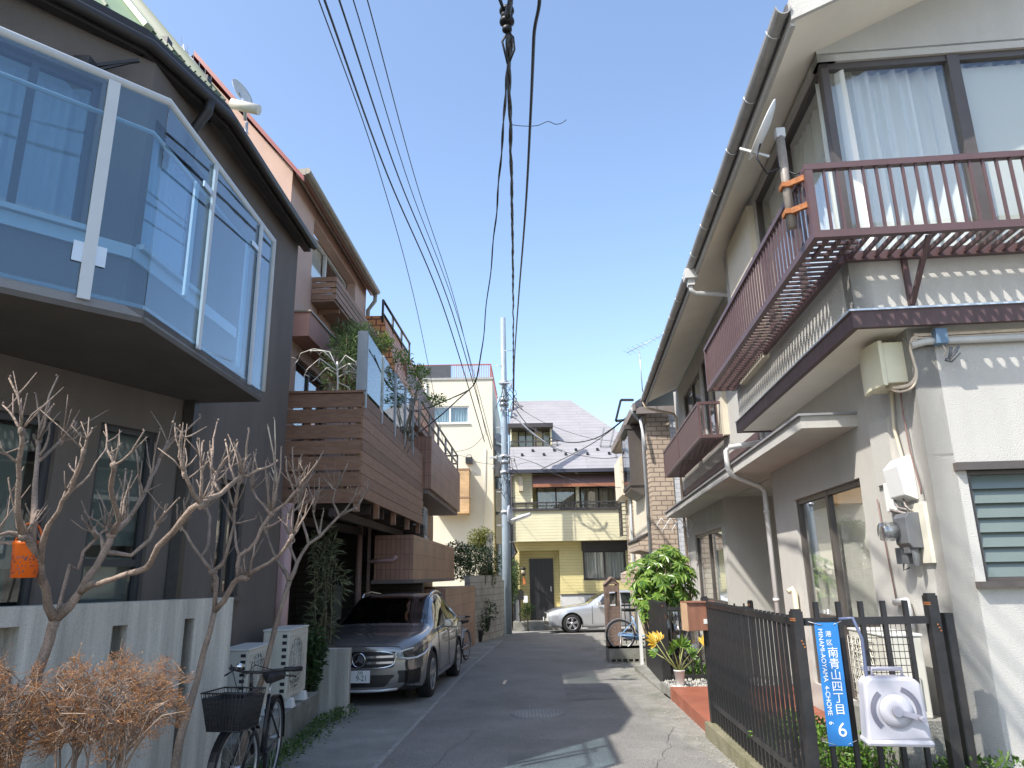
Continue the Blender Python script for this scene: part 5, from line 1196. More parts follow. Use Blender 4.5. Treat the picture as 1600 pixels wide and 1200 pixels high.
m = MB(); m.prism([(bx(15.9,-1.86),15.92),(bx(22,-1.86),22.0),(bx(22,-3.5),22.0),(bx(15.9,-3.2),15.92)], 3.48, 4.66); bb = m.build('balcony', TILEB, TB)
m = MB(); m.prism([(bx(15.9,-1.93),15.95),(bx(22,-1.93),21.95),(bx(22,-3.5),21.95),(bx(15.9,-3.2),15.95)], 3.38, 3.478); m.build('soffit', M('grey brown soffit', (.22,.18,.16), .8, .1), bb)
m = MB(); x1 = lambda y: bx(y,-1.93)
for z in (4.95,5.2): m.tube([(x1(14.6)-.6,14.6,z),(x1(14.6),14.6,z),(x1(21.95),21.95,z),(x1(21.95)-1.3,21.95,z)], .03, 6)
for k in range(6): y = 14.6+(21.95-14.6)*k/5; m.tube([(x1(y),y,4.5),(x1(y),y,5.2)], .03, 6)
m.build('railing', M('dull steel rail', (.36,.34,.31), .5, .1, metal=.4), bb)
m = MB(); m.prism([(-2.72,16.3),(bx(22.4,-2.72),22.4),(-8,22.4),(-8,16.3)], -.6, 3.4); m.prism([(-2.9,16.3),(bx(22.4,-2.9),22.4),(-8,22.4),(-8,16.3)], 3.4, 6.1); m.build('wall', TILEM, TB)
m = MB(); m.extr([(bx(16,-2.75),16.0,5.75),(bx(16,-2.75),16.0,6.35),(bx(16,-3.05),16.0,7.6),(-8,16.0,7.6),(-8,16.0,5.75)], (.2,5.2,0)); m.build('mansard_roof', TILEO, TB)
m = MB(); m.extr([(bx(16,-2.70),17.6,5.6),(bx(16,-2.70),17.6,6.9),(bx(16,-2.95),17.6,7.2),(-4,17.6,7.2),(-4,17.6,5.6)], (.16,5.0,0)); m.build('parapet', TILEM, TB)
m = MB(); 
for z in (7.62,7.95): m.tube([(-3.02,15.9,z),(-2.86,19.2,z)], .035, 6)
for k in range(4): y = 15.9+1.1*k; m.tube([(-3.02+.05*k,y,7.4),(-3.02+.05*k,y,7.95)], .03, 6)
m.build('roof_rail', BLACKM, TB)
XT = SX((-2.72,16.3,0), 1.7); 
f = window(SX((-2.70,16.3,0),1.7), .9, 2.6, 2.45, 3.32, TB, fr=BRONZE, panes=2, glass=GLASSD, inset=.0)
f = window(SX((-2.86,16.3,0),1.7), .5, 4.4, 4.3, 5.5, TB, fr=BRONZE, panes=3, glass=GLASSD, inset=-.03)
m = MB(); m.prism([(-1.62,17.2),(bx(22.5,-1.45),22.5),(-2.6,22.5),(-2.6,17.2)], -.6, 1.32); m.build('garden_wall', TILEB, TB)
m = MB(); m.tube([(-2.85,14.35,1.9),(-2.35,14.3,1.93),(-2.3,14.3,2.0)], .04, 8); m.build('drain_pipe', M('dusty pink pipe', (.4,.3,.28)), TB)
q = at(676,838,17.0); ac_unit('pale grey air conditioner standing on top of the brown tiled planter box', .8, .68, .3, (-2.28,17.5,2.40), PI/2+.03, mat=M('grey enamel', (.5,.5,.5), .5, .05))
# ================================================================ cream block of flats
WY = 31.5; wx0, wx1, wzt = -8.2, -.90, at(700,594,WY).z
WB = wthing('cream_building', 'cream painted building with red roof railing behind the hedge', 'building', (-4, 35, G(31)))
ha, hb2 = at(673,635,WY), at(733,661,WY)
m = MB(Matrix.Translation((wx0, WY, 0))); m.wall(wx1-wx0, -.6, wzt, .3, [(ha.x-wx0, hb2.x-wx0, hb2.z, ha.z)]); m.xf = None
m.poly([(wx1,WY,-.6),(wx1+.2,41,-.6),(wx1+.2,41,wzt),(wx1,WY,wzt)]); m.poly([(wx0,WY,wzt),(wx1,WY,wzt),(wx1+.2,41,wzt),(wx0,41,wzt)]); m.poly([(wx0,WY,-.6),(wx0,WY,wzt),(wx0,41,wzt),(wx0,41,-.6)])
m.build('wall', CREAMW, WB)
m = MB(); m.box(wx0-.05,wx1+.04,WY-.05,WY+.3,wzt,wzt+.1); m.build('coping', M('grey coping', (.33,.33,.31), .7, .1), WB)
f = window(Matrix.Translation((wx0,WY,0)), ha.x-wx0, hb2.x-wx0, hb2.z, ha.z, WB, fr=WWH, panes=2, curtain=MCLOTH('pale blue curtain', (.45,.6,.62)), glass=GLASSW, sill=WWH, inset=.06, fw=.07)
m = MB(); m.box(wx0+.2,wx1-.4,WY+1.4,40,0,wzt-.4); m.build('room_core', M('dim room', (.3,.28,.25)), WB)
m = MB(); y = WY+.5; z1, z2 = wzt+.86, wzt+.22
for z in (z1,z2): m.bar((-5.4,y,z),(wx1-.08,y,z),.055)
m.bar((wx1-.08,y,wzt+.05),(wx1-.08,y,z1),.065)
for z in (z1,z2): m.bar((wx1-.08,y,z),(wx1+.08,38.5,z),.055)
rr_ = m.build('roof_railing', M('red brown rail', (.33,.1,.08), .5, .1), WB)
m = MB()
for k in range(17): m.bar((-2.78+k*.106,y,z2),(-2.78+k*.106,y,z1),.02)
for k in range(12): m.bar((wx1-.07+k*.012,WY+.9+k*.5,z2),(wx1-.07+k*.012,WY+.9+k*.5,z1),.02)
m.each('bar', M('red brown rail', (.33,.1,.08)), rr_)
m = MB(); m.box(-5.4,-2.82,y-.08,y-.045,wzt+.12,z1-.02); m.build('screen', MBRICK('black mesh screen', (.03,.033,.04),(.04,.042,.05),(.09,.1,.11),.09,.06,.008,.5,.7,.2), rr_)
q = at(733,720,WY-.12); m = MB(); m.box(q.x-.15,q.x+.15,WY-.28,WY-.005,q.z-.12,q.z+.14); m.build('vent_box', BLACKM, WB)
m = MB(); m.tube([(q.x-.12,WY-.15,q.z+.14),(q.x-.08,WY-.15,q.z+.26),(q.x+.08,WY-.15,q.z+.26),(q.x+.12,WY-.15,q.z+.14)], .014, 5); m.build('vent_hood', BLACKM, WB)
a, b = at(713,735,WY-.7), at(733,802,WY-.7); m = MB(); m.box(b.x-1.4,b.x,WY-.8,WY-.005,b.z,a.z); hb = m.build('brick_bay', MBRICK('tan brick', (.55,.33,.15),(.62,.4,.2),(.4,.28,.16),.2,.06,.006,.5,.7,.3,.2), WB)
m = MB(); zc = (a.z*.35+b.z*.65); m.box(b.x-1.4,b.x+.02,WY-.82,WY-.004,zc,zc+.06); m.box(b.x-1.42,b.x+.02,WY-.82,WY-.004,a.z,a.z+.07); m.each('band', M('brown band', (.3,.18,.1), .7, .1), hb)
for pts, r in (([(758,700),(757,760),(752,900)], .02), ([(665,598),(667,640)], .055)):
    m = MB(); m.tube([at(u,v,WY-.06) for u, v in pts], r, 6); m.build('downpipe', LGREYP, WB)
for k, (u, v) in enumerate(((779,686),(779,703))):
    c = at(u, v, 33.5); o = wthing('satellite_dish', ['upper','lower'][k]+' of two small dishes on the side of the cream building', 'satellite dish', tuple(c-Vector((.2,0,.2))), 'dishes on the cream building'); m = MB(Matrix.Translation(c) @ Vector((.6,-.7,.4)).to_track_quat('Z','Y').to_matrix().to_4x4()); m.lathe([(0,0),(.15,.02),(.28,.07),(.27,.06),(.15,.0),(0,-.02)], n=20, caps=False); m.build('reflector', WHITEP, o); m = MB(); m.tube([c, c+Vector((-.4,0,-.1))], .03, 6); m.build('arm', GALV, o)
m = MB()
for v0, v1 in ((722,745),(765,800),(805,850)):
    a, b = at(776,v0,33), at(786,v1,33); m.box(wx1+.05,wx1+.4,32.8,33.4,b.z,a.z)
m.each('wall_box', M('grey wall box', (.4,.4,.4), .6, .15), WB)
# dim buildings seen in the gap behind the pole
m = MB(); m.box(-.45,.35,40,44,-.6,6.6); gb = wthing('grey_building', 'grey building glimpsed in the gap behind the utility pole', 'building', (-.05,42,-.6)); m.build('wall', M('mid grey siding', (.33,.34,.36), .8, .1), gb); m = MB(); m.box(-.6,.45,39.9,44.1,6.6,6.75); m.build('roof', BLACKM, gb)
# garden wall, hedge, pots
m = MB(); m.prism([(-1.55,22.6),(-.66,25.9),(-.5,25.85),(-1.38,22.55)], -.6, 1.62); m.prism([(-.66,25.9),(-.5,25.85),(-.42,27),(-.58,27)], -.6, 1.45)
tag(m.build('block_wall', MBRICK('grey block wall', (.3,.29,.26),(.34,.33,.29),(.2,.19,.17),.4,.2,.012,.5,.9,.5,.25)), 'weathered grey block wall below the hedge near the utility pole', 'wall')
m = MB(); q = at(765,900,25.2); m.box(q.x-.1,q.x+.1,25.1,25.3,G(25),3.0); tag(m.build('gate_post', CONC2), 'tall concrete post standing among the hedge leaves', 'post')
rnd = random.Random(21); o = wthing('hedge', 'dark leafy hedge spilling over the grey block wall', 'hedge', (-1.3,24.5,1.0)); m = MB()
for (u,v,Y,r) in ((712,862,23.5,(.35,.3,.32)),(730,870,24,(.4,.3,.4)),(748,875,24.5,(.4,.4,.5)),(722,890,23.6,(.35,.3,.35)),(765,880,25,(.35,.4,.55)),(760,905,25,(.25,.3,.4))): leaves(m, rnd, at(u,v,Y), r[0]*1.15, r[1]*1.15, r[2], 900, .085, .045, .2)
m.build('foliage', GRND, o); m = MB()
for k in range(12): a = Vector((-1.4+rnd.uniform(-.4,.7),24.6+rnd.uniform(-.6,.6),1.3)); m.tube([a, a+Vector((rnd.uniform(-.2,.2),0,.9))], [.02,.008], 5)
m.build('stem', M('plant stem', (.15,.12,.07)), o)
c = at(752,845,25.4); bush('yellow_green_shrub', 'yellow green clipped shrub rising above the dark hedge', 'shrub', (c.x,25.4,c.z), (.5,.45,.55), 2600, .075, .035, GRNY, 8, (c.x,25.5,1.2), 22, 7)
c = at(795,910,28.3); bush('green_shrub', 'dark green shrub between the utility pole and the yellow house door', 'shrub', (c.x,28.3,c.z), (.42,.4,1.0), 1800, .09, .045, GRNM, 7, (c.x,28.4,G(28)), 23, 7)
for k, (u, v, Y, w, lab) in enumerate(((745,975,23.5,.5,'dark plant pot by the foot of the grey block wall'),(757,965,24.2,.4,'raised black plant bowl with leaves near the utility pole'))):
    q = gat(u, v+30); c = at(u, v+15, Y); o = wthing('potted_shrub', lab, 'potted plant', (c.x, Y, G(Y))); m = MB(); zb = G(Y) if k == 0 else G(Y)+.35
    m.lathe([(.15,0),(.22,.33),(.24,.35),(.2,.35),(.15,.28),(0,.28)], (c.x,Y,zb), n=16); m.build('pot', M('black pot', (.03,.03,.032), .6, .2), o)
    if k: m = MB(); m.tube([(c.x,Y,G(Y)),(c.x,Y,zb)], .03, 6); m.build('stand', BLACKM, o)
    m = MB(); rnd = random.Random(40+k); leaves(m, rnd, (c.x,Y,zb+.55), .42,.3,.35, 420, .1, .045, .1); m.build('foliage', GRND, o)

# ================================================================ yellow house
YY = 29.2; YH = wthing('yellow_house', 'pale yellow sided house with lilac grey roof closing the end of the street', 'house', (2.5, 32, G(30)))
SIDE = MBRICK('pale yellow siding', (.68,.63,.42),(.69,.64,.43),(.58,.53,.34), 40, .115, .012, .5, .7, .6, .06)
SIDE2 = MBRICK('yellow siding', (.66,.57,.27),(.67,.58,.28),(.55,.465,.21), 40, .115, .012, .5, .7, .6, .06)
ROOFL = MBRICK('lilac grey roof slates', (.262,.252,.258),(.282,.271,.277),(.185,.175,.182), 6, .2, .009, .5, .8, .5, .08)
DK = M('dark brown trim', (.05,.042,.042), .5, .1)
x0, x1 = -.09, 8.5
zf = at(880,845,YY).z; zb = at(880,796,YY).z; ze = at(880,735,YY).z
m = MB(Matrix.Translation((x0,YY,0))); m.wall(x1-x0, zf, zb, .2); 
m.box(0,at(832,770,YY).x-x0,.001,.9,zb,ze); m.box(at(900.5,770,YY).x-x0,at(905,770,YY).x-x0,.05,.9,zb,ze); m.box(at(967,770,YY).x-x0,x1-x0,.05,.9,zb,ze)
m.xf = None; m.poly([(x0,YY,zf),(x0,YY,ze+.3),(x0,37,ze+.3),(x0,37,zf)][::-1]); m.build('upper_wall', SIDE, YH)
m = MB(); m.box(x0,x1,YY+.9,YY+1.1,zb,ze); m.build('balcony_back', SIDE2, YH)
YL = 29.9; L0 = at(805,900,YL).x
m = MB(Matrix.Translation((L0,YL,0))); e0, e1 = at(812,900,YL).x-L0, at(875,900,YL).x-L0; ez = at(845,860,YL).z; w0, w1 = at(911,880,YL).x-L0, at(978,880,YL).x-L0; wz0, wz1 = at(945,906,YL).z, at(945,860,YL).z; zt = at(900,928,YL).z
m.wall(x1-L0, zt, zf+.02, .25, [(e0,e1,zt,ez),(w0,w1,wz0,wz1)]); m.xf = None
m.poly([(L0,YL,-.6),(L0,YL,zf),(L0,36,zf),(L0,36,-.6)][::-1]); m.poly([(x0,YY,zf-.002),(x1,YY,zf-.002),(x1,YL+.2,zf-.002),(x0,YL+.2,zf-.002)][::-1]); m.poly([(L0+e0,YL+.55,-.6),(L0+e1,YL+.55,-.6),(L0+e1,YL+.55,ez),(L0+e0,YL+.55,ez)]); m.poly([(L0+e1,YL+.2,-.6),(L0+e1,YL+.2,ez),(L0+e1,YL+.56,ez),(L0+e1,YL+.56,-.6)]); m.poly([(L0+e0,YL+.2,ez),(L0+e0,YL+.56,ez),(L0+e1,YL+.56,ez),(L0+e1,YL+.2,ez)])
m.poly([(L0+e0,YL+.2,-.6),(L0+e0,YL+.56,-.6),(L0+e0,YL+.56,ez),(L0+e0,YL+.2,ez)])
m.build('lower_wall', SIDE2, YH)
m = MB(Matrix.Translation((L0,YL+.02,0))); m.wall(x1-L0, -.7, zt-.03, .25, [(e0,e1,-.7,zt-.03)]); m.build('plinth', M('pale plinth', (.6,.6,.58), .8, .06), YH)
m = MB(); m.box(L0+e1,x1,YL-.02,YL+.05,zt-.03,zt); m.box(L0,L0+e0,YL-.02,YL+.05,zt-.03,zt); m.build('plinth_cap', DK, YH)
a, b = at(827,873,YL+.5), at(867,968,YL+.5); m = MB(); m.box(a.x,b.x,YL+.5,YL+.548,b.z,a.z); dr = m.build('front_door', M('black door', (.028,.026,.028), .35, .2, 20, streak=.1), YH)
m = MB()
for k in range(6): x = a.x+.08+(b.x-a.x-.16)*k/5; m.box(x-.02,x+.02,YL+.485,YL+.5,b.z+.1,a.z-.12)
m.build('door_panels', M('black door', (.028,.026,.028)), dr); m = MB(); m.box(b.x-.14,b.x-.1,YL+.45,YL+.5,.95,1.15); m.build('handle', GALV, dr)
m = MB(); m.box(L0+e0-.3,L0+e1+.2,YL-.7,YL+.55,-.7,b.z-.01); m.build('door_step', CONC2, YH)
f = window(Matrix.Translation((L0,YL,0)), w0, w1, wz0, wz1, YH, fr=DK, panes=2, curtain=CURTG, glass=GLASSW, inset=-.02, fw=.07)
a, b = at(908,845,YL), at(980,860,YL); m = MB(); m.box(a.x,b.x,YL-.14,YL-.005,b.z,a.z-.02); m.build('shutter_case', DK, f)
# balcony glazing, rail, awning
for ua, ub in ((838,900),(906,966)): 
    A_, B_ = at(ua,761,YY+.6), at(ub,796,YY+.6); f = window(Matrix.Translation((A_.x,YY+.6,0)), 0, B_.x-A_.x, B_.z-.1, A_.z, YH, fr=DK, panes=2, curtain=MCLOTH('beige curtain', (.8,.72,.6)), glass=GLASSW, inset=0, fw=.05)
m = MB()
for v in (785,795.5): z = at(880,v,YY-.03).z; m.bar((x0,YY-.05,z),(at(966,v,YY).x,YY-.05,z),.05,.055 if v<790 else .09)
z0_, z1_ = at(880,795,YY).z, at(880,785,YY).z
for u in (803,822,854,884,899,933,964): x = at(u,790,YY).x; m.bar((x,YY-.05,z0_),(x,YY-.05,z1_),.035)
zm = (z0_+z1_)/2; m.bar((x0,YY-.05,zm),(at(966,790,YY).x,YY-.05,zm),.015)
m.build('balcony_rail', DK, YH)
a, b = at(832,741,YY-.1), at(966,760,YY-.1); m = MB(); m.extr([(a.x,YY+.05,a.z),(a.x,YY-.30,b.z+.07),(a.x,YY-.30,b.z),(a.x,YY+.05,a.z-.1)], (b.x-a.x,0,0)); aw = m.build('awning', M('brown awning cloth', (.2,.125,.115), .8, .1), YH)
m = MB(); m.box(a.x,b.x,YY-.31,YY-.301,b.z+.0,b.z+.13); m.build('valance', M('rust brown valance', (.32,.13,.07), .8, .2, 12), aw)
a = at(812,745,YY); m = MB(); m.box(a.x-.05,a.x+.12,YY-.25,YY,a.z-.6,a.z); m.build('downpipe_hopper', M('taupe hopper', (.5,.42,.3), .6, .1), YH)
m = MB(); m.tube([(x0-.02,YY-.06,ze),(x0-.02,YY-.06,zf),(x0+.15,YY+.3,zf-.4),(L0-.1,YL-.1,zf-.6),(L0-.1,YL-.1,-.5)], .05, 8); m.build('downpipe', M('dark pipe', (.07,.06,.06), .5, .1), YH)
# roof: front slope, ridge, right hip line
zr_ = at(840,626,33.5).z; rx = at(891,626,33.5).x; pr = at(1005,735,YY-.3)
m = MB(); ev = at(880,734,YY-.35).z
DA, DB = at(797,666,30.5), at(863,706,30.5); ya, yb = 30.2, 30.2+(DA.z-(ev+(30.2-YY+.4)*(zr_-ev)/(33.5-YY+.4)))/((zr_-ev)/(33.5-YY+.4))
def RP(x, y): return (x, y, ev+(y-YY+.4)*(zr_-ev)/(33.5-YY+.4))
def RE(y): return 6.4+(rx-6.4)*(y-YY+.4)/(33.5-YY+.4)
m.poly([RP(x0-.1,YY-.4),RP(6.4,YY-.4),RP(RE(ya),ya),RP(x0-.1,ya)]); m.poly([RP(DB.x,ya),RP(RE(ya),ya),RP(RE(yb),yb),RP(DB.x,yb)]); m.poly([RP(x0-.1,yb),RP(RE(yb),yb),RP(rx,33.5),RP(x0+.1,33.5)]); m.poly([(6.4,YY-.4,ev),(6.4,38,ev),(rx,33.5,zr_)]); m.poly([(x0-.1,YY-.4,ev),(x0+.1,33.5,zr_),(x0-.1,38,ev)]); m.poly([(x0+.1,33.5,zr_),(rx,33.5,zr_),(6.4,38,ev),(x0-.1,38,ev)])
yr = m.build('roof', ROOFL, YH)
m = MB(); m.box(x0-.15,6.4,YY-.5,YY-.38,ev-.12,ev+.02); m.build('gutter', M('navy gutter', (.05,.05,.065), .4, .1), yr)
sl_ = (zr_-ev)/(33.5-YY+.4)
m = MB()
for i in range(10):
    for (u, v) in ((816+17*i, 726 if i%2 else 729),):
        x = at(u, 727, YY+.6).x; y = YY+.35+(.35 if i%2 else .1); z = ev+(y-YY+.4)*sl_; m.box(x-.05,x+.05,y-.05,y+.05,z,z+.1)
m.each('snow_guard', BLACKM, yr)
# dormer with balcony
a, b = at(797,666,30.5), at(863,706,30.5); yd = 30.45; 
m = MB(); m.box(a.x,b.x,yd+.75,yd+.9,b.z,a.z); m.box(a.x,a.x+.06,yd,yd+.9,b.z,a.z); m.box(b.x-.06,b.x,yd,yd+.9,b.z+.3,a.z); q = at(875,709,yd-.25); m.box(a.x,q.x,yd-.25,yd+.3,q.z,at(870,700,yd-.25).z); dm = m.build('dormer', SIDE, YH)
m = MB(); m.box(a.x-.1,b.x+.05,yd-.25,yd+1.4,a.z-.12,a.z+.06); m.build('dormer_roof', DK, dm)
m = MB(); 
for v in (690,699): z = at(830,v,yd-.2).z; m.bar((a.x,yd-.22,z),(at(872,v,yd).x,yd-.22,z),.045,.05 if v<695 else .08)
for u in (799,822,836,849,870): x = at(u,695,yd).x; m.bar((x,yd-.22,at(830,699,yd).z),(x,yd-.22,at(830,690,yd).z),.03)
x = at(837,680,yd).x; m.bar((x,yd-.2,b.z),(x,yd-.2,a.z),.06); m.build('rail', DK, dm)
for ua, ub in ((809,834),(847,860)):
    A_, B_ = at(ua,673,yd+.7), at(ub,700,yd+.7); f = window(Matrix.Translation((A_.x,yd+.72,0)), 0, B_.x-A_.x, B_.z, A_.z, dm, fr=DK, panes=2 if ub-ua>20 else 1, glass=GLASSD, inset=0, fw=.05)
m = MB(); m.box(x0+.2,6,YY+1.15,36,zb,ze+.1); m.box(L0+.3,x1-.2,YL+.9,36,-.5,zf); m.build('room_core', M('dim room', (.3,.28,.25)), YH)
# dark lattice screen at the right end of the upper floor
a, b = at(966,788,YY-.2), at(984,838,YY-.2); m = MB(); 
for k in range(9): z = b.z+(a.z-b.z)*k/8; m.bar((a.x,YY-.25,z),(a.x+.02,YY-.9,z+.0),.03); m.bar((a.x,YY-.9,z),(a.x+.55,YY-.95,z),.03)
for y in (-.25,-.6,-.9): m.bar((a.x+.01,YY+y,b.z),(a.x+.01,YY+y,a.z),.04)
m.build('lattice_screen', DK, YH)
# porch lamp, name plate, letterbox
q = at(817.5,893,YL-.1); o = wthing('porch_lamp', 'black lantern lamp beside the black front door', 'lamp', (q.x,YL-.15,q.z-.2)); m = MB(); m.lathe([(.03,-.18),(.09,-.12),(.09,.08),(.13,.1),(.02,.2)], (q.x,YL-.15,q.z), n=6); m.box(q.x-.02,q.x+.02,YL-.15,YL,q.z+.14,q.z+.18); m.build('lantern', BLACKM, o)
m = MB(); m.lathe([(.092,-.1),(.092,.06)], (q.x,YL-.15,q.z), n=6); m.build('glass', M('lamp glass', (.35,.3,.2), .3, .1), o)
q = at(819,908,YL); m = MB(); m.box(q.x-.05,q.x+.05,YL-.03,YL-.002,q.z-.13,q.z+.14); m.build('name_plate', M('rust orange plate', (.5,.16,.05), .5, .2, 30), YH)
q = at(812,929,29.3); o = wthing('letterbox', 'black letterbox on a post left of the front door', 'letterbox', (q.x,29.3,G(29))); m = MB(); m.extr([(q.x-.16,29.2,q.z-.2),(q.x+.16,29.2,q.z-.2),(q.x+.16,29.2,q.z+.12),(q.x,29.2,q.z+.2),(q.x-.16,29.2,q.z+.12)], (0,.25,0)); m.build('box', BLACKM, o); m = MB(); m.box(q.x-.03,q.x+.03,29.3,29.36,G(29),q.z-.2); m.build('post', BLACKM, o)
q = at(822,970,28.9); bush('potted_shrub', 'small leafy shrub at the left foot of the yellow house door', 'shrub', (q.x+.05,29.0,.25), (.3,.25,.35), 500, .09, .04, GRNM, 5, (q.x+.05,29.0,G(29)), 51)
q = at(821,935,YL); m = MB(); m.box(q.x-.09,q.x+.09,YL-.02,YL+.018,q.z-.16,q.z+.1); m.build('meter_panel', WHITEP, YH)

# ================================================================ beige brick house on the right behind
BH = wthing('beige_house', 'beige stucco house with tan brick corners and bay window beyond the white house', 'house', (6, 23, G(22)))
QB = MBRICK('tan brick quoins', (.42,.34,.26),(.47,.38,.29),(.2,.16,.13), .3, .13, .014, .5, .8, .6, .12)
BST = M('beige stucco', (.64,.57,.44), .85, .07, 2, .3, 100)
N0 = Vector((3.80,19.9,0)); BXF = frame((N0.x+6.6*math.sin(math.radians(2.5)), N0.y+6.6*math.cos(math.radians(2.5)), 0), 182.5)   # x runs towards the camera, y into the house
m = MB(BXF); m.wall(6.6, -.6, 6.1, .2, [(3.4, 5.2, 4.2, 5.75)]); m.build('wall', BST, BH)
m = MB(); m.box(N0.x-.004,N0.x+.62,N0.y-.02,N0.y+.2,-.6,6.1); m.build('end_wall', QB, BH); m = MB(); m.box(N0.x+.622,9.5,N0.y+.01,N0.y+.2,-.6,6.1); m.build('side_wall', MBRICK('pale lap siding', (.55,.57,.6),(.58,.6,.63),(.42,.44,.47), 3.0, .12, .012, .5, .7, .5, .06), BH)
m = MB(BXF); 
for k in range(48):
    z = -.5+k*.137; w = .95 if k % 2 else .78
    if z > 5.95: break
    m.box(6.6-w,6.602,-.03,-.001,z,z+.122)
    w = .55 if k % 2 else .42; m.box(2.2-w,2.2,-.03,-.001,z,z+.122); m.box(.02,.02+w*.9,-.03,-.001,z,z+.122)
m.build('quoin_bricks', QB, BH)
m = MB(BXF); m.box(3.3,5.3,-.42,-.002,4.1,4.22); m.box(3.3,5.3,-.5,-.002,5.8,5.92); m.box(3.35,3.42,-.4,-.002,4.22,5.8); m.box(5.2,5.27,-.4,-.002,4.22,5.8); bw = m.build('bay_window', BRONZE, BH)
m = MB(BXF); m.box(3.42,5.2,-.39,-.38,4.22,5.8); m.build('pane', GLASSD, bw); m = MB(BXF); m.box(3.5,4.4,-.3,-.29,4.25,5.78); m.build('blind', WHITEP, bw)
m = MB(BXF); m.extr([(5.26,-.39,4.0),(5.26,-.39,4.1),(5.26,-.02,4.1),(5.26,-.02,3.8)], (-1.9,0,0)); m.build('sill_bracket', BRONZE, bw)
m = MB(BXF); m.box(.1,2.3,-.36,-.002,4.15,5.45); m.build('balcony', BST, BH)
m = MB(BXF); m.extr([(6.2,-.4,2.5),(6.2,-.002,2.7),(6.2,-.002,2.15),(6.2,-.4,2.2)], (-2.6,0,0)); m.build('porch_roof', QB, BH); m = MB(BXF); m.extr([(6.23,-.44,2.51),(6.23,-.002,2.74),(6.23,-.002,2.70),(6.23,-.44,2.47)], (-2.66,0,0)); m.build('porch_cap', DK, BH)
m = MB(BXF); m.extr([(2.6,-.45,1.6),(2.6,-.002,1.8),(2.6,-.002,1.25),(2.6,-.45,1.3)], (-1.4,0,0)); m.build('porch_roof', QB, BH)
m = MB(BXF); m.box(4.2,5.6,.0,.05,.2,2.1); m.build('porch_recess', BRONZE, BH) 
m = MB(BXF); m.extr([(6.95,-.34,6.02),(6.95,-.34,6.24),(6.95,2.5,8.0),(6.95,2.5,7.8)], (-7.3,0,0)); br_ = m.build('roof', M('dark slate roof', (.06,.06,.07), .6, .15, 8), BH)
m = MB(BXF); m.box(-.3,6.9,-.40,-.32,6.0,6.22); m.box(-.3,6.9,-.32,-.002,5.96,6.02); m.box(6.85,6.95,-.32,2.5,5.9,6.1); m.build('eave', M('brown grey eave', (.2,.17,.15), .6, .1), br_)
m = MB(BXF); m.tube([(6.75,-.44,6.12),(6.7,-.36,5.95),(6.3,-.1,5.75),(6.2,-.08,5.6),(6.2,-.08,-.5)], .05, 8); m.tube([(.75+1.35,-.08,5.2),(2.1,-.08,-.5)], .045, 8); m.each('downpipe', M('grey blue pipe', (.33,.36,.38), .5, .08), BH)
m = MB(BXF); m.tube([(6.55,-.1,5.9),(6.75,-.2,5.75),(6.8,-.15,5.3),(6.8,-.1,4.9)], .04, 8); m.build('conduit', LGREYP, BH)
m = MB(BXF); m.box(.5,6,.6,6,-.4,5.9); m.build('room_core', M('dim room', (.3,.28,.25)), BH)
a = at(1003,600,19.2); yagi('tv_antenna', 'fishbone television antenna on a mast above the beige house', at(1004,612,19.2), at(999,548,19.2), (at(980,551,19.2), at(1034,524,18.6)), 9, .55)
q = at(980,550,19.2); 
# wire bracket
c = [at(u,v,22.5) for u, v in ((990,625),(970,625),(962,658),(985,655))]; m = MB()
for a, b in zip(c, c[1:]): m.bar(a, b, .07)
tag(m.build('service_bracket', BLACKM), 'black steel bracket holding the service wires at the beige house eave', 'bracket')
c = [at(u,v,27.5) for u, v in ((943,670),(938,698),(958,700),(966,668))]
# ================================================================ cars
def pchip(xs, ys, x):
    n = len(xs)
    if x <= xs[0]: return ys[0]
    if x >= xs[-1]: return ys[-1]
    i = max(k for k in range(n-1) if xs[k] <= x)
    h = [xs[k+1]-xs[k] for k in range(n-1)]; d = [(ys[k+1]-ys[k])/h[k] for k in range(n-1)]
    def mm(k):
        if k == 0: return d[0]
        if k == n-1: return d[-1]
        if d[k-1]*d[k] <= 0: return 0
        w1, w2 = 2*h[k]+h[k-1], h[k]+2*h[k-1]; return (w1+w2)/(w1/d[k-1]+w2/d[k])
    t = (x-xs[i])/h[i]; a, b = mm(i), mm(i+1)
    return (1+2*t)*(1-t)**2*ys[i]+t*(1-t)**2*h[i]*a+t*t*(3-2*t)*ys[i+1]+t*t*(t-1)*h[i]*b
def crom(P, n):
    out = []; m = len(P)
    for i in range(m-1):
        p0, p1, p2, p3 = P[max(i-1,0)], P[i], P[i+1], P[min(i+2,m-1)]
        for k in range(n):
            t = k/n; out.append((tuple(.5*((2*b)+(c-a)*t+(2*a-5*b+4*c-d)*t*t+(3*b-a-3*c+d)*t**3) for a, b, c, d in zip(p0,p1,p2,p3)), i+t))
    out.append((P[-1], m-1)); return out
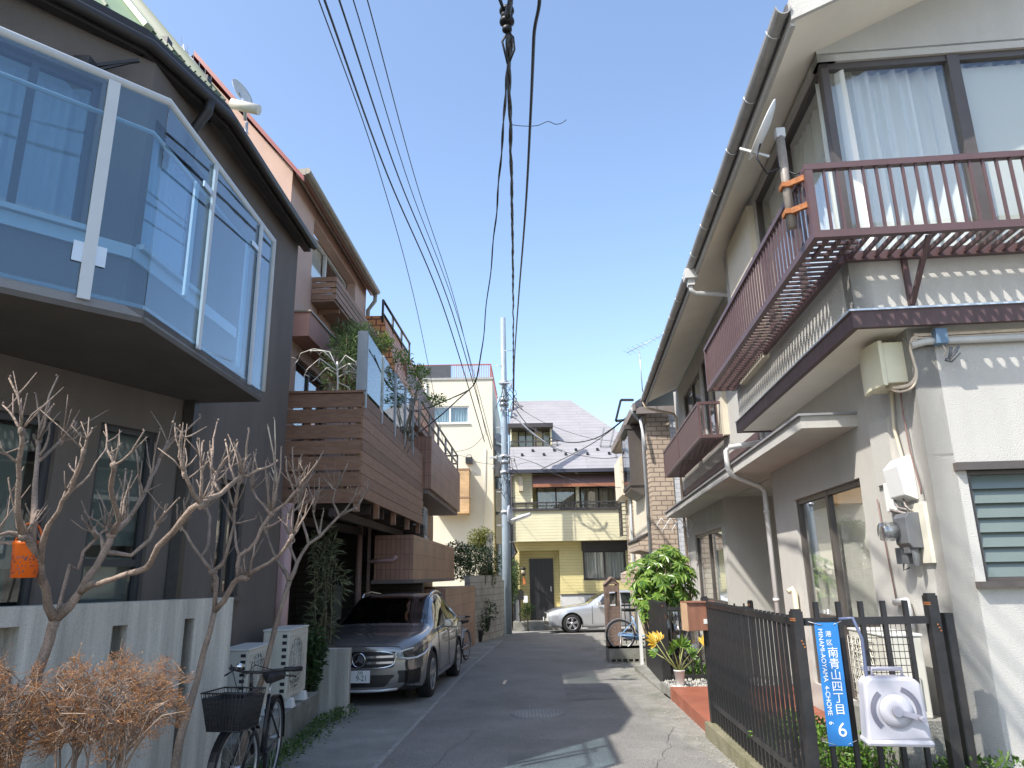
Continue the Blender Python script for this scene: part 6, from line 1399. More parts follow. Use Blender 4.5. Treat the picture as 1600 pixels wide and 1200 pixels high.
def build_car(o, st, xf_, xr_, wr, paint, classify, capcls, nx=150, bulge=.12):
    xs = [s[0] for s in st]; cols = list(zip(*st)); L = xs[-1]
    X = [L*k/nx for k in range(nx+1)]; rings = []
    for x in X:
        w, zs, zb, rw, zr_, zt = (pchip(xs, cols[k], x) for k in range(1, 7))
        P = [(w*.84,zs),(w*.965,zs+.07),(w*.995,zs+(zb-zs)*.42),(w*.985,zb-(zb-zs)*.22),(w*.945,zb),(rw,zr_),(rw*.62,zt-(zt-zr_)*.22),(0,zt)]
        rings.append([((x, y, z), q) for (y, z), q in crom(P, 9)])
    B = {}
    def mb(k): return B.setdefault(k, MB())
    M_ = len(rings[0])
    for i in range(nx):
        for j in range(M_-1):
            quad = [rings[i][j][0], rings[i+1][j][0], rings[i+1][j+1][0], rings[i][j+1][0]]; c = [sum(p[k] for p in quad)/4 for k in range(3)]; q = (rings[i][j][1]+rings[i][j+1][1])/2
            if q < 3.95 and any((c[0]-xa)**2+(c[2]-wr)**2 < (wr+.055)**2 for xa in (xf_, xr_)): continue
            k = classify(c[0], c[1], c[2], q)
            for s in (1, -1):
                pts = [(p[0], p[1]*s, p[2]) for p in quad]
                mb(k).poly(pts if s > 0 else pts[::-1], True)
    # front and rear ends
    for idx, sgn in ((0, -1), (nx, 1)):
        R = rings[idx]; n = 40
        for j in range(M_-1):
            for a in range(-n, n):
                f0, f1 = a/n, (a+1)/n
                def pt(p, f): return (p[0]+sgn*bulge*(1-f*f)*min(1, p[1]/.45), p[1]*f, p[2])
                quad = [pt(R[j][0],f0), pt(R[j][0],f1), pt(R[j+1][0],f1), pt(R[j+1][0],f0)]; c = [sum(p[k] for p in quad)/4 for k in range(3)]
                mb(capcls(c[1], c[2]) if sgn < 0 else 'body').poly(quad if sgn > 0 else quad[::-1], True)
    # weld each piece so that it shades smoothly
    def weld(m):
        key = {}; nv = []; mp = []
        for v in m.v:
            k = (round(v.x,4), round(v.y,4), round(v.z,4))
            if k not in key: key[k] = len(nv); nv.append(v)
            mp.append(key[k])
        m.v = nv; F = []; S = []
        for f, s in zip(m.f, m.sm):
            g = []
            for i in f:
                if mp[i] not in g: g.append(mp[i])
            if len(g) > 2: F.append(tuple(g)); S.append(s)
        m.f = F; m.sm = S
    for m in B.values(): weld(m)
    return B, rings, X
def wheel(o, x, y, r, side, spokes=5, turn=0):
    t = thing('tmp', None, None); bpy.data.objects.remove(t)
    T = Matrix.Translation((x, y, r)) @ Matrix.Rotation(turn, 4, 'Z')
    m = MB(T); w = .11*side; m.lathe([(r*.66,-.105),(r*.9,-.11),(r*.985,-.085),(r,-.04),(r,.04),(r*.985,.085),(r*.9,.11),(r*.66,.105)], (0,0,0), 'y', 40, False); ty = m.build('tyre', TYRE, o)
    m = MB(T); m.lathe([(r*.67,.10*side),(r*.64,.085*side),(r*.62,.03*side),(.0,.03*side)] if side > 0 else [(0,-.03),(r*.62,-.03),(r*.64,-.085),(r*.67,-.10)], (0,0,0), 'y', 40, False); m.build('rim_barrel', M('dark rim', (.05,.05,.055), .5, .1), ty)
    m = MB(T); m.torus(r*.645, .012, (0,.1*side,0), 'y', 40, 6)
    for k in range(spokes):
        a = 2*PI*k/spokes+.3
        for da in (-.13,.13):
            c0 = Vector((math.cos(a+da*2)*r*.14, .09*side, math.sin(a+da*2)*r*.14)); c1 = Vector((math.cos(a+da)*r*.63, .095*side, math.sin(a+da)*r*.63)); m.bar(c0, c1, .036, .03, up=(0,1,0))
    m.lathe([(r*.2,.05*side),(r*.19,.105*side),(0,.11*side)] if side > 0 else [(0,-.11),(r*.19,-.105),(r*.2,-.05)], (0,0,0), 'y', 18, False); m.build('rim', RIM, ty)
    return ty
def car_common(o, B, xf_, xr_, wr, W, paint, names):
    body = B['body'].build('body', paint, o)
    parts = {}
    for k, (nm, mat) in names.items():
        if k in B: parts[k] = (B[k].each(nm, mat, o) if k in ('side_window','headlight','intake','sill') else [B[k].build(nm, mat, o)])[0]
    for xa in (xf_, xr_):
        for s in (1, -1):
            m = MB(); n = 20
            for k in range(n):
                a0, a1 = PI*k/n-.15, PI*(k+1)/n-.0; R = wr+.06
                m.poly([(xa+R*math.cos(a0),s*W*.97,wr+R*math.sin(a0)),(xa+R*math.cos(a1),s*W*.97,wr+R*math.sin(a1)),(xa+R*math.cos(a1),s*W*.6,wr+R*math.sin(a1)),(xa+R*math.cos(a0),s*W*.6,wr+R*math.sin(a0))])
            m.poly([(xa+R*math.cos(2*PI*k/24),s*W*.6,wr+R*math.sin(2*PI*k/24)) for k in range(24)])
            m.build('wheel_well', BLACKP, body)
    m = MB()
    for xa in (xf_, xr_):
        for s in (1, -1):
            pts = [Vector((xa+(wr+.05)*math.cos(a), s*W*.985, wr+(wr+.05)*math.sin(a))) for a in [PI*(-.12+1.24*k/24) for k in range(25)]]; m.tube(pts, .018, 6)
    m.each('arch_trim', M('black arch trim', (.02,.02,.021), .6, .1), body)
    m = MB(); m.box(xf_+.3,xr_+.4,-W*.75,W*.75,.3,.92); m.build('cabin_floor', DARKIN, body)
    for xa in (xf_, xr_):
        for s in (1, -1): wheel(o, xa, s*(W-.115), wr, s)
    return body, parts
# ---- dark SUV under the deck
az = 4.0; ax = Vector((math.sin(math.radians(az)), math.cos(math.radians(az)), 0)); front = Vector((-2.2,11.98,0))-ax*.87
SUV = thing('parked_suv', 'dark grey compact suv parked nose out under the timber deck', 'car', (front.x, front.y, G(12.9)+.012), math.radians(90-az))
SUV.rotation_euler = (0, math.atan(SLOPE)*1.0, math.radians(90-az))
st = [(0,.66,.24,.70,.56,.79,.83),(.1,.78,.21,.74,.63,.84,.88),(.35,.875,.19,.83,.72,.91,.95),(.87,.90,.19,.92,.76,.99,1.02),(1.2,.90,.19,.97,.75,1.045,1.075),(1.6,.90,.19,.99,.69,1.24,1.28),(2.1,.90,.19,1.0,.64,1.46,1.505),(2.65,.90,.19,1.02,.64,1.50,1.555),(3.2,.90,.19,1.05,.62,1.46,1.52),(3.75,.88,.21,1.09,.58,1.31,1.37),(4.12,.86,.26,1.06,.58,1.11,1.13),(4.34,.80,.33,.96,.62,1.0,1.01),(4.42,.74,.4,.86,.58,.92,.92)]
def cls(x, y, z, q):
    ay = abs(y)
    if 1.24 < x < 2.08 and q > 5.12: return 'windscreen'
    if 3.72 < x < 4.1 and q > 5.25: return 'rear_window'
    if 4.14 < q < 4.9:
        if 1.62+(5-q)*-.22+.2*(q-4) < x < 2.36 or 2.44 < x < 3.12 or 3.18 < x < 3.62-.25*(q-4.1): return 'side_window'
    if .0 < x < .66 and .62+.17*x < z < .745+.19*x and ay > .5: return 'headlight'
    if x < .2 and .30 < z < .50-.0*x and ay > .5: return 'intake'
    if q < .9: return 'sill'
    return 'body'
def cap(y, z):
    ay = abs(y)
    if ay < .50-.28*max(0,.60-z) and .53 < z < .745: return 'grille'
    if ay < .52 and .27 < z < .44 and ay < .36+.9*(z-.27): return 'intake'
    if .55 < ay and .32 < z < .48: return 'intake'
    if .52 < ay and .62 < z < .735: return 'headlight'
    return 'body'
B, R_, X_ = build_car(SUV, st, .87, 3.57, .345, CARGREY, cls, cap)
HL = M('headlight lens', (.06,.058,.055), .1, .5, 9, coat=1); GRB = M('black grille', (.012,.012,.013), .4, .1, 10)
body, parts = car_common(SUV, B, .87, 3.57, .345, .90, CARGREY, {'windscreen': ('windscreen', GLASSC), 'rear_window': ('rear_window', GLASSC), 'side_window': ('side_window', GLASSC), 'headlight': ('headlight', HL), 'grille': ('grille', GRB), 'intake': ('air_intake', GRB), 'sill': ('sill_trim', M('black arch trim', (.02,.02,.021)))})
def fx(y, bulge=.12): return -bulge*(1-(y/.62)**2)*1.0
m = MB()
for z, h in ((.675,.03),(.595,.03)):
    for s in (1,-1):
        ys = [.10+.38*k/8 for k in range(9)]
        for a, b in zip(ys, ys[1:]): m.bar((fx(a)-.012,s*a,z+.012*a),(fx(b)-.012,s*b,z+.012*b),h,.02,up=(1,0,0))
yy = [.50*math.cos(PI*k/30) for k in range(31)]
edge = [(fx(min(.5,abs(.50*math.cos(2*PI*k/40))))-.008, .50*math.copysign(abs(math.cos(2*PI*k/40))**.5, math.cos(2*PI*k/40)), .64+.115*math.copysign(abs(math.sin(2*PI*k/40))**.6, math.sin(2*PI*k/40))) for k in range(41)]
m.tube(edge, .012, 6)
m.build('chrome_bars', CHROME, parts['grille'])
m = MB(); m.lathe([(.0,-.165),(.085,-.16),(.1,-.14),(.1,-.1)], (0,0,.64), 'x', 24); m.build('badge_disc', GRB, parts['grille'])
m = MB(); m.torus(.092, .009, (-.168,0,.64), 'x', 32, 6)
for k in range(3): a = PI/2+2*PI*k/3; m.extr([(-.166,.016*math.sin(a),.64-.016*math.cos(a)),(-.17,.09*math.cos(a),.64+.09*math.sin(a)),(-.166,-.016*math.sin(a),.64+.016*math.cos(a))], (-.012,0,0))
m.build('star_badge', CHROME, parts['grille'])
m = MB(); m.box(-.15,-.138,-.165,.165,.335,.50); PLT = m.build('number_plate', M('number plate white', (.72,.74,.74), .4, .03), SUV)
GRT = M('plate green', (.03,.12,.09), .5, .05)
RT = Euler((PI/2, 0, -PI/2)).to_matrix().to_euler()
text('330', PLT, .055, (-.1525,-.02,.468), (PI/2,0,-PI/2), GRT); text('9-21', PLT, .105, (-.1525,-.045,.395), (PI/2,0,-PI/2), GRT, sx=.85)
m = MB()
for s in (1,-1): 
    pts = [Vector((-.03,s*.55,.66)),Vector((.0,s*.675,.645)),Vector((.1,s*.785,.655)),Vector((.3,s*.855,.69)),Vector((.5,s*.885,.745)),Vector((.64,s*.898,.82))]; m.tube([p+Vector((-.015,s*.012,0)) for p in pts], .014, 6)
    m.tube([Vector((-.03,s*.55,.66)),Vector((-.02,s*.57,.745)),Vector((.1,s*.74,.785))], .012, 6)
m.each('light_strip', M('white light guide', (.75,.75,.74), .3, .02), parts['headlight'])
m = MB()
for s in (1,-1):
    for (x, y, z) in ((.16,.69,.71),(.30,.775,.755)): m.lathe([(.035,0),(.04,.012),(.0,.02)], (x-.01,s*y,z-.02), 'x', 14)
m.each('lamp', M('lamp reflector', (.6,.6,.6), .15, .2, 30, metal=.8), parts['headlight'])
for s in (1,-1):
    m = MB(); m.extr([(1.58,s*.93,1.0),(1.60,s*1.06,.99),(1.61,s*1.08,1.08),(1.60,s*1.02,1.13),(1.58,s*.93,1.11)], (.14,0,0)); m.bar((1.68,s*.88,1.0),(1.68,s*.95,1.03),.05); mi = m.build('mirror', CARGREY, SUV, .02)
m = MB()
for s in (1,-1): m.tube([(2.02,s*.60,1.47),(2.15,s*.605,1.54),(2.6,s*.605,1.58),(3.2,s*.59,1.545),(3.4,s*.57,1.48)], .02, 8)
m.each('roof_rail', CHROME, SUV)
m = MB()
for s in (1,-1):
    m.tube([(1.45,s*.895,.97),(2.0,s*.87,1.012),(2.6,s*.868,1.03),(3.2,s*.865,1.06),(3.62,s*.845,1.10),(3.4,s*.72,1.27)], .011, 6)
m.each('window_trim', CHROME, body)
m = MB()
for s in (1,-1):
    for x in (2.2,3.05): m.bar((x-.1,s*.915,.93),(x+.1,s*.918,.94),.03,.03)
m.each('door_handle', CARGREY, SUV)
m = MB()
for s in (1,-1):
    for x in (1.42,2.42,3.3): m.tube([(x,s*.903,.32),(x,s*.907,.6),(x+.0,s*.892,.85),(x+.02,s*.862,.98)], .004, 4)
    m.tube([(1.42,s*.905,.33),(3.25,s*.905,.33)], .004, 4)
m.each('door_gap', BLACKP, body)
m = MB(); m.tube([(-.06,-.55,.245),(-.11,-.3,.225),(-.125,0,.22),(-.11,.3,.225),(-.06,.55,.245)], .02, 6); m.build('bumper_strip', ALU, SUV)
# ---- silver saloon
SIL = thing('silver_car', 'silver saloon car parked across the street before the yellow house', 'car', (at(857,960,27).x, 27.85, G(27.5)+.012), math.radians(1.5))
st2 = [(0,.62,.26,.60,.52,.68,.71),(.1,.74,.21,.66,.6,.74,.78),(.35,.84,.19,.75,.70,.82,.86),(.82,.885,.18,.84,.74,.90,.94),(1.4,.885,.18,.89,.72,.98,1.01),(1.75,.885,.18,.91,.64,1.17,1.21),(2.2,.885,.18,.92,.57,1.36,1.405),(2.8,.885,.18,.93,.56,1.395,1.45),(3.4,.885,.18,.94,.55,1.32,1.375),(3.9,.88,.18,.95,.56,1.09,1.13),(4.2,.86,.2,.94,.6,1.0,1.04),(4.5,.8,.25,.89,.6,.95,.98),(4.6,.74,.32,.8,.58,.88,.88)]
def cls2(x, y, z, q):
    ay = abs(y)
    if 1.46 < x < 2.16 and q > 5.12: return 'windscreen'
    if 3.4 < x < 3.95 and q > 5.2: return 'rear_window'
    if 4.14 < q < 4.9 and (1.66+.45*(q-4) < x < 2.55 or 2.63 < x < 3.5-.1*(q-4)): return 'side_window'
    if x < .62 and .58+.14*x < z < .70+.2*x and ay > .48: return 'headlight'
    return 'body'
def cap2(y, z):
    ay = abs(y)
    if ay < .40 and .50 < z < .68: return 'grille'
    if ay < .6 and .27 < z < .40: return 'intake'
    if .46 < ay and .57 < z < .67: return 'headlight'
    return 'body'
B, R_, X_ = build_car(SIL, st2, .82, 3.58, .325, CARSILV, cls2, cap2, 110)
body, parts = car_common(SIL, B, .82, 3.58, .325, .885, CARSILV, {'windscreen': ('windscreen', GLASSC), 'rear_window': ('rear_window', GLASSC), 'side_window': ('side_window', GLASSC), 'headlight': ('headlight', M('clear headlight', (.5,.52,.54), .12, .3, 9, coat=1)), 'grille': ('grille', GRB), 'intake': ('air_intake', GRB)})
m = MB()
for z in (.54,.59,.64): m.bar((-.135,-.36,z),(-.135,.36,z),.02,.02)
m.build('chrome_bars', CHROME, parts['grille'])
m = MB(); m.box(-.16,-.145,-.165,.165,.40,.52); m.build('number_plate', M('number plate white', (.72,.74,.74)), SIL)
for s in (1,-1):
    m = MB(); m.extr([(1.72,s*.92,.94),(1.74,s*1.05,.94),(1.74,s*1.06,1.05),(1.72,s*.92,1.05)], (.13,0,0)); m.build('mirror', CARSILV, SIL, .02)
m = MB()
for s in (1,-1):
    for x in (1.55,2.6): m.tube([(x,s*.889,.3),(x,s*.893,.55),(x,s*.878,.8),(x+.02,s*.85,.92)], .006, 4)
m.each('door_gap', BLACKP, body)
# ================================================================ bicycles
def bicycle(name, label, loc, rotz, frame_m, fender_m, basket=True, steer=0.0, guard=None, seatm=None):
    """forward is local -y"""
    o = thing(name, label, 'bicycle', loc, rotz); r = .325; SP = M('spoke steel', (.45,.46,.47), .35, .1, metal=.6)
    S = Matrix.Translation((0,-.42,.75)) @ Matrix.Rotation(steer, 4, 'Z') @ Matrix.Translation((0,.42,-.75))
    for nm, y, T in (('front_wheel', -.54, S), ('rear_wheel', .54, None)):
        m = MB(T); m.torus(r-.018, .019, (0,y,r), 'x', 36, 8); w = m.build('wheel', TYRE, o)
        m = MB(T); m.torus(r-.042, .010, (0,y,r), 'x', 36, 6); m.lathe([(.02,-.04),(.02,.04)], (0,y,r), 'x', 10); m.build('rim', SP, w)
        m = MB(T)
        for k in range(18): a = 2*PI*k/18; m.tube([((-.03 if k%2 else .03),y+.02*math.cos(a),r+.02*math.sin(a)),(0,y+(r-.045)*math.cos(a+.2),r+(r-.045)*math.sin(a+.2))], .0018, 3, False)
        m.build('spokes', SP, w)
        m = MB(T); a0, a1 = (20, 175) if nm == 'rear_wheel' else (40, 190)
        if nm == 'rear_wheel': a0, a1 = -10, 150
        pts = [(0, y+(r+.025)*math.cos(math.radians(a)), r+(r+.025)*math.sin(math.radians(a))) for a in range(a0, a1+1, 10)]
        for p, q in zip(pts, pts[1:]): m.bar(p, q, .055, .006)
        m.build('mudguard', fender_m, o)
    m = MB(); bb = (0,.12,.28); m.tube([(0,-.37,.72),(0,-.25,.45),(0,.0,.31),bb], .018, 8); m.tube([(0,-.38,.62),(0,-.2,.36),bb], .016, 8); m.tube([bb,(0,.27,.72)], .017, 8)
    for s in (1,-1): m.tube([(s*.02,.25,.6),(s*.05,.54,r)], .009, 6); m.tube([(s*.02,.14,.28),(s*.05,.54,r)], .011, 6)
    m.tube([(0,-.36,.56),(0,-.40,.8)], .024, 8); m.build('frame', frame_m, o)
    m = MB(S)
    for s in (1,-1): m.tube([(s*.02,-.36,.60),(s*.05,-.40,.56),(s*.05,-.54,r)], .011, 6)
    m.tube([(0,-.40,.8),(0,-.42,.98)], .013, 8); m.build('fork', frame_m, o)
    m = MB(S); m.tube([(-.29,-.22,.985),(-.2,-.33,.99),(-.06,-.42,.98),(.06,-.42,.98),(.2,-.33,.99),(.29,-.22,.985)], .012, 8); hb = m.build('handlebar', GALV if basket != 'black' else BLACKM, o)
    m = MB(S)
    for s in (1,-1): m.tube([(s*.22,-.31,.99),(s*.31,-.19,.982)], .019, 8)
    m.each('grip', BLACKP, hb)
    m = MB(S)
    for s in (1,-1): m.tube([(s*.19,-.36,.985),(s*.24,-.37,.955),(s*.31,-.28,.935)], .007, 5); m.tube([(s*.17,-.37,.99),(s*.1,-.55,1.05),(s*.03,-.6,.95),(0,-.5,.7)], .004, 5)
    m.build('brake_lever', BLACKM, hb)
    m = MB(S); m.lathe([(.0,-.01),(.025,0),(.03,.02),(.02,.04),(0,.045)], (-.13,-.38,1.0), 'z', 12); m.build('bell', CHROME, hb)
    m = MB(); m.tube([(0,.27,.72),(0,.31,.82)], .013, 8); m.build('seat_post', GALV, o)
    m = MB(); m.extr([(-.09,.48,.82),(-.1,.42,.83),(-.03,.22,.82),(0,.17,.81),(.03,.22,.82),(.1,.42,.83),(.09,.48,.82)], (0,0,.06)); m.build('saddle', seatm or BLACKP, o, .02)
    if guard: m = MB(); m.extr([(.06,.05,.33),(.06,.22,.35),(.06,.56,.37),(.06,.6,.32),(.06,.56,.28),(.06,.2,.21),(.06,.06,.22)], (.03,0,0)); m.build('chain_guard', guard, o, .01)
    m = MB(); m.tube([(.05,.12,.28),(.06,.05,.14),(.11,.05,.14)], .01, 6); m.tube([(-.05,.12,.28),(-.06,.2,.42),(-.11,.2,.42)], .01, 6); m.box(.09,.17,.02,.08,.125,.15); m.build('pedal', BLACKM, o)
    m = MB(); m.tube([(-.05,.54,r),(-.16,.6,.01)], .009, 6); m.build('kickstand', GALV, o)
    if basket:
        bm = BLACKM if basket == 'black' else GALV; m = MB(S); t, b = .175, .13; z0, z1 = .62, .88; y0, y1 = -.50, -.80
        def P(f, z): k = (z-z0)/(z1-z0); hw = b+(t-b)*k; yy0 = y0+.0*k; yy1 = (y1+.04)-(.04)*k; return [(-hw,yy0,z),(hw,yy0,z),(hw,yy1,z),(-hw,yy1,z)]
        for k in range(8): q = P(0, z0+(z1-z0)*k/7); [m.tube([q[i], q[(i+1)%4]], .006 if k in (0,7) else .0028, 5) for i in range(4)]
        lo, hi = P(0,z0), P(0,z1)
        for i in range(4):
            for k in range(11): f = k/11; a = Vector(lo[i]).lerp(Vector(lo[(i+1)%4]), f); c = Vector(hi[i]).lerp(Vector(hi[(i+1)%4]), f); m.tube([a, c], .0028, 4)
        for k in range(9): f = k/8; m.tube([Vector(lo[0]).lerp(Vector(lo[1]),f), Vector(lo[3]).lerp(Vector(lo[2]),f)], .0028, 4)
        bk = m.build('basket', bm, o)
        if basket == 'black':
            m = MB(S); q, w = P(0,z0+.01), P(0,z1-.03)
            for i in range(4): m.poly([Vector(q[i])*.985+Vector((0,-.01,0)), Vector(q[(i+1)%4])*.985+Vector((0,-.01,0)), Vector(w[(i+1)%4])*.985+Vector((0,-.01,0)), Vector(w[i])*.985+Vector((0,-.01,0))])
            m.build('liner', M('black mesh liner', (.02,.02,.021), .8, .3, 60), bk)
    return o
hb = zat(385,1046,.90); fw = Vector((.10,-1.0,0)).normalized(); rz = math.atan2(fw.x, -fw.y); 
bp = Vector((hb.x+.06, hb.y, 0))-fw*.34; bz = G(bp.y)
bk = bicycle('bicycle', 'black city bicycle with black wire basket standing beside the slotted concrete wall', (bp.x, bp.y, bz+.01), rz, M('black gloss frame', (.015,.015,.017), .25, .1), M('black gloss frame', (.015,.015,.017)), 'black', steer=-.28)
m = MB(); m.box(-.06,.06,-.68,-.56,.72,.9); pk = m
q = gat(728,1022); bicycle('bicycle', 'silver bicycle with wire basket parked beyond the dark car', (-1.28,17.0,G(17)+.01), math.radians(-12), M('silver frame', (.5,.52,.55), .35, .05, metal=.4), GALV, True, steer=.1)
a = at(970,994,16.75); bz = at(970,1016.5,16.75).z
BL = M('pale blue frame', (.2,.34,.55), .35, .06)
bicycle('bicycle', 'pale blue bicycle standing on the concrete block footing', (a.x+.54, 16.75, bz), math.radians(90), BL, M('pale blue guard', (.3,.38,.5), .3, .05, metal=.3), True, guard=BL)
m = MB(); m.prism([(2.78,16.46),(5,16.46),(5,17.08),(2.78,17.08)], G(17)-.1, bz-.005); tag(m.build('concrete_base', CONC2), None, None, kind='structure')
# ================================================================ utility pole
PB = gat(793,989); PY = 27.3; pb = at(793,988,PY); pt_ = at(786,497,PY); o = wthing('utility_pole', 'blue grey steel utility pole with step bolts left of the yellow house', 'utility pole', (pb.x, PY, G(PY)))
m = MB(); m.lathe([(.165,G(PY)-.1),(.155,3),(.13,7),(.105,pt_.z),(.0,pt_.z+.02)], (pb.x,PY,0), n=20); m.build('shaft', POLE, o)
def pz(v): return at(790,v,PY).z
m = MB()
for k in range(13): z = 2.8+k*.62; s = -1 if k%2 else 1; m.tube([(pb.x,PY-.1,z),(pb.x+s*.34,PY-.1,z)], .012, 4)
m.each('step_bolt', GALV, o)
m = MB()
for v in (598,625,632,713,722,738,800): z = pz(v); m.lathe([(.19,z-.05),(.19,z+.05)], (pb.x,PY,0), n=18)
m.bar((pb.x-.6,PY-.05,pz(715)),(pb.x+.35,PY-.2,pz(713)),.06); m.bar((pb.x-.2,PY-.2,pz(600)),(pb.x+.4,PY-.2,pz(600)),.05)
m.each('band', GALV, o)
rnd = random.Random(31)
for k in range(3): pass
m = MB()
for (u, v) in ((776,715),(803,718),(798,603),(806,625),(797,640),(783,640),(771,730)):
    c = at(u, v, PY-.2); m.lathe([(.02,-.07),(.06,-.05),(.035,-.02),(.06,.01),(.035,.04),(.05,.07),(0,.09)], c, n=10)
m.each('insulator', M('grey porcelain', (.35,.33,.31), .3, .15, 20), o)
m = MB()
for k in range(16):
    a = at(786+rnd.uniform(-2,10), rnd.choice((600,610,620,715,730,745)), PY-.2); pts = [a]
    for j in range(4): pts.append(pts[-1]+Vector((rnd.uniform(-.3,.35), rnd.uniform(-.1,.1), rnd.uniform(-.5,.2))))
    m.tube(pts, .012, 4)
m.tube([(pb.x+.17,PY-.1,pz(640)),(pb.x+.19,PY-.1,pz(760)),(pb.x+.19,PY-.1,pz(985))], .018, 5)
m.build('loose_wires', CABLE, o)
a, b = at(801,812,PY-.3), at(829,803,PY-.5); sl = wthing('street_lamp', 'grey tubular street lamp bracketed to the utility pole', 'street lamp', tuple(a)); m = MB(); m.tube([a, a.lerp(b,.5), b], [.05,.075,.06], 8); m.build('housing', LGREYP, sl); m = MB(); m.tube([(pb.x,PY,a.z-.05), a], .03, 6); m.build('arm', GALV, sl)
m = MB(); m.tube([a+Vector((.1,0,-.06)), b+Vector((-.05,0,-.07))], .03, 6); m.build('lamp_cover', M('lamp cover', (.7,.7,.68), .3, .03), sl)
c = at(796,804,PY-.1); o = wthing('road_mirror', 'grey round road mirror seen edge on behind the utility pole', 'road mirror', tuple(c)); m = MB(Matrix.Translation(c+Vector((.05,.1,0))) @ Vector((.97,-.25,.05)).to_track_quat('Z','Y').to_matrix().to_4x4()); m.lathe([(0,.05),(.25,.03),(.36,0),(.36,-.04),(.25,-.02),(0,-.01)], n=28, caps=False); m.build('disc', M('grey enamel disc', (.45,.47,.5), .4, .1), o); m = MB(); m.tube([c+Vector((.05,.1,0)), (pb.x,PY,c.z)], .03, 6); m.build('arm', GALV, o)
# ================================================================ wires
def wire(label, pix, r, cat='cable', name='overhead_cable', strands=0, group=None, mat=None, seed=0, back=None):
    P = [at(*p) for p in pix]
    if back: a = P[0]; b = Vector(back); P = [b, b.lerp(a,.4)+Vector((0,0,-.25)), b.lerp(a,.75)+Vector((0,0,-.2))] + P
    P = spline(P); m = MB()
    if strands:
        rnd = random.Random(seed)
        for s in range(strands):
            ph = rnd.uniform(0,6.28); q = []; l = 0
            for k, p in enumerate(P):
                if k: l += (P[k]-P[k-1]).length
                a = ph+l*(3+s*.4); q.append(p+Vector((math.cos(a)*r*.55, 0, math.sin(a)*r*.55)))
            m.tube(q, r*.55, 6)
    else: m.tube(P, r, 6)
    return tag(m.build(name, mat or CABLE), label, cat, group)
OV = 'black cables over the middle of the street'
wire('thick twisted black cable running overhead along the street to the utility pole', [(792,-40,5.2),(793,30,6.0),(795,110,7.2),(798,220,9.2),(801,380,13.5),(802,500,19),(802,600,26.2),(802,640,27.2)], .028, strands=4, group=OV, seed=1, back=(-1.9,-.6,8.3))
wire('black cable right of the thick one, nearly parallel to it', [(838,-40,5.4),(834,60,6.4),(829,180,8.2),(821,330,11.5),(810,470,17),(804,560,23),(803,610,27)], .019, group=OV, back=(-1.9,-.6,8.1))
wire('black service cable curving down left to the brown tiled house', [(794,40,6.2),(791,130,7.6),(784,230,9.6),(772,370,12.6),(760,480,14.6),(751,560,16.2),(744,592,16.8),(730,610,17.0),(700,625,16.6),(672,636,16.2),(648,642,15.8)], .02, strands=2, group=OV, seed=2, back=(-1.9,-.6,8.2))
wire('black service cable forking off low to the timber deck corner', [(752,550,16.15),(745,590,16.7),(737,605,16.9),(715,625,16.7),(690,648,16.2),(660,672,15.8),(638,690,15.4)], .016, group=OV)
m = MB(); c = at(792,30,6.0)
for k, (r, h) in enumerate(((.05,-.12),(.075,-.03),(.06,.04),(.075,.1))): m.lathe([(r*.6,h-.03),(r,h-.015),(r,h+.015),(r*.6,h+.03)], c, n=12)
m.tube([c+Vector((-.03,0,-.1)), c+Vector((.06,.02,-.2)), c+Vector((.07,.05,-.32)), c+Vector((.02,.1,-.42))], .012, 6); m.tube([c+Vector((.03,0,-.1)), c+Vector((-.05,.02,-.25)), c+Vector((0,.1,-.45))], .012, 6)
tag(m.build('cable_joint', CABLE), 'black cable clamp bundle on the thick overhead cable near the top', 'cable clamp')
wire('thin curly wire end sticking out from the overhead cable', [(800,195,8.6),(820,197,8.6),(840,196,8.6),(856,190,8.6),(868,194,8.6),(878,192,8.6),(885,187,8.6)], .005)
LG = 'wires crossing the sky on the left'
end = [(770,730,26.5),(780,742,27),(776,726,27),(786,735,27.1),(781,729,27.1)]
for k, (u0, Y0, mid, e, r, lab) in enumerate(((496,7.5,(590,260,13),(697,715,30.8),.009,'thin wire leftmost of the five crossing the sky'),(505,7.5,(606,275,13.2),(757,690,26),.016,'thick dark wire second from left over the street'),(528,7.5,(622,275,13.2),(768,702,26.4),.014,'thick dark wire third from left over the street'),(550,7.5,(640,290,13.6),(772,706,26.6),.009,'thin wire second from right of the sky wires'),(572,7.5,(652,290,13.8),(760,680,26.6),.009,'thin wire rightmost of the five crossing the sky'))):
    wire(lab, [(u0-14,-40,Y0-.6),(u0+2,0,Y0),mid,(e[0]-(e[0]-mid[0])*.42,e[1]-(e[1]-mid[1])*.5,19),e], r, group=LG, back=(-2.6+.25*k,-.6,9.9))
wire('pair of drooping wires from the cream building wall to the pole', [(690,714,31.2),(720,712,30),(745,722,28.5),(775,726,27.0)], .01)
wire('wire from the lower brown balcony railing up to the pole', [(655,745,18),(690,712,22),(735,700,25),(757,680,26.5)], .008)
SV = 'service wires to the beige house'
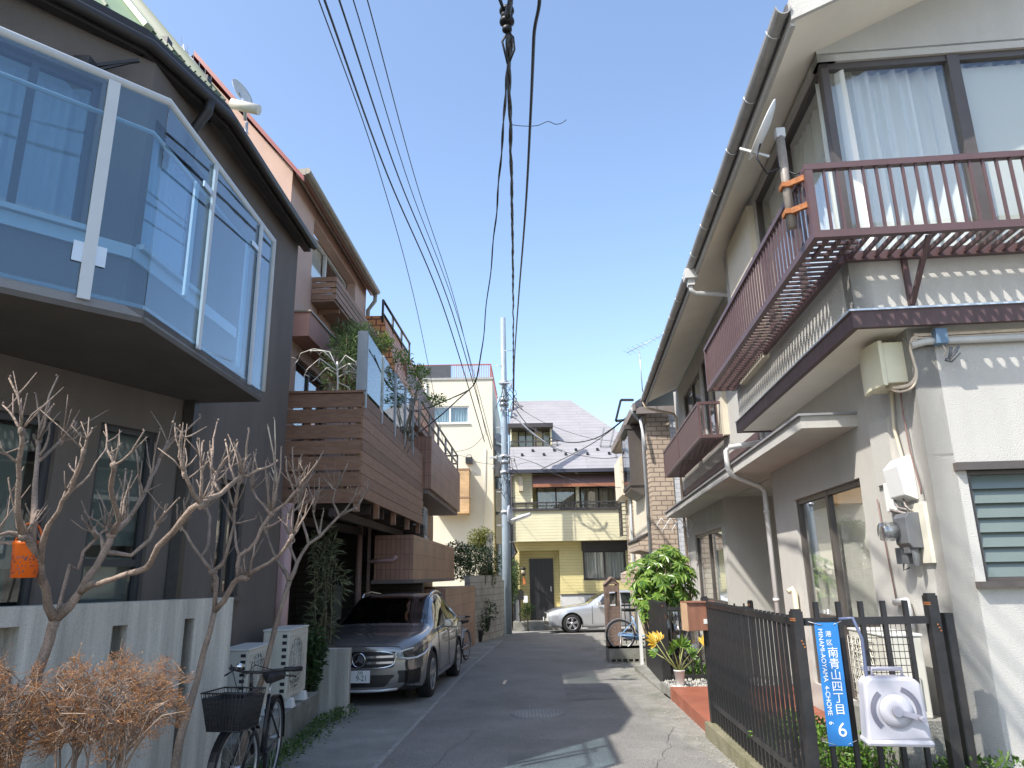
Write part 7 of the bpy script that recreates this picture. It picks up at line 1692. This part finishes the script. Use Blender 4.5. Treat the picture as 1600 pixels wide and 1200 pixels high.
for lab, pts, r in (('thick service wire sagging to the beige house eave bracket', [(806,640,27),(830,668,26.5),(880,690,25),(930,685,23.5),(975,655,22.3),(990,640,21.8)], .018), ('lower service wire meeting the beige house eave', [(846,733,27),(890,712,25.5),(930,690,24),(970,660,22.5),(992,638,21.8)], .014), ('high thin wire across the lilac roof', [(803,632,27),(850,660,27),(915,683,27),(965,690,25)], .008), ('wire drooping across the lower lilac roof', [(806,662,27),(850,690,26.5),(890,708,26),(940,716,25),(966,714,24)], .011), ('wire slanting over the yellow balcony awning', [(800,712,27.2),(840,725,27),(880,745,26.5),(930,758,25.5),(970,762,24.5)], .008), ('wire along the yellow balcony to the brick corner', [(801,730,27.2),(830,722,27),(870,742,26.5),(920,755,25)], .006)):
    wire(lab, pts, r, group=SV)
wire('pale cable from the pole to a junction on the lilac roof', [(801,648,27.1),(830,675,27.3),(862,698,27.6),(878,705,27.8)], .03, mat=M('pale cable', (.5,.5,.5), .5, .05))
q = [at(u,v,28.3) for u, v in ((938,698),(946,667),)]; m = MB()
for a, b in (((938,698),(944,668)),((953,698),(960,668)),((938,698),(962,698)),((962,698),(963,716))): m.bar(at(*a,28.0), at(*b,28.0), .07)
tag(m.build('roof_bracket', M('grey steel bracket', (.3,.3,.3), .5, .1)), 'grey square steel bracket for wires in front of the lilac roof', 'bracket')
# laundry hook frame hanging from the white canopy
o = thing('drying_hanger', 'folding white lattice hanger hung under the end of the white canopy', 'hanger', RW(-.5,11.6,2.4), -RA); m = MB()
for k in range(4):
    x = -.1-.17*k
    m.tube([(.45-.22*k,-.3*k*.3,.28),(.34-.22*k,-.3*k*.3,.42),(.23-.22*k,-.3*k*.3,.28),(.34-.22*k,-.3*k*.3,.12),(.45-.22*k,-.3*k*.3,.28)], .012, 5)
m.build('lattice', WHITEP, o); m = MB(); m.tube([(.3,0,.1),(.3,-.05,.0),(.35,-.05,-.06)], .012, 5); m.build('hook', WHITEP, o)
# pink standpipe by the big window
m = MB(); m.tube([RW(-.12,3.95,1.32), RW(-.06,3.95,1.36), RW(-.05,3.9,1.3), RW(-.05,3.9,-.3)], .035, 8); tag(m.build('vent_pipe', CREAMP), 'cream vent pipe with bent top beside the big sliding window', 'pipe')

# ---------------------------------------------------------------- what stands just behind the viewpoint: the pole the wires come from and the tree that dapples the road
o = wthing('utility_pole', 'near utility pole at the left kerb from which the overhead cables set out', 'utility pole', (-2.05,-.6,0)); m = MB(); m.lathe([(.17,-.2),(.16,4),(.13,10.6),(0,10.62)], (-2.05,-.6,0), n=18); m.build('shaft', POLE, o)
m = MB(); m.bar((-2.8,-.6,9.9),(-1.3,-.6,9.9),.08); m.build('crossarm', GALV, o); m = MB(); m.lathe([(.22,7.9),(.26,8.0),(.26,8.5),(.2,8.6)], (-2.05,-.25,0), n=16); m.build('cable_box', GREYP, o)
o = wthing('evergreen_tree', 'leafy evergreen tree at the near end of the planting bed, dappling the road', 'tree', (-3.7,.9,.05)); rnd = random.Random(77); m = MB(); tr = MB()
tr.tube([(-3.7,.9,0),(-3.65,1.0,2.5),(-3.5,1.15,4.8),(-3.3,1.3,7.0)], [.14,.12,.09,.04], 9)
for k in range(16):
    c = Vector((-3.3+rnd.gauss(0,.75), 1.3+rnd.gauss(0,.75), 7.2+rnd.gauss(0,.6))); leaves(m, rnd, c, .5, .5, .4, 60, .15, .07, .1); tr.tube([(-3.45,1.2,rnd.uniform(4.6,6.4)), c], [.04,.012], 5)
tr.build('trunk', BARK, o); m.build('crown', GRNM, o)

# every repeat of a kind shares a group
from collections import defaultdict
KIN = defaultdict(list)
for ob in SC.objects:
    if ob.parent is None and 'category' in ob.keys(): KIN[ob.name.split('.')[0]].append(ob)
for nm, obs in KIN.items():
    if len(obs) > 1:
        for ob in obs:
            if 'group' not in ob.keys(): ob['group'] = nm.replace('_', ' ')+' repeats along the street'
